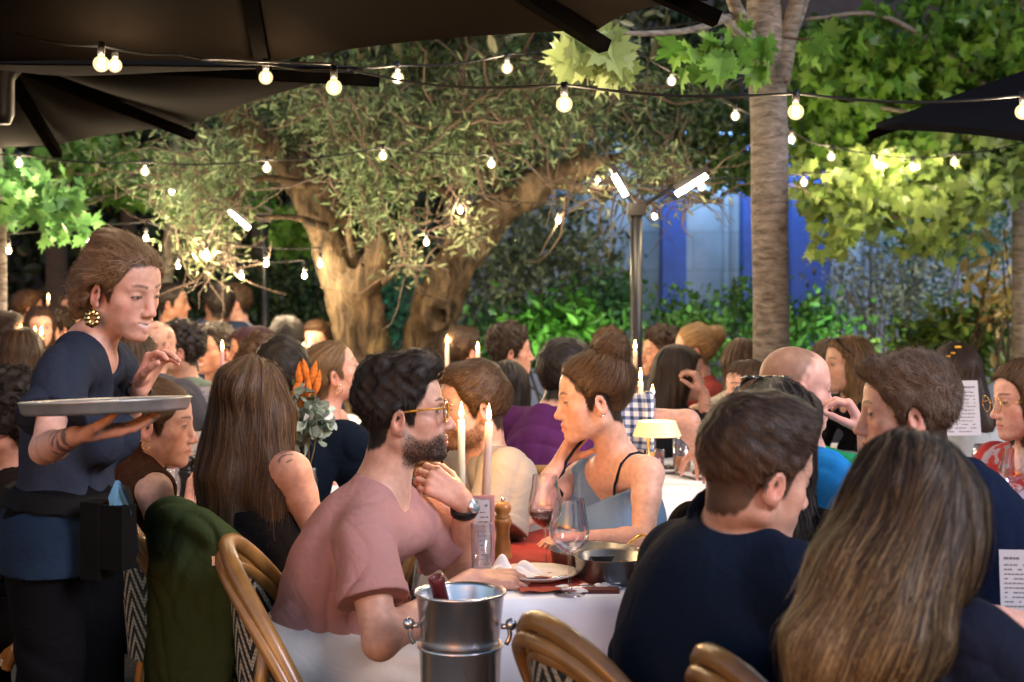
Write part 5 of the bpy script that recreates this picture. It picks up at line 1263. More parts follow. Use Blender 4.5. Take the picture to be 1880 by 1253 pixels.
# ice bucket on its floor stand
def bucket():
    p = A(*P(845, HY, 2.86)[:2], 0); s = F / 2.86; zr = CH + (HY - 1086) / s
    t = thing('bucket_stand', 'steel floor stand with a rolled rim carrying the ice bucket', 'bucket stand', p); mb = MB(); z2 = CH + (HY - 1190) / s
    mb.lathe([(.075, z2 - .17), (.083, z2), (.0865, z2 + .004), (.0865, z2 + .008), (.082, z2 + .008), (.074, z2 - .165)], p, 40); mb.build('ring', M_CHROME, t)
    mb = MB(); mb.lathe([(.001, 0), (.13, 0), (.13, .012), (.02, .03), (.015, .05), (.015, z2 - .2), (.06, z2 - .17), (.075, z2 - .168)], p, 32); mb.build('pedestal', M_CHROME, t)
    b = thing('ice_bucket', 'steel ice bucket with ball handles beside the man in pink', 'ice bucket', p + A(0, 0, z2 + .01)); mb = MB(); zb = z2 - .10
    mb.lathe([(.001, zb), (.064, zb), (.068, zb + .01), (.0885, zr - .006), (.0925, zr - .004), (.0935, zr), (.0905, zr + .002), (.0865, zr - .006), (.064, zb + .02), (.001, zb + .015)], p, 56); mb.build('bowl', M_CHROME, b)
    for sg, yy in ((-1, -.2), (1, -.3)):
        mb = MB(); q = p + A(sg * .088, yy * .08, zr - .065); mb.tube([q - A(sg * .006, 0, 0), q + A(sg * .010, 0, 0)], .006, 8); mb.lathe([(.0005, .013), (.009, .009), (.013, 0), (.009, -.009), (.0005, -.013)], q + A(sg * .014, 0, .004), 14); mb.tube(smooth_path([q + A(sg * .010, 0, 0), q + A(sg * .012, 0, -.02), q + A(sg * .004, 0, -.036)], 6), .005, 8); mb.build('handle', M_CHROME, b)
    w = thing('wine_bottle', 'dark red capped wine bottle leaning in the ice bucket', 'bottle', p + A(-.02, 0, zr - .12)); tp = P(800, 1058, 2.84); bt = p + A(-.012, .03, zr - .14); v = unit(tp - bt); L = np.linalg.norm(tp - bt)
    x = unit(np.cross(v, A(0, 1, 0))); ax = np.array([x, np.cross(v, x), v])
    mb = MB(); mb.lathe([(.001, -.0), (.034, 0), (.036, .02), (.030, L * .35), (.016, L * .52)], bt, 20, ax); mb.build('bottle', mat('bottle_glass', (.015, .02, .01), .1), w)
    mb = MB(); mb.lathe([(.0163, L * .5), (.0155, L - .02), (.0165, L - .018), (.0165, L - .004), (.013, L), (.0095, L - .001), (.009, L - .02)], bt, 20, ax); mb.build('capsule', mat('wine_capsule', (.11, .012, .016), .4, var=.2), w)
bucket()

# centre right table: beer, lamp, plates, fork
tumbler('pint glass half full of amber beer on the centre right table', tz(1252, 873), .155, .036, M_BEER, .45, nm='beer_glass')
plate('white plate with dark food on the centre right table', tz(1225, 868), .10, food=mat('mussels', (.03, .03, .035), .4, var=.4))
plate('white plate beside the beer on the centre right table', tz(1300, 878), .11, food=mat('roast', (.12, .05, .02), .5, var=.4))
tumbler('short pink tumbler left of the beer glass', tz(1203, 868), .085, .036, mat('pink_drink', (.6, .25, .22), .2), .9)
tumbler('small clear tumbler right of the beer glass', tz(1307, 875), .10, .033)
def tlamp():
    p = tz(1188, 882); p = P(1190, 878, 4.56); p[2] = .755; t = thing('table_lamp', 'glowing cream lampshade on a slim stem behind the woman in the blue top', 'lamp', p); zt = P(0, 774, 4.56)[2]; zb = P(0, 800, 4.56)[2]
    mb = MB(); mb.lathe([(.001, 0), (.045, 0), (.045, .008), (.006, .014), (.005, zb - p[2] + .02)], p, 20); mb.build('stem', M_BRASS, t)
    m, n, l, b_ = new_mat('lit_lampshade'); setp(b_, Base_Color=(.75, .55, .34, 1), Emission_Color=(1, .48, .15, 1), Emission_Strength=.55)
    c = P(1206, 785, 4.56) ; mb = MB(); mb.lathe([(.078, zb - c[2]), (.060, zt - c[2])], c, 28); mb.build('lamp_shade', m, t); lamp('lamp_light', 'POINT', c, .6, (1, .6, .28), t, .03)
tlamp()
candle('candle behind the bun of the woman in the blue top', P(1176, 800, 4.9) * A(1, 1, 0) + A(0, 0, .755), P(0, 700, 4.9)[2] - .755 - .10, e=2)
candle('candle by the heater post behind the bun', P(1166, 700, 6.6) * A(1, 1, 0) + A(0, 0, .755), P(0, 643, 6.6)[2] - .855)
candle('slim pale candle behind the lampshade', P(1198, 800, 5.2) * A(1, 1, 0) + A(0, 0, .755), P(0, 730, 5.2)[2] - .855, e=.2)

# right edge table
wineglass('large wine glass on the table at the right edge', tz(1864, 966), .225, .046)
wineglass('smaller wine glass left of the large one at the right edge', tz(1806, 930), .19, .038)
plate('white plate under the glasses at the right edge', tz(1840, 968), .11)
card('printed menu card standing at the right edge by the blonde woman', P(1882, 1140, 2.75), .09, .135, -95, lines=13, tilt=8, seed=5, nm='menu_card')
mb = MB(); p = P(1872, 1140, 2.75); mb.box(A(p[0], p[1], .735), (.3, .3, .03)); mb.tube([A(p[0], p[1], 0), A(p[0], p[1], .72)], .03, 10); mb.lathe([(.001, 0), (.18, 0), (.18, .02), (.03, .03)], A(p[0], p[1], 0), 20)
mb.tube([A(p[0], p[1], .75), p], .04, 10)
tag(mb.build('side_table', M_WOODT, smooth=False), 'small dark side table under the printed menu at the right edge', 'side table')

# flower vase and left table
def vase():
    p = P(566, 945, 4.32) * A(1, 1, 0) + A(0, 0, .7535); t = thing('flower_vase', 'steel vase of eucalyptus and orange bunny tails on the left table', 'vase', p); mb = MB(); g = np.random.default_rng(9)
    mb.lathe([(.001, 0), (.028, 0), (.03, .01), (.028, .10), (.024, .13), (.026, .135)], p, 18); mb.build('vase', M_CHROME, t)
    d = p[1]; mb = MB(); heads = [(550, 690), (561, 684), (575, 689), (545, 715), (566, 712), (582, 705), (556, 735)]
    for u, v in heads: q = P(u, v, d); mb.tube(smooth_path([p + A(0, 0, .12), (p + q) / 2 + A(.02 * g.normal(), 0, .05), q], 8), .0018, 5)
    mb.build('stems', mat('flower_stem', (.20, .13, .05), .8), t)
    for u, v in heads:
        q = P(u, v, d); mb = MB(); a = unit(A(.15 * g.normal(), .15 * g.normal(), 1)); x = unit(np.cross(a, A(0, 1, 0))); mb.lathe([(.001, -.035), (.010, -.02), (.0125, 0), (.009, .025), (.001, .045)], q, 12, np.array([x, np.cross(a, x), a])); mb.build('flower', mat('rust_flower_%d' % len(bpy.data.materials), (.60, .17, .02), .9, var=.35, vscale=90, bump=.8, bscale=300), t)
    crown('foliage', t, OVAL, [(560, 780, d, 26, 40, .07), (540, 755, d, 20, 45, .06), (578, 765, d, 20, 35, .06), (552, 730, d, 24, 25, .06), (530, 790, d, 12, 35, .05)], 260, .045, .75, (.14, .20, .16), (.34, .42, .36), 201, hang=.2, tr=.2, clump=.02, per=5)
vase()
plate('white plate stacked high beside the flower vase', tz(600, 876) + A(0, 0, .0), .085, grp='plates on the left table')
candle('slim steel candlestick between the flower vase and the man in pink', tz(582, 905), .02, holder=True, e=.15)
card('printed menu standing behind the long haired woman on the left table', tz(368, 900), .17, .20, -80, lines=13, seed=7)
tumbler('clear tumbler before the woman in the brown top', tz(318, 925), .11, .032)
plate('white plate at the elbow of the woman in the brown top', tz(345, 915), .10, grp='plates on the left table')
for i, (u, v) in enumerate([(345, 790), (360, 785), (377, 790)]): wineglass(['left wine glass', 'middle wine glass', 'right wine glass'][i] + ' of three on the far left table', tz(u, v, .80), .20, .042, M_ROSE if i == 1 else None)
card('pale upright menu folder beside the wine glasses on the far left table', tz(392, 792, .80), .15, .2, -92, lines=13, tilt=2, seed=11)
candle('pink candle beside the tall menu folder on the far left table', tz(408, 800, .80), .27, mat('pink_wax', (.6, .3, .32), .5), e=.3)
candle('candle in front of the chest of the waitress', P(236, 830, 4.4) * A(1, 1, 0) + A(0, 0, .755), P(0, 686, 4.4)[2] - .855, e=2)
candle('left one of two candles at the far left edge', P(64, 800, 6.6) * A(1, 1, 0) + A(0, 0, .80), P(0, 618, 6.6)[2] - .90, mat('red_wax', (.5, .15, .08), .5))
candle('right one of two candles at the far left edge', P(76, 800, 6.5) * A(1, 1, 0) + A(0, 0, .80), P(0, 618, 6.5)[2] - .90, mat('red_wax2', (.5, .15, .08), .5))
candle('distant candle under the dark trees at far left', P(89, 700, 9.3) * A(1, 1, 0) + A(0, 0, .80), P(0, 552, 9.3)[2] - .90)
candle('left candle of the pair by the dark round head', P(556, 720, 7.6) * A(1, 1, 0) + A(0, 0, .755), P(0, 636, 7.6)[2] - .855)
candle('right candle of the pair by the dark round head', P(568, 720, 7.5) * A(1, 1, 0) + A(0, 0, .755), P(0, 634, 7.5)[2] - .855)
candle('distant candle just right of the olive trunk', P(821, 720, 7.4) * A(1, 1, 0) + A(0, 0, .755), P(0, 632, 7.4)[2] - .855)
candle('distant candle at the ear of the dark haired man beyond the olive', P(877, 720, 7.2) * A(1, 1, 0) + A(0, 0, .755), P(0, 645, 7.2)[2] - .855)
table('small far table under the candles at the far left edge', (-2.6, 6.2), 3, .6, .7, z=.80, cloth_label='white cloth on the small far left edge table', seed=16)
table('table of the distant candle under the dark trees', (-3.5, 9.0), 2, 1.0, .7, z=.80, cloth_label='white cloth on the distant table under the trees', seed=17)
table('table with the paired candles beyond the red dress', (-1.3, 7.2), 2, .6, .7, cloth_label='white cloth on the table with paired candles', seed=18)
table('table near the olive trunk with single candles', (-.5, 7.15), 2, .5, .4, cloth_label='white cloth on the table near the olive trunk', seed=19)
card('pale menu board propped behind the hair of the quiffed man', P(1768, 800, 4.9), .13, .19, -85, lines=13, seed=13)
wineglass('slim glass behind the shoulder of the man in beige', P(925, 745, 5.0) * A(1, 1, 0) + A(0, 0, .7535), .215, .036)
table('little table tucked behind the man in beige', (-.2, 4.85), 2, .35, .6, cloth_label='white cloth on the little table behind the man in beige', seed=20)
table('table by the flower haired woman at right', (1.3, 4.75), 2, .7, .6, z=.80, cloth_label='white cloth on the table by the flower haired woman', seed=22)
# ------------------------------------------------------------------ the guests and the waitress
BLK, BLK2 = A(.010, .008, .007), A(.040, .030, .024)
DBR, DBR2 = A(.022, .012, .007), A(.085, .046, .024)
BRN, BRN2 = A(.050, .027, .013), A(.17, .095, .045)
LBR, LBR2 = A(.11, .062, .028), A(.30, .19, .09)
BLD, BLD2 = A(.13, .078, .033), A(.42, .28, .13)
Z = A(0, 0, 1)
def dirv(yaw): return A(math.cos(R(yaw)), math.sin(R(yaw)), 0), A(-math.sin(R(yaw)), math.cos(R(yaw)), 0)
def SHORT(n=3000, t=.007, **k): return dict(dict(flow='short', t=t, n=n, len=.028, amp=.0012, freq=120, w=.0016, lift=.004, ell=[((0, .01, .082), (.060, .080, .040), .03)]), **k)
def CURLY(n=2600, t=.016, **k): return dict(dict(flow='curl', t=t, n=n, len=.04, amp=.0055, freq=110, w=.002, lift=.010, jit=.5, out=.25, ell=[((0, -.01, .085), (.07, .085, .05), .03)]), **k)
def BUN(c=(0, -.115, .06), r=.045, n=3500, **k): return dict(dict(flow='to', to=c, t=.006, n=n, len=.06, amp=.003, freq=150, ell=[(c, (r, r, r), .008)]), **k)
def LONG(H, yaw, L=.36, n=3500, back=.05, w=.085, **k):
    f, l = dirv(yaw); wl = [(H - f * .02, H - f * (back + .04) - Z * .16, .088, w), (H - f * (back + .04) - Z * .16, H - f * (back + .06) - Z * L, w, w * .55)]
    for s in (-1, 1): wl += [(H + l * s * .045 - f * .01, H + l * s * .062 - f * .04 - Z * (L * .8), .040, .028)]
    return dict(dict(flow='down', ear=False, t=.007, n=n, len=.13, amp=.004, freq=120, world=wl, w=.002, line=[(-.14, -.30), (-.02, -.12), (.015, -.06), (.03, .0), (.05, .035), (.065, .062), (.084, .075), (.14, .085)]), **k)
def BOB(H, yaw, L=.17, **k): return LONG(H, yaw, L, back=.01, w=.08, **k)
NAVYTEE = cloth('navy_tee', (.018, .023, .038), c2=(.027, .034, .053)); JEANS = dict(m=cloth('dark_jeans', (.025, .03, .05))); BLACKT = dict(m=cloth('black_trousers', (.004, .004, .005)))

# 1 waitress
H = P(227, 528, 3.3)
def waitress_extra(f, t):
    # belt and pouch, apron of denim blue over black trousers, gold earring, bracelet
    def ringband(name, z0, z1, m, infl, tilt=.0):
        c = SDF(); torso(c, f, infl, .02); c.ell(f.Pv, A(.165, .122, .12) + infl, f.M, k=.06); c.post.append(folds(.004, 40, 8, (.3, 0, 1)))
        def band(p, d):
            q = (p - f.Pv.astype(np.float32)); zz = q @ f.up.astype(np.float32) + tilt * (q @ f.fw.astype(np.float32)); return np.maximum(d, np.maximum(zz - z1, z0 - zz)).astype(np.float32)
        c.post.append(band); sdf_obj(name, c, .005, m, t)
    ringband('belt', .045, .085, mat('black_webbing', (.004, .004, .0045), .8, spec=.12, bump=.4, bscale=500), .022, -.05)
    c = SDF(); c.ell(f.Pv, A(.165, .122, .12) + .014, f.M, k=.06); c.cap(f.Pv + f.up * .1, f.Pv - f.up * .02, .108, .125, .05); 
    for k in 'LR': c.cap(f.Hp[k], f.Hp[k] - Z * .06 + f.fw * .01,   .104, .108, .05)
    c.post.append(folds(.010, 30, 5, (.5, .2, 1)))
    c.post.append(lambda p, d: np.maximum(d, np.maximum((p - f.Pv.astype(np.float32)) @ f.up.astype(np.float32) - .055, -.098 - ((p - f.Pv.astype(np.float32)) @ (f.up - .12 * f.fw).astype(np.float32)))).astype(np.float32))
    sdf_obj('apron', c, .005, cloth('denim_apron', (.009, .018, .036), c2=(.016, .030, .056), weave=.5), t)
    p = P(212, 985, 3.12); mb = MB(); ax = np.array([unit(A(.9, -.4, 0)), unit(A(.4, .9, 0)), Z]); mb.box(p, (.075, .05, .14), ax); mb.box(p + A(-.045, .015, .0) - Z * .01, (.05, .05, .17), ax); pch = mb.build('pouch', mat('black_pouch', (.003, .003, .0035), .85, spec=.1, bump=.4, bscale=300), t, smooth=False)
    g = [[P(198 + 20 * i + 4 * math.sin(j), 962 - 26 * j * (1.1 - abs(i - .8) * .6), 3.11 + .01 * math.sin(3 * i + 2 * j)) for j in range(4)] for i in np.linspace(0, 2, 7)]
    mb = MB(); mb.grid(g); mb.grid([[q + A(0, .012, 0) for q in r[::-1]] for r in g]); mb.build('blue_cloth', cloth('sky_blue_cloth', (.10, .24, .38)), t)
    e = f.H + f.hs * (A(-.082, -.006, -.062) @ f.hM); mb = MB()
    for a in np.linspace(0, 2 * math.pi, 9)[:-1]: mb.lathe([(.0005, .005), (.008, .002), (.0095, -.002), (.0005, -.005)], e + A(.011 * math.cos(a), -.004, .013 * math.sin(a) - .012), 8, np.array([A(1, 0, 0), A(0, 0, 1), A(0, -1, 0)]))
    mb.build('earring', M_BRASS, t)
    w = f.W['L'] - unit(f.W['L'] - f.E['L']) * .012; v = unit(f.W['L'] - f.E['L']); x = unit(np.cross(v, A(0, 1, 0)))
    mb = MB(); mb.lathe([(.027, -.008), (.031, -.006), (.031, .006), (.027, .008)], w, 18, np.array([x, np.cross(v, x), v])); mb.build('bracelet', M_BLACK, t)
    fuzz(f, 'stray_hair', lambda L: np.clip((L[:, 2] - .085) / .02, 0, 1) * (L[:, 1] < .06) * .8, 300, .03, .0010, lambda L: np.stack([0 * L[:, 0], -np.ones(len(L)), .3 * np.ones(len(L))], 1), (BRN, LBR2), ((-.09, -.13, -.02), (.09, .09, .13)), stand=.6, seed=4, seg=4)
def tattoo(V, c, f):
    d = f.W['R'] - f.E['R']; tt = ((V - f.E['R']) @ d) / (d @ d); dd = np.linalg.norm(V - f.E['R'] - tt[:, None] * d, axis=1)
    n = wob(V.astype(np.float32), 160, 71) + .6 * wob(V.astype(np.float32), 300, 72); m = np.clip((n - .15) * 6, 0, 1) * (tt > .55) * (tt < 1.0) * (dd < .06)
    return c * (1 - .75 * m[:, None]) + A(.03, .035, .045) * .75 * m[:, None]
f = person('waitress in a navy tee looking down, steadying a round tray, brown hair pinned up', H, -30, -15, 3, by=-12, sex='f', stand=True, h=.0036, hcol=(A(.075, .040, .020), A(.40, .25, .13)),
    J=dict(N=P(166, 640, 3.32), Pv=P(122, 960, 3.32), SR=P(118, 678, 3.14), SL=P(208, 672, 3.47), ER=P(82, 826, 2.98), WR=P(140, 800, 2.74), EL=P(222, 800, 3.52), WL=P(257, 716, 3.36)),
    face=dict(eye=.42, smile=1.5, lip=A(.50, .24, .21), mouth=.005, teeth=True, nose=.9, jaw=.94), hs=.95, hair=dict(flow='to', to=(0, -.125, -.01), t=.007, n=6500, len=.08, amp=.0045, freq=110, jit=.42, wild=.07, lift=.010, lump=.008, cap=[((-.055, -.075, -.03), (-.050, -.085, -.095), .022, .010), ((.0, -.115, -.02), (-.01, -.112, -.10), .030, .016), ((-.072, -.035, .0), (-.070, -.04, -.075), .012, .006)], ell=[((0, -.115, -.01), (.042, .034, .045), .012), ((-.045, -.075, -.045), (.022, .026, .042), .02), ((-.066, -.045, -.02), (.014, .024, .035), .01), ((0, -.05, .08), (.055, .06, .045), .03)]),
    top=dict(kind='tee', m=NAVYTEE, t=.009, sleeve=.62, flare=.012, fold=.009, neck='wide', hem=-.02, drape=False), trousers=BLACKT,
    hands=dict(R=dict(d=A(.9, .1, .12), n=A(0, -.1, 1), curl=(.12, .2, .15), spread=.12), L=dict(d=A(.45, -.1, .85), n=A(.75, -.45, -.35), curl=(.75, .55, .4), thumb=(.5, .5))), bust=.045, armk=.86, slim=.86, extra=waitress_extra, tone=tattoo)
# tray she carries
def tray():
    c = P(195, 748, 2.76); t = thing('serving_tray', 'round brushed metal tray balanced on the fingers of the waitress', 'tray', c - A(0, 0, .012))
    x = unit(A(1, .0, .035)); y = unit(np.cross(unit(A(.0, .045, 1)), x)); ax = np.array([x, y, np.cross(x, y)]); r = .158
    mb = MB(); mb.lathe([(.001, -.010), (r - .006, -.010), (r, -.004), (r + .003, .012), (r + .006, .014), (r + .003, .016), (r - .003, .012), (r - .008, -.005), (.001, -.006)], c, 64, ax); mb.build('tray', mat('tray_steel', (.55, .54, .51), .36, metal=.8, var=.15, vscale=25), t)
tray()

# 2 woman in brown
H = P(290, 776, 3.95)
def hoop(f, t, side=-1, r=.011):
    e = f.H + f.hs * (A(side * .080, -.010, -.058) @ f.hM); a = np.linspace(0, 2 * math.pi, 17); mb = MB(); mb.tube(np.stack([e + f.hM[1] * r * math.cos(q) + f.hM[2] * r * math.sin(q) for q in a]), .0016, 6, cap=False); mb.build('earring', M_BRASS, t)
person('seated woman in a dark brown sleeveless top, small hoop earring, seen under the tray', H, 2, -6, by=-18, sex='f', h=.0045, hcol=(BRN, BRN2), J=dict(N=P(262, 868, 3.96), Pv=P(235, 1100, 4.02), SR=P(285, 905, 3.82), SL=P(245, 895, 4.1), ER=P(312, 1015, 3.82), WR=P(352, 965, 3.95), WL=P(350, 930, 4.2)),
    face=dict(nose=1.0, eye=.6), hair=BUN((0, -.115, -.02), .03), top=dict(kind='tank', name='sleeveless_top', m=cloth('brown_textured', (.045, .020, .012), c2=(.075, .035, .022), vscale=60, weave=.8), neck='high', t=.009, ar=.058), trousers=BLACKT, bust=.045, extra=lambda f, t: hoop(f, t))
# 3 long haired woman
H = P(462, 742, 3.7)
L3 = [(P(455, 745, 3.7), P(425, 880, 3.66), .095, .085), (P(425, 880, 3.66), P(440, 985, 3.62), .085, .060), (P(440, 985, 3.62), P(462, 1030, 3.60), .058, .03), (P(500, 760, 3.69), P(490, 900, 3.62), .062, .05), (P(490, 900, 3.62), P(492, 1000, 3.58), .055, .03), (P(405, 820, 3.68), P(395, 960, 3.64), .05, .035)]
def tat3(V, c, f):
    q = P(524, 838, 3.58); dd = np.linalg.norm((V - q) * A(1, .6, 1), axis=1); n = wob(V.astype(np.float32), 330, 73); m = np.clip((n - .1) * 5, 0, 1) * (dd < .022); return c * (1 - .7 * m[:, None]) + A(.05, .06, .07) * .7 * m[:, None]
person('woman with very long straight brown hair, back to the viewer, tattooed bare shoulder', H, 66, 0, by=62, sex='f', h=.0042, hcol=(DBR, BRN2), J=dict(N=P(482, 852, 3.70), Pv=P(455, 1120, 3.66), SR=P(537, 868, 3.60), SL=P(425, 868, 3.82), ER=P(578, 975, 3.66), WR=P(560, 925, 3.95), WL=P(470, 930, 4.1)),
    hair=dict(flow='down', ear=False, t=.008, lump=.002, n=8000, len=.20, seg=9, amp=.004, freq=120, w=.0022, world=L3, part=(0, .02, .12), fall=(.05, -.06, -1), jit=.10, line=[(-.14, -.30), (-.02, -.12), (.015, -.06), (.03, .0), (.05, .035), (.065, .062), (.084, .075), (.14, .085)]),
    top=dict(kind='strap', name='dress', m=cloth('black_cotton', (.012, .011, .012)), t=.008, line=lambda x, y, z: (z + .14 - np.abs(x) * .25) * .8, ar=.07, hem=-.03), trousers=dict(m=cloth('pink_leopard', (.42, .20, .19), c2=(.03, .02, .02), vscale=38)), tone=tat3)

# 4 the man in pink
H = P(741, 756, 3.28)
def pink_extra(f, t):
    fuzz(f, 'beard', lambda L: beard_mask(L) * (.35 + .4 * np.clip((.085 - np.abs(L[:, 2] + .0)) / -.03 + 1, 0, 1)), 7000, .0042, .0009, lambda L: np.tile(A(0, .2, -1), (len(L), 1)), (BLK, BLK2 * 1.2), ((-.08, -.02, -.14), (.08, .12, -.03)), seed=2)
    loc = lambda *a: f.H + f.hs * (A(*a) @ f.hM); mb = MB(); fr = mat('tortoiseshell', (.75, .34, .02), .22, var=.9, vscale=70, coat=.5, c2=(.09, .03, .008)); mb.tube([loc(-.077, -.005, .004), loc(-.076, .05, .008), loc(-.070, .098, .008)], .0026, 8); mb.tube([loc(.077, -.005, .004), loc(.076, .05, .008), loc(.070, .098, .008)], .0026, 8)
    for s in (-1, 1):
        a = np.linspace(0, 2 * math.pi, 25); mb.tube(np.array([loc(s * .035 + .026 * math.copysign(abs(math.cos(q)) ** .7, math.cos(q)), .105 - .012 * abs(s * .035 + .026 * math.cos(q)) / .06, -.002 + .022 * math.copysign(abs(math.sin(q)) ** .75, math.sin(q))) for q in a]), .0022, 7, cap=False)
    mb.tube([loc(-.010, .108, .008), loc(0, .110, .010), loc(.010, .108, .008)], .002, 6); gl = mb.build('glasses', fr, t)
    for s in (-1, 1):
        a = np.linspace(0, 2 * math.pi, 25)[:-1]; V = np.array([loc(s * .035 + .025 * math.cos(q), .104 - .012 * abs(s * .035 + .026 * math.cos(q)) / .06, -.002 + .021 * math.sin(q)) for q in a]); mb = MB(); mb.add(V, [tuple(range(24))]); mb.build('lens', M_GLASS, gl)
    w = f.W['L'] - unit(f.W['L'] - f.E['L']) * .022; v = unit(f.W['L'] - f.E['L']); x = unit(np.cross(v, A(0, 1, 0))); ax = np.array([x, np.cross(v, x), v]); mb = MB(); mb.lathe([(.029, -.011), (.033, -.009), (.033, .009), (.029, .011)], w, 20, ax); wt = mb.build('wristwatch', M_BLACK, t)
    fc = w + unit(A(.75, -.55, .35)) * .034; n = unit(A(.75, -.55, .35)); x = unit(np.cross(n, v)); mb = MB(); mb.lathe([(.001, .004), (.015, .004), (.018, .002), (.018, -.006)], fc, 20, np.array([x, np.cross(n, x), n])); mb.build('watch_face', M_CHROME, wt)
PINK = cloth('dusty_pink_cotton', (.33, .175, .165), c2=(.39, .21, .195), weave=.35)
person('man in a dusty pink tee with dark beard and tortoiseshell glasses, chin on his fist', H, 3, 3, by=8, sex='m', h=.0034, skin=A(.52, .31, .23), hcol=(BLK, BLK2), J=dict(N=P(706, 893, 3.28), Pv=P(575, 1205, 3.28), SR=P(668, 985, 3.13), SL=P(785, 965, 3.46), ER=P(698, 1180, 3.02), WR=P(866, 1064, 3.22), EL=P(850, 1050, 3.48), WL=P(852, 922, 3.38)),
    face=dict(beard=BLK2 * .9, beard_k=.62, nose=1.5, eye=.8), hair=dict(flow='quiff', fade=-.002, t=.008, ell=[((0, .005, .088), (.066, .090, .050), .03), ((0, .042, .096), (.05, .035, .03), .03)], n=9000, len=.026, w=.0014, amp=.0025, freq=110, lift=.005, jit=.35),
    top=dict(kind='tee', m=PINK, t=.009, sleeve=.60, fold=.0042, freq=44, seed=13, drape=False, hem=-.05, neck='crew', flare=.008), trousers=dict(m=cloth('white_cotton', (.62, .62, .60), weave=.4), fold=.012), armk=.92, slim=.87, hunch=.024,
    hands=dict(R=dict(d=A(1, .12, -.02), n=A(0, .3, -1), curl=(.45, .5, .4)), L=dict(d=A(-.82, -.06, .56), n=A(-.35, .80, -.35), curl=(.55, 1.1, .7), thumb=(.6, .5), spread=.02)), extra=pink_extra)

# 5 man in beige
H = P(868, 744, 4.05)
person('brown haired man in a beige sweatshirt facing left behind the candles', H, 198, -6, by=205, sex='m', h=.0046, hcol=(DBR, BRN2), J=dict(N=P(893, 850, 4.08), Pv=P(955, 1110, 4.2), SL=P(935, 880, 3.88), SR=P(862, 862, 4.28), EL=P(900, 985, 3.80), WL=P(850, 1000, 3.84), WR=P(830, 960, 4.1)), face=dict(beard=BRN * .8, beard_k=.55, eye=.6), hair=SHORT(4500, .010), top=dict(kind='tee', name='sweatshirt', m=cloth('beige_fleece', (.29, .255, .22), c2=(.345, .31, .27), weave=.5), t=.02, sleeve=.85, fold=.010, seed=17, drape=True), trousers=JEANS, extra=lambda f, t: fuzz(f, 'beard', beard_mask, 2500, .006, .0012, lambda L: np.tile(A(0, .2, -1), (len(L), 1)), (BRN, BRN2), ((-.08, -.02, -.14), (.08, .12, -.03)), seed=3))
# 6 woman in blue
H = P(1088, 730, 3.98)
def blue_extra(f, t):
    mb = MB()
    for k, sg in (('L', 1), ('R', -1)):
        T = lambda x, y, z: f.N + f.lt * x * sg + f.fw * y + f.up * z
        pts = smooth_path([T(.080, .14, -.17), T(.082, .16, -.11), T(.086, .13, -.01), T(.088, .0, .07), T(.092, -.13, -.01), T(.092, -.15, -.16)], 22)
        q = pts.astype(np.float32)
        for _ in range(8):
            d, g = f.body.grad(q); q = (q - g * (d - .0035)[:, None]).astype(np.float32)
        mb.tube(q, .0045, 6, flat=.8)
    mb.build('strap', cloth('navy_strap', (.015, .018, .035)), t)
    e = f.H + f.hs * (A(.079, -.012, -.048) @ f.hM); mb = MB(); mb.lathe([(.0005, .004), (.0035, .002), (.0035, -.002), (.0005, -.004)], e, 10); mb.build('earring', M_CHROME, t)
    fuzz(f, 'stray_hair', lambda L: np.clip((L[:, 2] - .095) / .02, 0, 1) * (L[:, 1] < .05) * .8, 200, .03, .0010, lambda L: np.stack([0 * L[:, 0], -np.ones(len(L)), .5 * np.ones(len(L))], 1), (DBR, BRN2), ((-.09, -.13, -.06), (.09, .09, .13)), stand=.6, seed=6, seg=4)
person('woman in a pale blue strappy top, messy top bun, cheek resting on her hand', H, 184, -8, by=218, sex='f', h=.0038, skin=A(.60, .36, .27), hcol=(DBR, BRN2), J=dict(N=P(1132, 848, 4.03), Pv=P(1135, 1110, 4.22), SL=P(1190, 872, 3.88), SR=P(1066, 876, 4.18), ER=P(950, 956, 3.92), WR=P(1028, 848, 4.05), EL=P(1180, 992, 3.80), WL=P(1082, 988, 3.72)),
    face=dict(nose=.9, eye=.55), hair=dict(flow='to', to=(0, -.075, .115), t=.008, n=6500, len=.065, amp=.004, freq=140, jit=.3, wild=.05, lift=.008, ell=[((0, -.075, .125), (.050, .048, .042), .008), ((0, -.04, .05), (.076, .075, .07), .03)], line=[(-.14, -.075), (-.07, -.075), (-.045, -.055), (-.03, -.01), (.0, .012), (.012, .0), (.024, .01), (.04, .04), (.058, .066), (.08, .084), (.14, .09)]),
    top=dict(kind='strap', name='camisole', m=cloth('pale_blue_linen', (.16, .27, .46), c2=(.20, .33, .54), weave=.4), t=.012, line=lambda x, y, z: (z + .105 - np.abs(x) * .75 * (y > -.02) - .02 * (y <= -.02)) * .7, ar=.070, hem=-.03, fold=.006, drape=True), trousers=JEANS,
    hands=dict(R=dict(d=A(.55, .0, .8), n=A(.5, -.4, .1), curl=(.3, .6, .4), thumb=(.5, .4)), L=dict(d=A(-1, .1, -.03), n=A(0, 0, -1), curl=(.3, .4, .3))), bust=.055, armk=.92, slim=.92, extra=blue_extra)
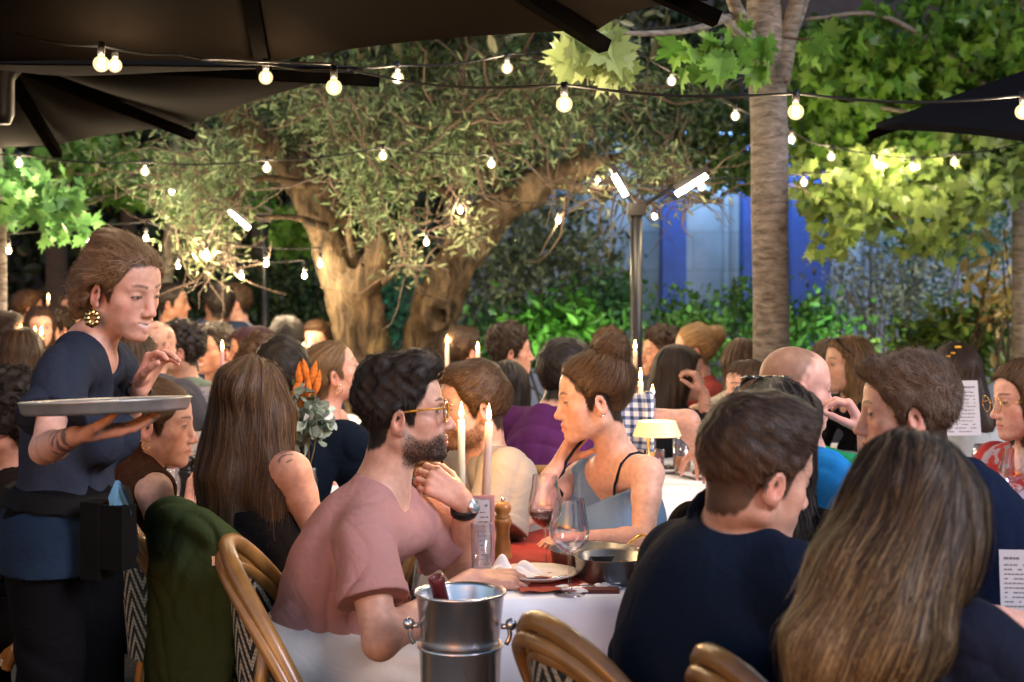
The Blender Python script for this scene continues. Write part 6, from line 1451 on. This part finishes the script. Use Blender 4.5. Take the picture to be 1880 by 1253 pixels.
# 7 navy jacket man
def jacket_collar(f, t):
    hb = f.H + f.hs * (A(0, -.025, -.055) @ f.hM); nd = unit(hb - f.N); fw = unit(f.fw - nd * (f.fw @ nd)); lt = np.cross(fw, nd); c = SDF(); k = np.linspace(-2.5, 2.5, 22)
    q = [f.N + nd * (.046 - .020 * (1 - math.cos(a)) * .5 * 2) + (-fw * math.cos(a) * .079 + lt * math.sin(a) * .074) for a in k]
    for i in range(21): c.cap(q[i] - nd * .022, q[i + 1] - nd * .022, .0105, .0105, .006); c.cap(q[i], q[i + 1], .0075, .0075, .012)
    sdf_obj('collar', c, .0036, cloth('midnight_collar', (.0050, .0080, .0155)), t)
def fadecol(L, V, t):
    k = np.clip((.05 - L[:, 2]) / .07, 0, 1)[:, None] * .75; q = np.clip(t, 0, 1)[:, None] ** 1.2; c = BLK * 1.2 * (1 - q) + A(.10, .06, .034) * q
    return c * (1 - k) + (A(.17, .095, .06) * (.5 + q)) * k
H = P(1388, 866, 2.5)
person('man in a dark navy jacket turned away, short dark hair, right foreground', H, 26, -12, 4, by=52, sex='m', hs=1.05, h=.0036, skin=A(.56, .32, .23), hcol=(A(.09, .05, .032), DBR2), J=dict(N=P(1352, 975, 2.56), Pv=P(1305, 1400, 2.46), SL=P(1246, 1035, 2.70), SR=P(1462, 1085, 2.38), EL=P(1188, 1200, 2.74), WL=P(1230, 1170, 2.95), ER=P(1480, 1260, 2.5), WR=P(1560, 1150, 2.65)), face=dict(nose=1.3, beard=BRN, beard_k=.22), hair=SHORT(9000, .006, fade=-.001, colf=fadecol, len=.034, ell=[((0, .0, .085), (.066, .090, .048), .03), ((0, .030, .088), (.052, .048, .033), .03)], w=.0013, jit=.3),
    top=dict(kind='long', name='jacket', m=cloth('midnight_wool', (.0052, .0098, .021), c2=(.0085, .0145, .029), weave=.5), t=.020, fold=.004, freq=26, seed=23, drape=True, cuff=.95), trousers=BLACKT, hunch=.05, extra=jacket_collar)
# 8 blonde woman, nearest
H = P(1682, 948, 2.06)
L8 = [(P(1660, 950, 2.06), P(1600, 1070, 2.02), .090, .085), (P(1600, 1070, 2.02), P(1535, 1200, 1.98), .085, .072), (P(1535, 1200, 1.98), P(1500, 1330, 1.96), .070, .04), (P(1690, 1000, 2.02), P(1640, 1180, 1.94), .080, .065), (P(1640, 1180, 1.94), P(1610, 1320, 1.92), .062, .03), (P(1752, 930, 2.02), P(1768, 1060, 1.98), .045, .022)]
def blond(L, V, t):
    d = A(.022, .014, .008); l = A(.55, .38, .17); m = A(.17, .10, .045); w = np.clip((.06 - L[:, 2]) / .20, 0, 1) * np.clip(.55 + L[:, 0] * 5, .25, 1); k = np.clip(w * 1.0 + (t - .5) * .9, 0, 1)[:, None]
    c = d * (1 - k) + m * k; k2 = np.clip((t - .48) * 3.2, 0, 1)[:, None] * np.clip(w * 1.6, .1, 1)[:, None]; return c * (1 - k2) + l * k2
person('woman with long streaked blonde hair seen from behind, nearest the viewer', H, 62, -4, by=48, sex='f', h=.0036, hcol=(BRN, BLD2), J=dict(N=P(1675, 1120, 2.08), Pv=P(1600, 1480, 2.02), SR=P(1775, 1185, 1.98), SL=P(1580, 1170, 2.26), ER=P(1870, 1275, 2.02), WR=P(1930, 1270, 2.2), EL=P(1740, 1135, 2.42), WL=P(1900, 1150, 2.5)), face=dict(eye=.6),
    hair=dict(flow='down', ear=False, t=.007, lump=.002, n=12000, len=.20, seg=9, amp=.0045, freq=110, w=.0018, world=L8, part=(.0, .02, .12), fall=(-.42, -.06, -1), jit=.05, wild=.02, colf=blond, line=[(-.14, -.30), (-.02, -.12), (.015, -.06), (.03, .0), (.05, .035), (.065, .062), (.084, .075), (.14, .085)]),
    top=dict(kind='tee', name='blouse', m=cloth('slate_navy', (.008, .010, .020), c2=(.012, .015, .028)), t=.012, sleeve=.75, fold=.006, neck='wide', seed=29), trousers=BLACKT)
# 9 quiffed man
H = P(1664, 754, 3.1)
person('man in a navy tee with tousled brown quiff facing left, right of the balding man', H, 170, -4, by=200, sex='m', h=.0038, skin=A(.58, .35, .27), hcol=(A(.05, .033, .022), A(.23, .155, .105)), J=dict(N=P(1706, 880, 3.12), Pv=P(1845, 1225, 3.2), SL=P(1768, 905, 2.94), SR=P(1668, 895, 3.32), EL=P(1690, 1080, 2.88), WL=P(1590, 1030, 2.90), WR=P(1560, 1010, 3.2)), face=dict(nose=1.1, eye=.6), hair=SHORT(8000, .007, flow='quiff', sweep=.1, len=.036, lift=.010, ell=[((0, .0, .084), (.064, .088, .042), .03), ((0, .068, .085), (.042, .032, .026), .03)], jit=.45, amp=.002, freq=90),
    top=dict(kind='tee', m=cloth('deep_navy', (.006, .011, .030), c2=(.010, .016, .042)), t=.014, sleeve=.65, fold=.008, seed=31), trousers=JEANS, hunch=.05)
# 10 balding man
H = P(1463, 712, 3.9)
person('balding man in a green polo lifting food to his mouth', H, 8, -6, by=-10, sex='m', hs=.98, h=.0046, skin=A(.62, .36, .30), hcol=(A(.20, .12, .09), A(.26, .17, .12)), J=dict(N=P(1447, 818, 3.9), Pv=P(1460, 1080, 4.0), SR=P(1470, 860, 3.72), SL=P(1480, 850, 4.06), ER=P(1612, 915, 3.66), WR=P(1592, 800, 3.72), WL=P(1620, 930, 4.0)), face=dict(soft=.045, scalp_k=.85, scalp=A(.13, .075, .05), eye=.6, brow_k=.4, line=[(-.14, -.085), (-.07, -.085), (-.03, .0), (.0, .03), (.02, .06), (.04, .10), (.14, .15)]),
    top=dict(kind='polo', name='polo_shirt', m=cloth('emerald_polo', (.010, .18, .075), c2=(.015, .24, .10)), t=.012, neck='v', fold=.006), trousers=JEANS, hands=dict(R=dict(d=A(-.45, .1, .85), n=A(-.75, .2, -.3), curl=(.8, .7, .4), thumb=(.35, .6))), belly=.02)
# 10b bright blue tee
H = P(1452, 800, 3.45)
person('man in a bright blue tee mostly hidden behind the navy jacket, one sleeve showing', H, 40, 0, by=-5, sex='m', hs=.9, h=.006, hcol=(BLK, DBR2), J=dict(N=P(1470, 850, 3.5), SR=P(1500, 880, 3.36), ER=P(1625, 985, 3.34), WR=P(1600, 1060, 3.4), Pv=P(1470, 1150, 3.5)), hair=SHORT(500), top=dict(kind='tee', m=cloth('azure_tee', (.015, .19, .52), c2=(.02, .24, .62)), t=.014, sleeve=.85), trousers=JEANS)
# 11 dark haired woman with sunglasses on her head
H = P(1420, 800, 3.0)
def shades(loc3, sc=1.0):
    def ex(f, t):
        mb = MB(); loc = lambda *a: f.H + f.hs * (A(*a) @ f.hM); x, y, z = loc3
        mb.tube(smooth_path([loc(-.085, y - .06, z - .07), loc(-.075, y, z - .02), loc(-.04, y + .02, z + .012), loc(0, y + .025, z + .016), loc(.04, y + .02, z + .012), loc(.075, y, z - .02), loc(.085, y - .06, z - .07)], 24), .0035, 7)
        for s in (-1, 1): mb.lathe([(.001, .004), (.020, .002), (.024, -.002), (.001, -.004)], loc(s * .034, y + .022, z + .016), 14, np.array([f.hM[0], f.hM[1], f.hM[2]]))
        mb.build('sunglasses', mat('black_acetate_%d' % len(bpy.data.materials), (.008, .008, .008), .12), t)
    return ex
person('woman with long black hair and sunglasses pushed up behind the navy jacket man', H, 92, -2, by=60, sex='f', h=.0046, hcol=(BLK, BLK2), hair=LONG(H, 70, .42, 4500), J=dict(Pv=P(1480, 1180, 3.0)), top=dict(kind='long', m=cloth('black_knit', (.004, .004, .005)), t=.014), trousers=BLACKT, extra=shades((0, .045, .105)))
# 12 woman with glasses
H = P(1882, 733, 4.3)
def g12(f, t):
    loc = lambda *a: f.H + f.hs * (A(*a) @ f.hM); mb = MB()
    for s in (-1, 1):
        a = np.linspace(0, 2 * math.pi, 21); mb.tube(np.array([loc(s * .034 + .024 * math.cos(q), .108, -.004 + .024 * math.sin(q)) for q in a]), .0014, 6, cap=False); mb.tube([loc(s * .058, .107, .0), loc(s * .078, .0, .002)], .0012, 5)
    mb.tube([loc(-.010, .109, .002), loc(.010, .109, .002)], .0012, 5); mb.build('glasses', M_BRASS, t)
FLORAL = mat('red_floral_print', (.34, .018, .022), .8, c2=(.30, .26, .34), vscale=26, bump=.2, bscale=500)
FLORAL.node_tree.nodes['Color Ramp'].color_ramp.elements[0].position = .52; FLORAL.node_tree.nodes['Color Ramp'].color_ramp.elements[1].position = .56
person('woman with round glasses and a red printed blouse at the right edge', H, 188, -6, by=205, sex='f', h=.0048, skin=A(.60, .34, .28), hcol=(DBR, BRN2), J=dict(Pv=P(1915, 1080, 4.4), EL=P(1850, 930, 4.15), WL=P(1800, 900, 4.2)), face=dict(eye=.5, nose=1.1), hair=LONG(H, 188, .30, 3000), top=dict(kind='long', name='blouse', m=FLORAL, t=.014, neck='v', fold=.008), trousers=JEANS, extra=g12)
# 13 woman in red
H = P(612, 684, 5.2)
person('woman in a red strappy dress gazing up, light brown hair gathered low', H, 14, 20, by=-6, sex='f', h=.0056, skin=A(.56, .30, .22), hcol=(LBR, LBR2), J=dict(N=P(598, 760, 5.2), Pv=P(590, 960, 5.2)), face=dict(eye=.7, smile=.4), hair=BUN((0, -.105, -.055), .03, 3000, line=[(-.14, -.10), (-.045, -.08), (-.03, -.02), (.0, .0), (.03, .02), (.05, .045), (.062, .066), (.084, .082), (.14, .09)]), top=dict(kind='strap', name='dress', m=cloth('scarlet_jersey', (.46, .018, .018)), t=.009, line=lambda x, y, z: (z + .13 - np.abs(x) * .6) * .7, ar=.075), trousers=dict(m=cloth('scarlet_skirt', (.36, .015, .015))), extra=lambda f, t: hoop(f, t, -1, .014), bust=.05)
# 14-17 middle rows
H = P(520, 694, 4.6); person('black haired person in dark navy seen from behind, above the flowers', H, 82, 0, by=70, sex='m', h=.0056, hcol=(BLK, BLK2), hair=SHORT(2500, .014), top=dict(kind='long', m=cloth('ink_shirt', (.005, .009, .018)), t=.016), trousers=BLACKT, J=dict(N=P(545, 790, 4.6)))
H = P(1040, 692, 4.8); person('black haired man in a purple tee seen from behind', H, 62, -4, by=80, sex='m', h=.0056, hcol=(BLK, BLK2), hair=SHORT(3000, .014), top=dict(kind='tee', m=cloth('plum_tee', (.075, .018, .085), c2=(.10, .026, .11)), t=.018, fold=.008, sleeve=.7), trousers=JEANS, J=dict(N=P(1012, 775, 4.75), SL=P(945, 790, 4.85), SR=P(1075, 800, 4.65)))
def plaid_mat():
    m, n, l, b = new_mat('blue_white_plaid'); setp(b, Roughness=.85); tc = n.new('ShaderNodeTexCoord'); ws = []
    for ax_, sc_ in (('X', 34), ('Z', 34), ('Y', 34)):
        w = n.new('ShaderNodeTexWave'); w.wave_type = 'BANDS'; w.bands_direction = ax_; w.inputs['Scale'].default_value = sc_ / 3; w.inputs['Distortion'].default_value = .6; l.new(tc.outputs['Object'], w.inputs[0]); r = n.new('ShaderNodeMath'); r.operation = 'GREATER_THAN'; r.inputs[1].default_value = .62; l.new(w.outputs['Fac'], r.inputs[0]); ws.append(r.outputs[0])
    a = n.new('ShaderNodeMath'); a.operation = 'ADD'; l.new(ws[0], a.inputs[0]); l.new(ws[1], a.inputs[1]); r = n.new('ShaderNodeValToRGB'); r.color_ramp.interpolation = 'CONSTANT'; e = r.color_ramp.elements; e[0].color = (.58, .60, .62, 1); e[0].position = 0; e[1].color = (.14, .20, .36, 1); e[1].position = .4; q = e.new(.8); q.color = (.02, .03, .07, 1)
    dv = n.new('ShaderNodeMath'); dv.operation = 'MULTIPLY'; dv.inputs[1].default_value = .5; l.new(a.outputs[0], dv.inputs[0]); l.new(dv.outputs[0], r.inputs[0]); l.new(r.outputs[0], b.inputs['Base Color']); return m
H = P(1108, 705, 4.72); person('man in a blue and white plaid shirt reaching across, hidden behind the bun', H, 70, -4, by=70, sex='m', hs=.92, h=.0056, skin=A(.52, .29, .21), hcol=(DBR, DBR2), hair=SHORT(800), top=dict(kind='tee', name='plaid_shirt', m=plaid_mat(), t=.02, sleeve=.55, flare=.014), trousers=JEANS, J=dict(N=P(1090, 775, 4.7), SL=P(1030, 805, 4.9), SR=P(1125, 775, 4.78), ER=P(1262, 775, 4.74), WR=P(1282, 822, 4.85), Pv=P(1090, 980, 4.7)))
H = P(485, 680, 5.4); person('woman with brown curly hair half hidden behind the long brown hair', H, 70, 0, sex='f', h=.007, hcol=(BRN, BRN2), hair=CURLY(), top=dict(kind='tee', m=cloth('grey_green', (.08, .10, .09))), trousers=JEANS)
H = P(757, 694, 5.8); person('person with black hair between the olive trunks and the man in pink', H, 85, 0, sex='f', h=.007, hcol=(BLK, BLK2), hair=LONG(H, 85, .3, 1200), top=dict(kind='tee', m=cloth('charcoal', (.03, .03, .035))), trousers=BLACKT)
# back rows right
def far(label, u, v, d, yaw, sex, hcol, style, top, skin=SKIN_B, pitch=0, hs=1.0, kind='tee', by=None, **k):
    H = P(u, v, d); hr = style if isinstance(style, dict) else style(H, yaw)
    hr = dict(hr); hr['n'] = int(min(hr.get('n', 1500), 1500)); hr['w'] = max(hr.get('w', .0016), .0011 * d / 3)
    tp = dict(kind=kind, m=cloth('garment_%d' % int(sum(np.asarray(top)) * 9973), top), t=.014)
    if 'line' in k: tp['line'] = k.pop('line'); tp['t'] = .009
    return person(label, H, yaw, pitch, sex=sex, hs=hs, h=max(.0050, d * .00078), hcol=hcol, hair=hr, top=tp, skin=skin, by=by, trousers=k.pop('trousers', JEANS if d < 7.3 else None), **k)
LG = lambda H, y: LONG(H, y, .34, 1500); BB = lambda H, y: BOB(H, y, .17, n=1500)
far('dark haired woman in black resting her face on her hand before the heater post', 1247, 686, 6.0, 12, 'f', (BLK, DBR2), LG, (.012, .012, .014), J=dict(ER=P(1300, 790, 5.85), WR=P(1292, 722, 5.85)), hands=dict(R=dict(d=A(-.4, 0, .9), n=A(-.8, .3, -.2), curl=(.8, .8, .5))), by=30)
far('blonde woman with a high bun in a maroon top facing left', 1275, 642, 6.8, 172, 'f', (BLD, BLD2), BUN((0, -.10, .07), .048), (.16, .03, .028), by=200)
far('dark curly haired man grinning beside the blonde bun', 1214, 648, 7.1, 196, 'm', (BLK, DBR2), CURLY(), (.05, .06, .08), face=dict(smile=1, teeth=True, mouth=.004), by=215)
far('woman with a brown bob in a cream sleeveless top, back turned, by the maple trunk', 1362, 672, 6.3, 100, 'f', (DBR, BRN2), BB, (.52, .46, .36), kind='tank', J=dict(N=P(1342, 745, 6.2)))
far('child with a brown fringe peeking left beside the maple trunk', 1370, 712, 5.4, 205, 'f', (DBR, BRN2), BB, (.05, .05, .06), hs=.86, skin=SKIN_A)
far('woman facing left with sunglasses on her pulled back fair hair, in black', 1556, 668, 6.0, 190, 'f', (BRN, BLD2), lambda H, y: LONG(H, y, .26, 1500, line=[(-.14, -.30), (-.03, -.02), (.0, .01), (.03, .03), (.05, .045), (.065, .066), (.084, .08), (.14, .09)]), (.010, .010, .012), extra=shades((0, .045, .090)), skin=A(.60, .36, .26), by=210)
far('brown haired person seen from behind left of the woman with sunglasses', 1522, 672, 6.7, 80, 'm', (DBR, BRN2), SHORT(), (.04, .04, .05))
def daisies(f, t):
    g = np.random.default_rng(3); mb = MB()
    for q in np.linspace(-.2, 1.3, 9): mb.lathe([(.001, .006), (.012, .004), (.015, -.002), (.001, -.006)], f.H + f.hs * (A(.082 * math.cos(q), -.05, .02 + .085 * math.sin(q)) @ f.hM) + g.normal(size=3) * .004, 7)
    mb.build('flower_clip', mat('yellow_petals', (.75, .42, .02), .7, var=.3), t)
far('dark haired woman wearing yellow flowers, back turned, in a pale shirt', 1752, 692, 5.2, 112, 'f', (BLK, DBR2), LG, (.40, .42, .42), J=dict(N=P(1768, 772, 5.2)), extra=daisies)
far('young man with dark curls in black facing right beyond the purple shirt', 938, 645, 7.0, 8, 'm', (BLK, DBR2), CURLY(t=.012), (.012, .012, .014), skin=SKIN_B, face=dict(nose=1.4))
far('dark haired man facing away, ear lit by a candle, right of the olive', 850, 645, 7.5, 48, 'm', (BLK, DBR2), SHORT(t=.012), (.05, .05, .06))
far('person with black hair below the curly haired young man', 932, 712, 6.2, 92, 'f', (BLK, BLK2), BB, (.20, .20, .21))
far('dark head behind the purple shirt near the heater post', 1120, 650, 7.4, 80, 'f', (DBR, BRN2), CURLY(), (.06, .05, .05))
# back rows left
far('standing man in navy, broad back turned, under the small bulbs', 402, 560, 8.8, 115, 'm', (BLK, BLK2), SHORT(t=.012), (.020, .030, .065), stand=True, skin=SKIN_D, J=dict(N=P(388, 600, 8.8), Pv=P(378, 720, 8.8)), hs=1.05)
far('standing man in a white tee facing left beside the navy back', 432, 556, 9.3, 192, 'm', (DBR, BRN2), SHORT(), (.46, .50, .56), stand=True, J=dict(Pv=P(446, 700, 9.3)), skin=SKIN_A)
far('woman in a cream top in profile behind the face of the waitress', 316, 556, 8.8, 2, 'f', (BLK, BLK2), BUN((0, -.10, .0), .035), (.56, .48, .38), skin=SKIN_C, J=dict(Pv=P(280, 700, 8.8)))
far('smiling dark skinned man in navy beside the white folder', 394, 642, 7.6, 236, 'm', (BLK, BLK2), CURLY(t=.010), (.014, .022, .05), skin=SKIN_C, hs=1.08, face=dict(smile=1, teeth=True), by=250)
far('woman with plum brown hair facing left by the orange flowers', 460, 645, 6.4, 186, 'f', (A(.04, .015, .02), A(.12, .05, .06)), BB, (.20, .20, .22), skin=SKIN_A, hs=.95)
far('bald man behind the raised hand of the waitress', 288, 636, 6.5, 62, 'm', (A(.3, .16, .11), A(.3, .16, .11)), dict(flow='short', n=0, t=-.004), (.08, .08, .09), face=dict(scalp_k=.1))
far('curly black haired man in grey green facing left behind the bald head', 328, 642, 6.7, 192, 'm', (BLK, BLK2), CURLY(t=.014), (.10, .15, .14))
far('woman with straight dark brown hair behind the throat of the waitress', 247, 662, 5.8, 55, 'f', (DBR, BRN2), LG, (.05, .045, .045))
far('dark haired man in pale blue at the left edge', 5, 622, 6.5, 16, 'm', (BLK, DBR2), SHORT(), (.34, .44, .56), skin=SKIN_A)
far('woman with long brown hair, back turned, near the left edge', 40, 658, 5.5, 84, 'f', (DBR, BRN2), LG, (.06, .05, .05))
far('person lit by two candles facing the viewer at far left', 72, 602, 8.3, -62, 'f', (DBR, DBR2), BB, (.08, .05, .04))
far('curly haired person beside the two candles at far left', 100, 604, 8.5, -118, 'm', (BLK, DBR2), CURLY(t=.014), (.06, .04, .04))
far('man with a red lit face in the dark behind the waitress', 133, 568, 9.2, -85, 'm', (BLK, DBR2), SHORT(), (.10, .04, .03))
far('person in white bending under the dark tree at far left', 52, 566, 9.6, 30, 'f', (DBR, BRN2), SHORT(), (.5, .48, .45))
H = P(14, 770, 3.95); person('person with black curls and dark clothes cut by the left edge', H, 172, -4, by=190, sex='f', h=.0056, skin=SKIN_B, hcol=(BLK, BLK2), hair=CURLY(3500, .020, cap=[((0, -.09, .0), (0, -.10, -.14), .05, .045)]), top=dict(kind='long', m=cloth('umber_black', (.014, .010, .009)), t=.016), trousers=BLACKT)
far('round dark head between the heater post and the olive, back turned', 527, 628, 7.3, 88, 'm', (BLK, BLK2), SHORT(t=.014), (.03, .03, .035))
far('man facing the viewer just left of the olive trunk', 581, 628, 8.2, -100, 'm', (DBR, BRN2), SHORT(), (.12, .10, .09))
far('person leaning close beside the left olive trunk', 608, 630, 8.4, 205, 'f', (DBR, BRN2), BUN((0, -.1, .0), .03), (.10, .09, .09))

# chairs under the guests in reach
for x, y, yaw, lb in [(-.345, 3.16, 2, 'bamboo chair nearest at left, its high back behind the man in pink'), (.298, 2.515, 30, 'bamboo chair behind the navy jacket man in the foreground'),
    (.576, 2.247, 20, 'bamboo chair behind the blonde woman in the foreground'), (-.77, 3.82, 15, 'bamboo chair of the woman in brown beside the waitress'), (-.60, 3.64, 48, 'bamboo chair draped with the dark green jacket'),
    (*P(650, 0, 4.75)[:2], 215, 'bamboo chair with dotted weave behind the shoulder of the man in pink'), (*P(598, 0, 5.15)[:2], -6, 'bamboo chair under the woman in the red dress'), (*P(352, 0, 6.0)[:2], 84, 'small bamboo chair before the far left table'),
    (*P(965, 0, 4.30)[:2], 205, 'bamboo chair of the man in beige'), (*P(1860, 0, 3.28)[:2], 200, 'bamboo chair of the quiffed man'),
    (*P(1020, 0, 4.7)[:2], 80, 'bamboo chair of the man in purple'), (*P(1920, 0, 4.4)[:2], 205, 'bamboo chair of the woman with round glasses'), (*P(15, 0, 4.0)[:2], 190, 'bamboo chair cut by the left edge')]:
    chair(x, y, yaw, lb)
# green jacket over the back of its chair
def jacket():
    x0, y0 = -.60, 3.64; c, s_ = math.cos(R(48 - 90)), math.sin(R(48 - 90)); Rz = np.array([[c, s_, 0], [-s_, c, 0], [0, 0, 1]])
    rl = rail(41, .026, .03)[4:31]; s = SDF(); w = lambda q: np.asarray(q) @ Rz + A(x0, y0, 0)
    for i in range(len(rl) - 1):
        a, b = rl[i], rl[i + 1]; f_ = i / len(rl); dr = .50 + .10 * math.sin(i * .9) - .12 * abs(f_ - .4)
        for k in range(3): s.cap(w(a - A(0, .004 * k, dr * k / 3)), w(a * A(1.0, 1.02, 1) - A(0, .006 * (k + 1), dr * (k + 1) / 3)), .017, .016 if k < 2 else .012, .02)
        s.cap(w(a), w(b), .026, .026, .02); s.cap(w(a - A(0, 0, .0)), w(a * A(.9, .88, 1) - A(0, 0, .22)), .018, .012, .02)
    t = thing('jacket', 'dark olive green jacket hung over the back of a bamboo chair', 'jacket', w(A(0, -.3, .4))); s.post.append(folds(.0075, 70, 15, Rz[0] * .8 + A(0, 0, .3)))
    sdf_obj('shell', s, .0055, cloth('olive_green_twill', (.026, .040, .015), c2=(.040, .056, .022), weave=.4), t)
    mb = MB(); q = P(392, 1030, 3.05); mb.box(q, (.006, .004, .02)); mb.build('zip_pull', M_CHROME, t, smooth=False)
jacket()
run_jobs()
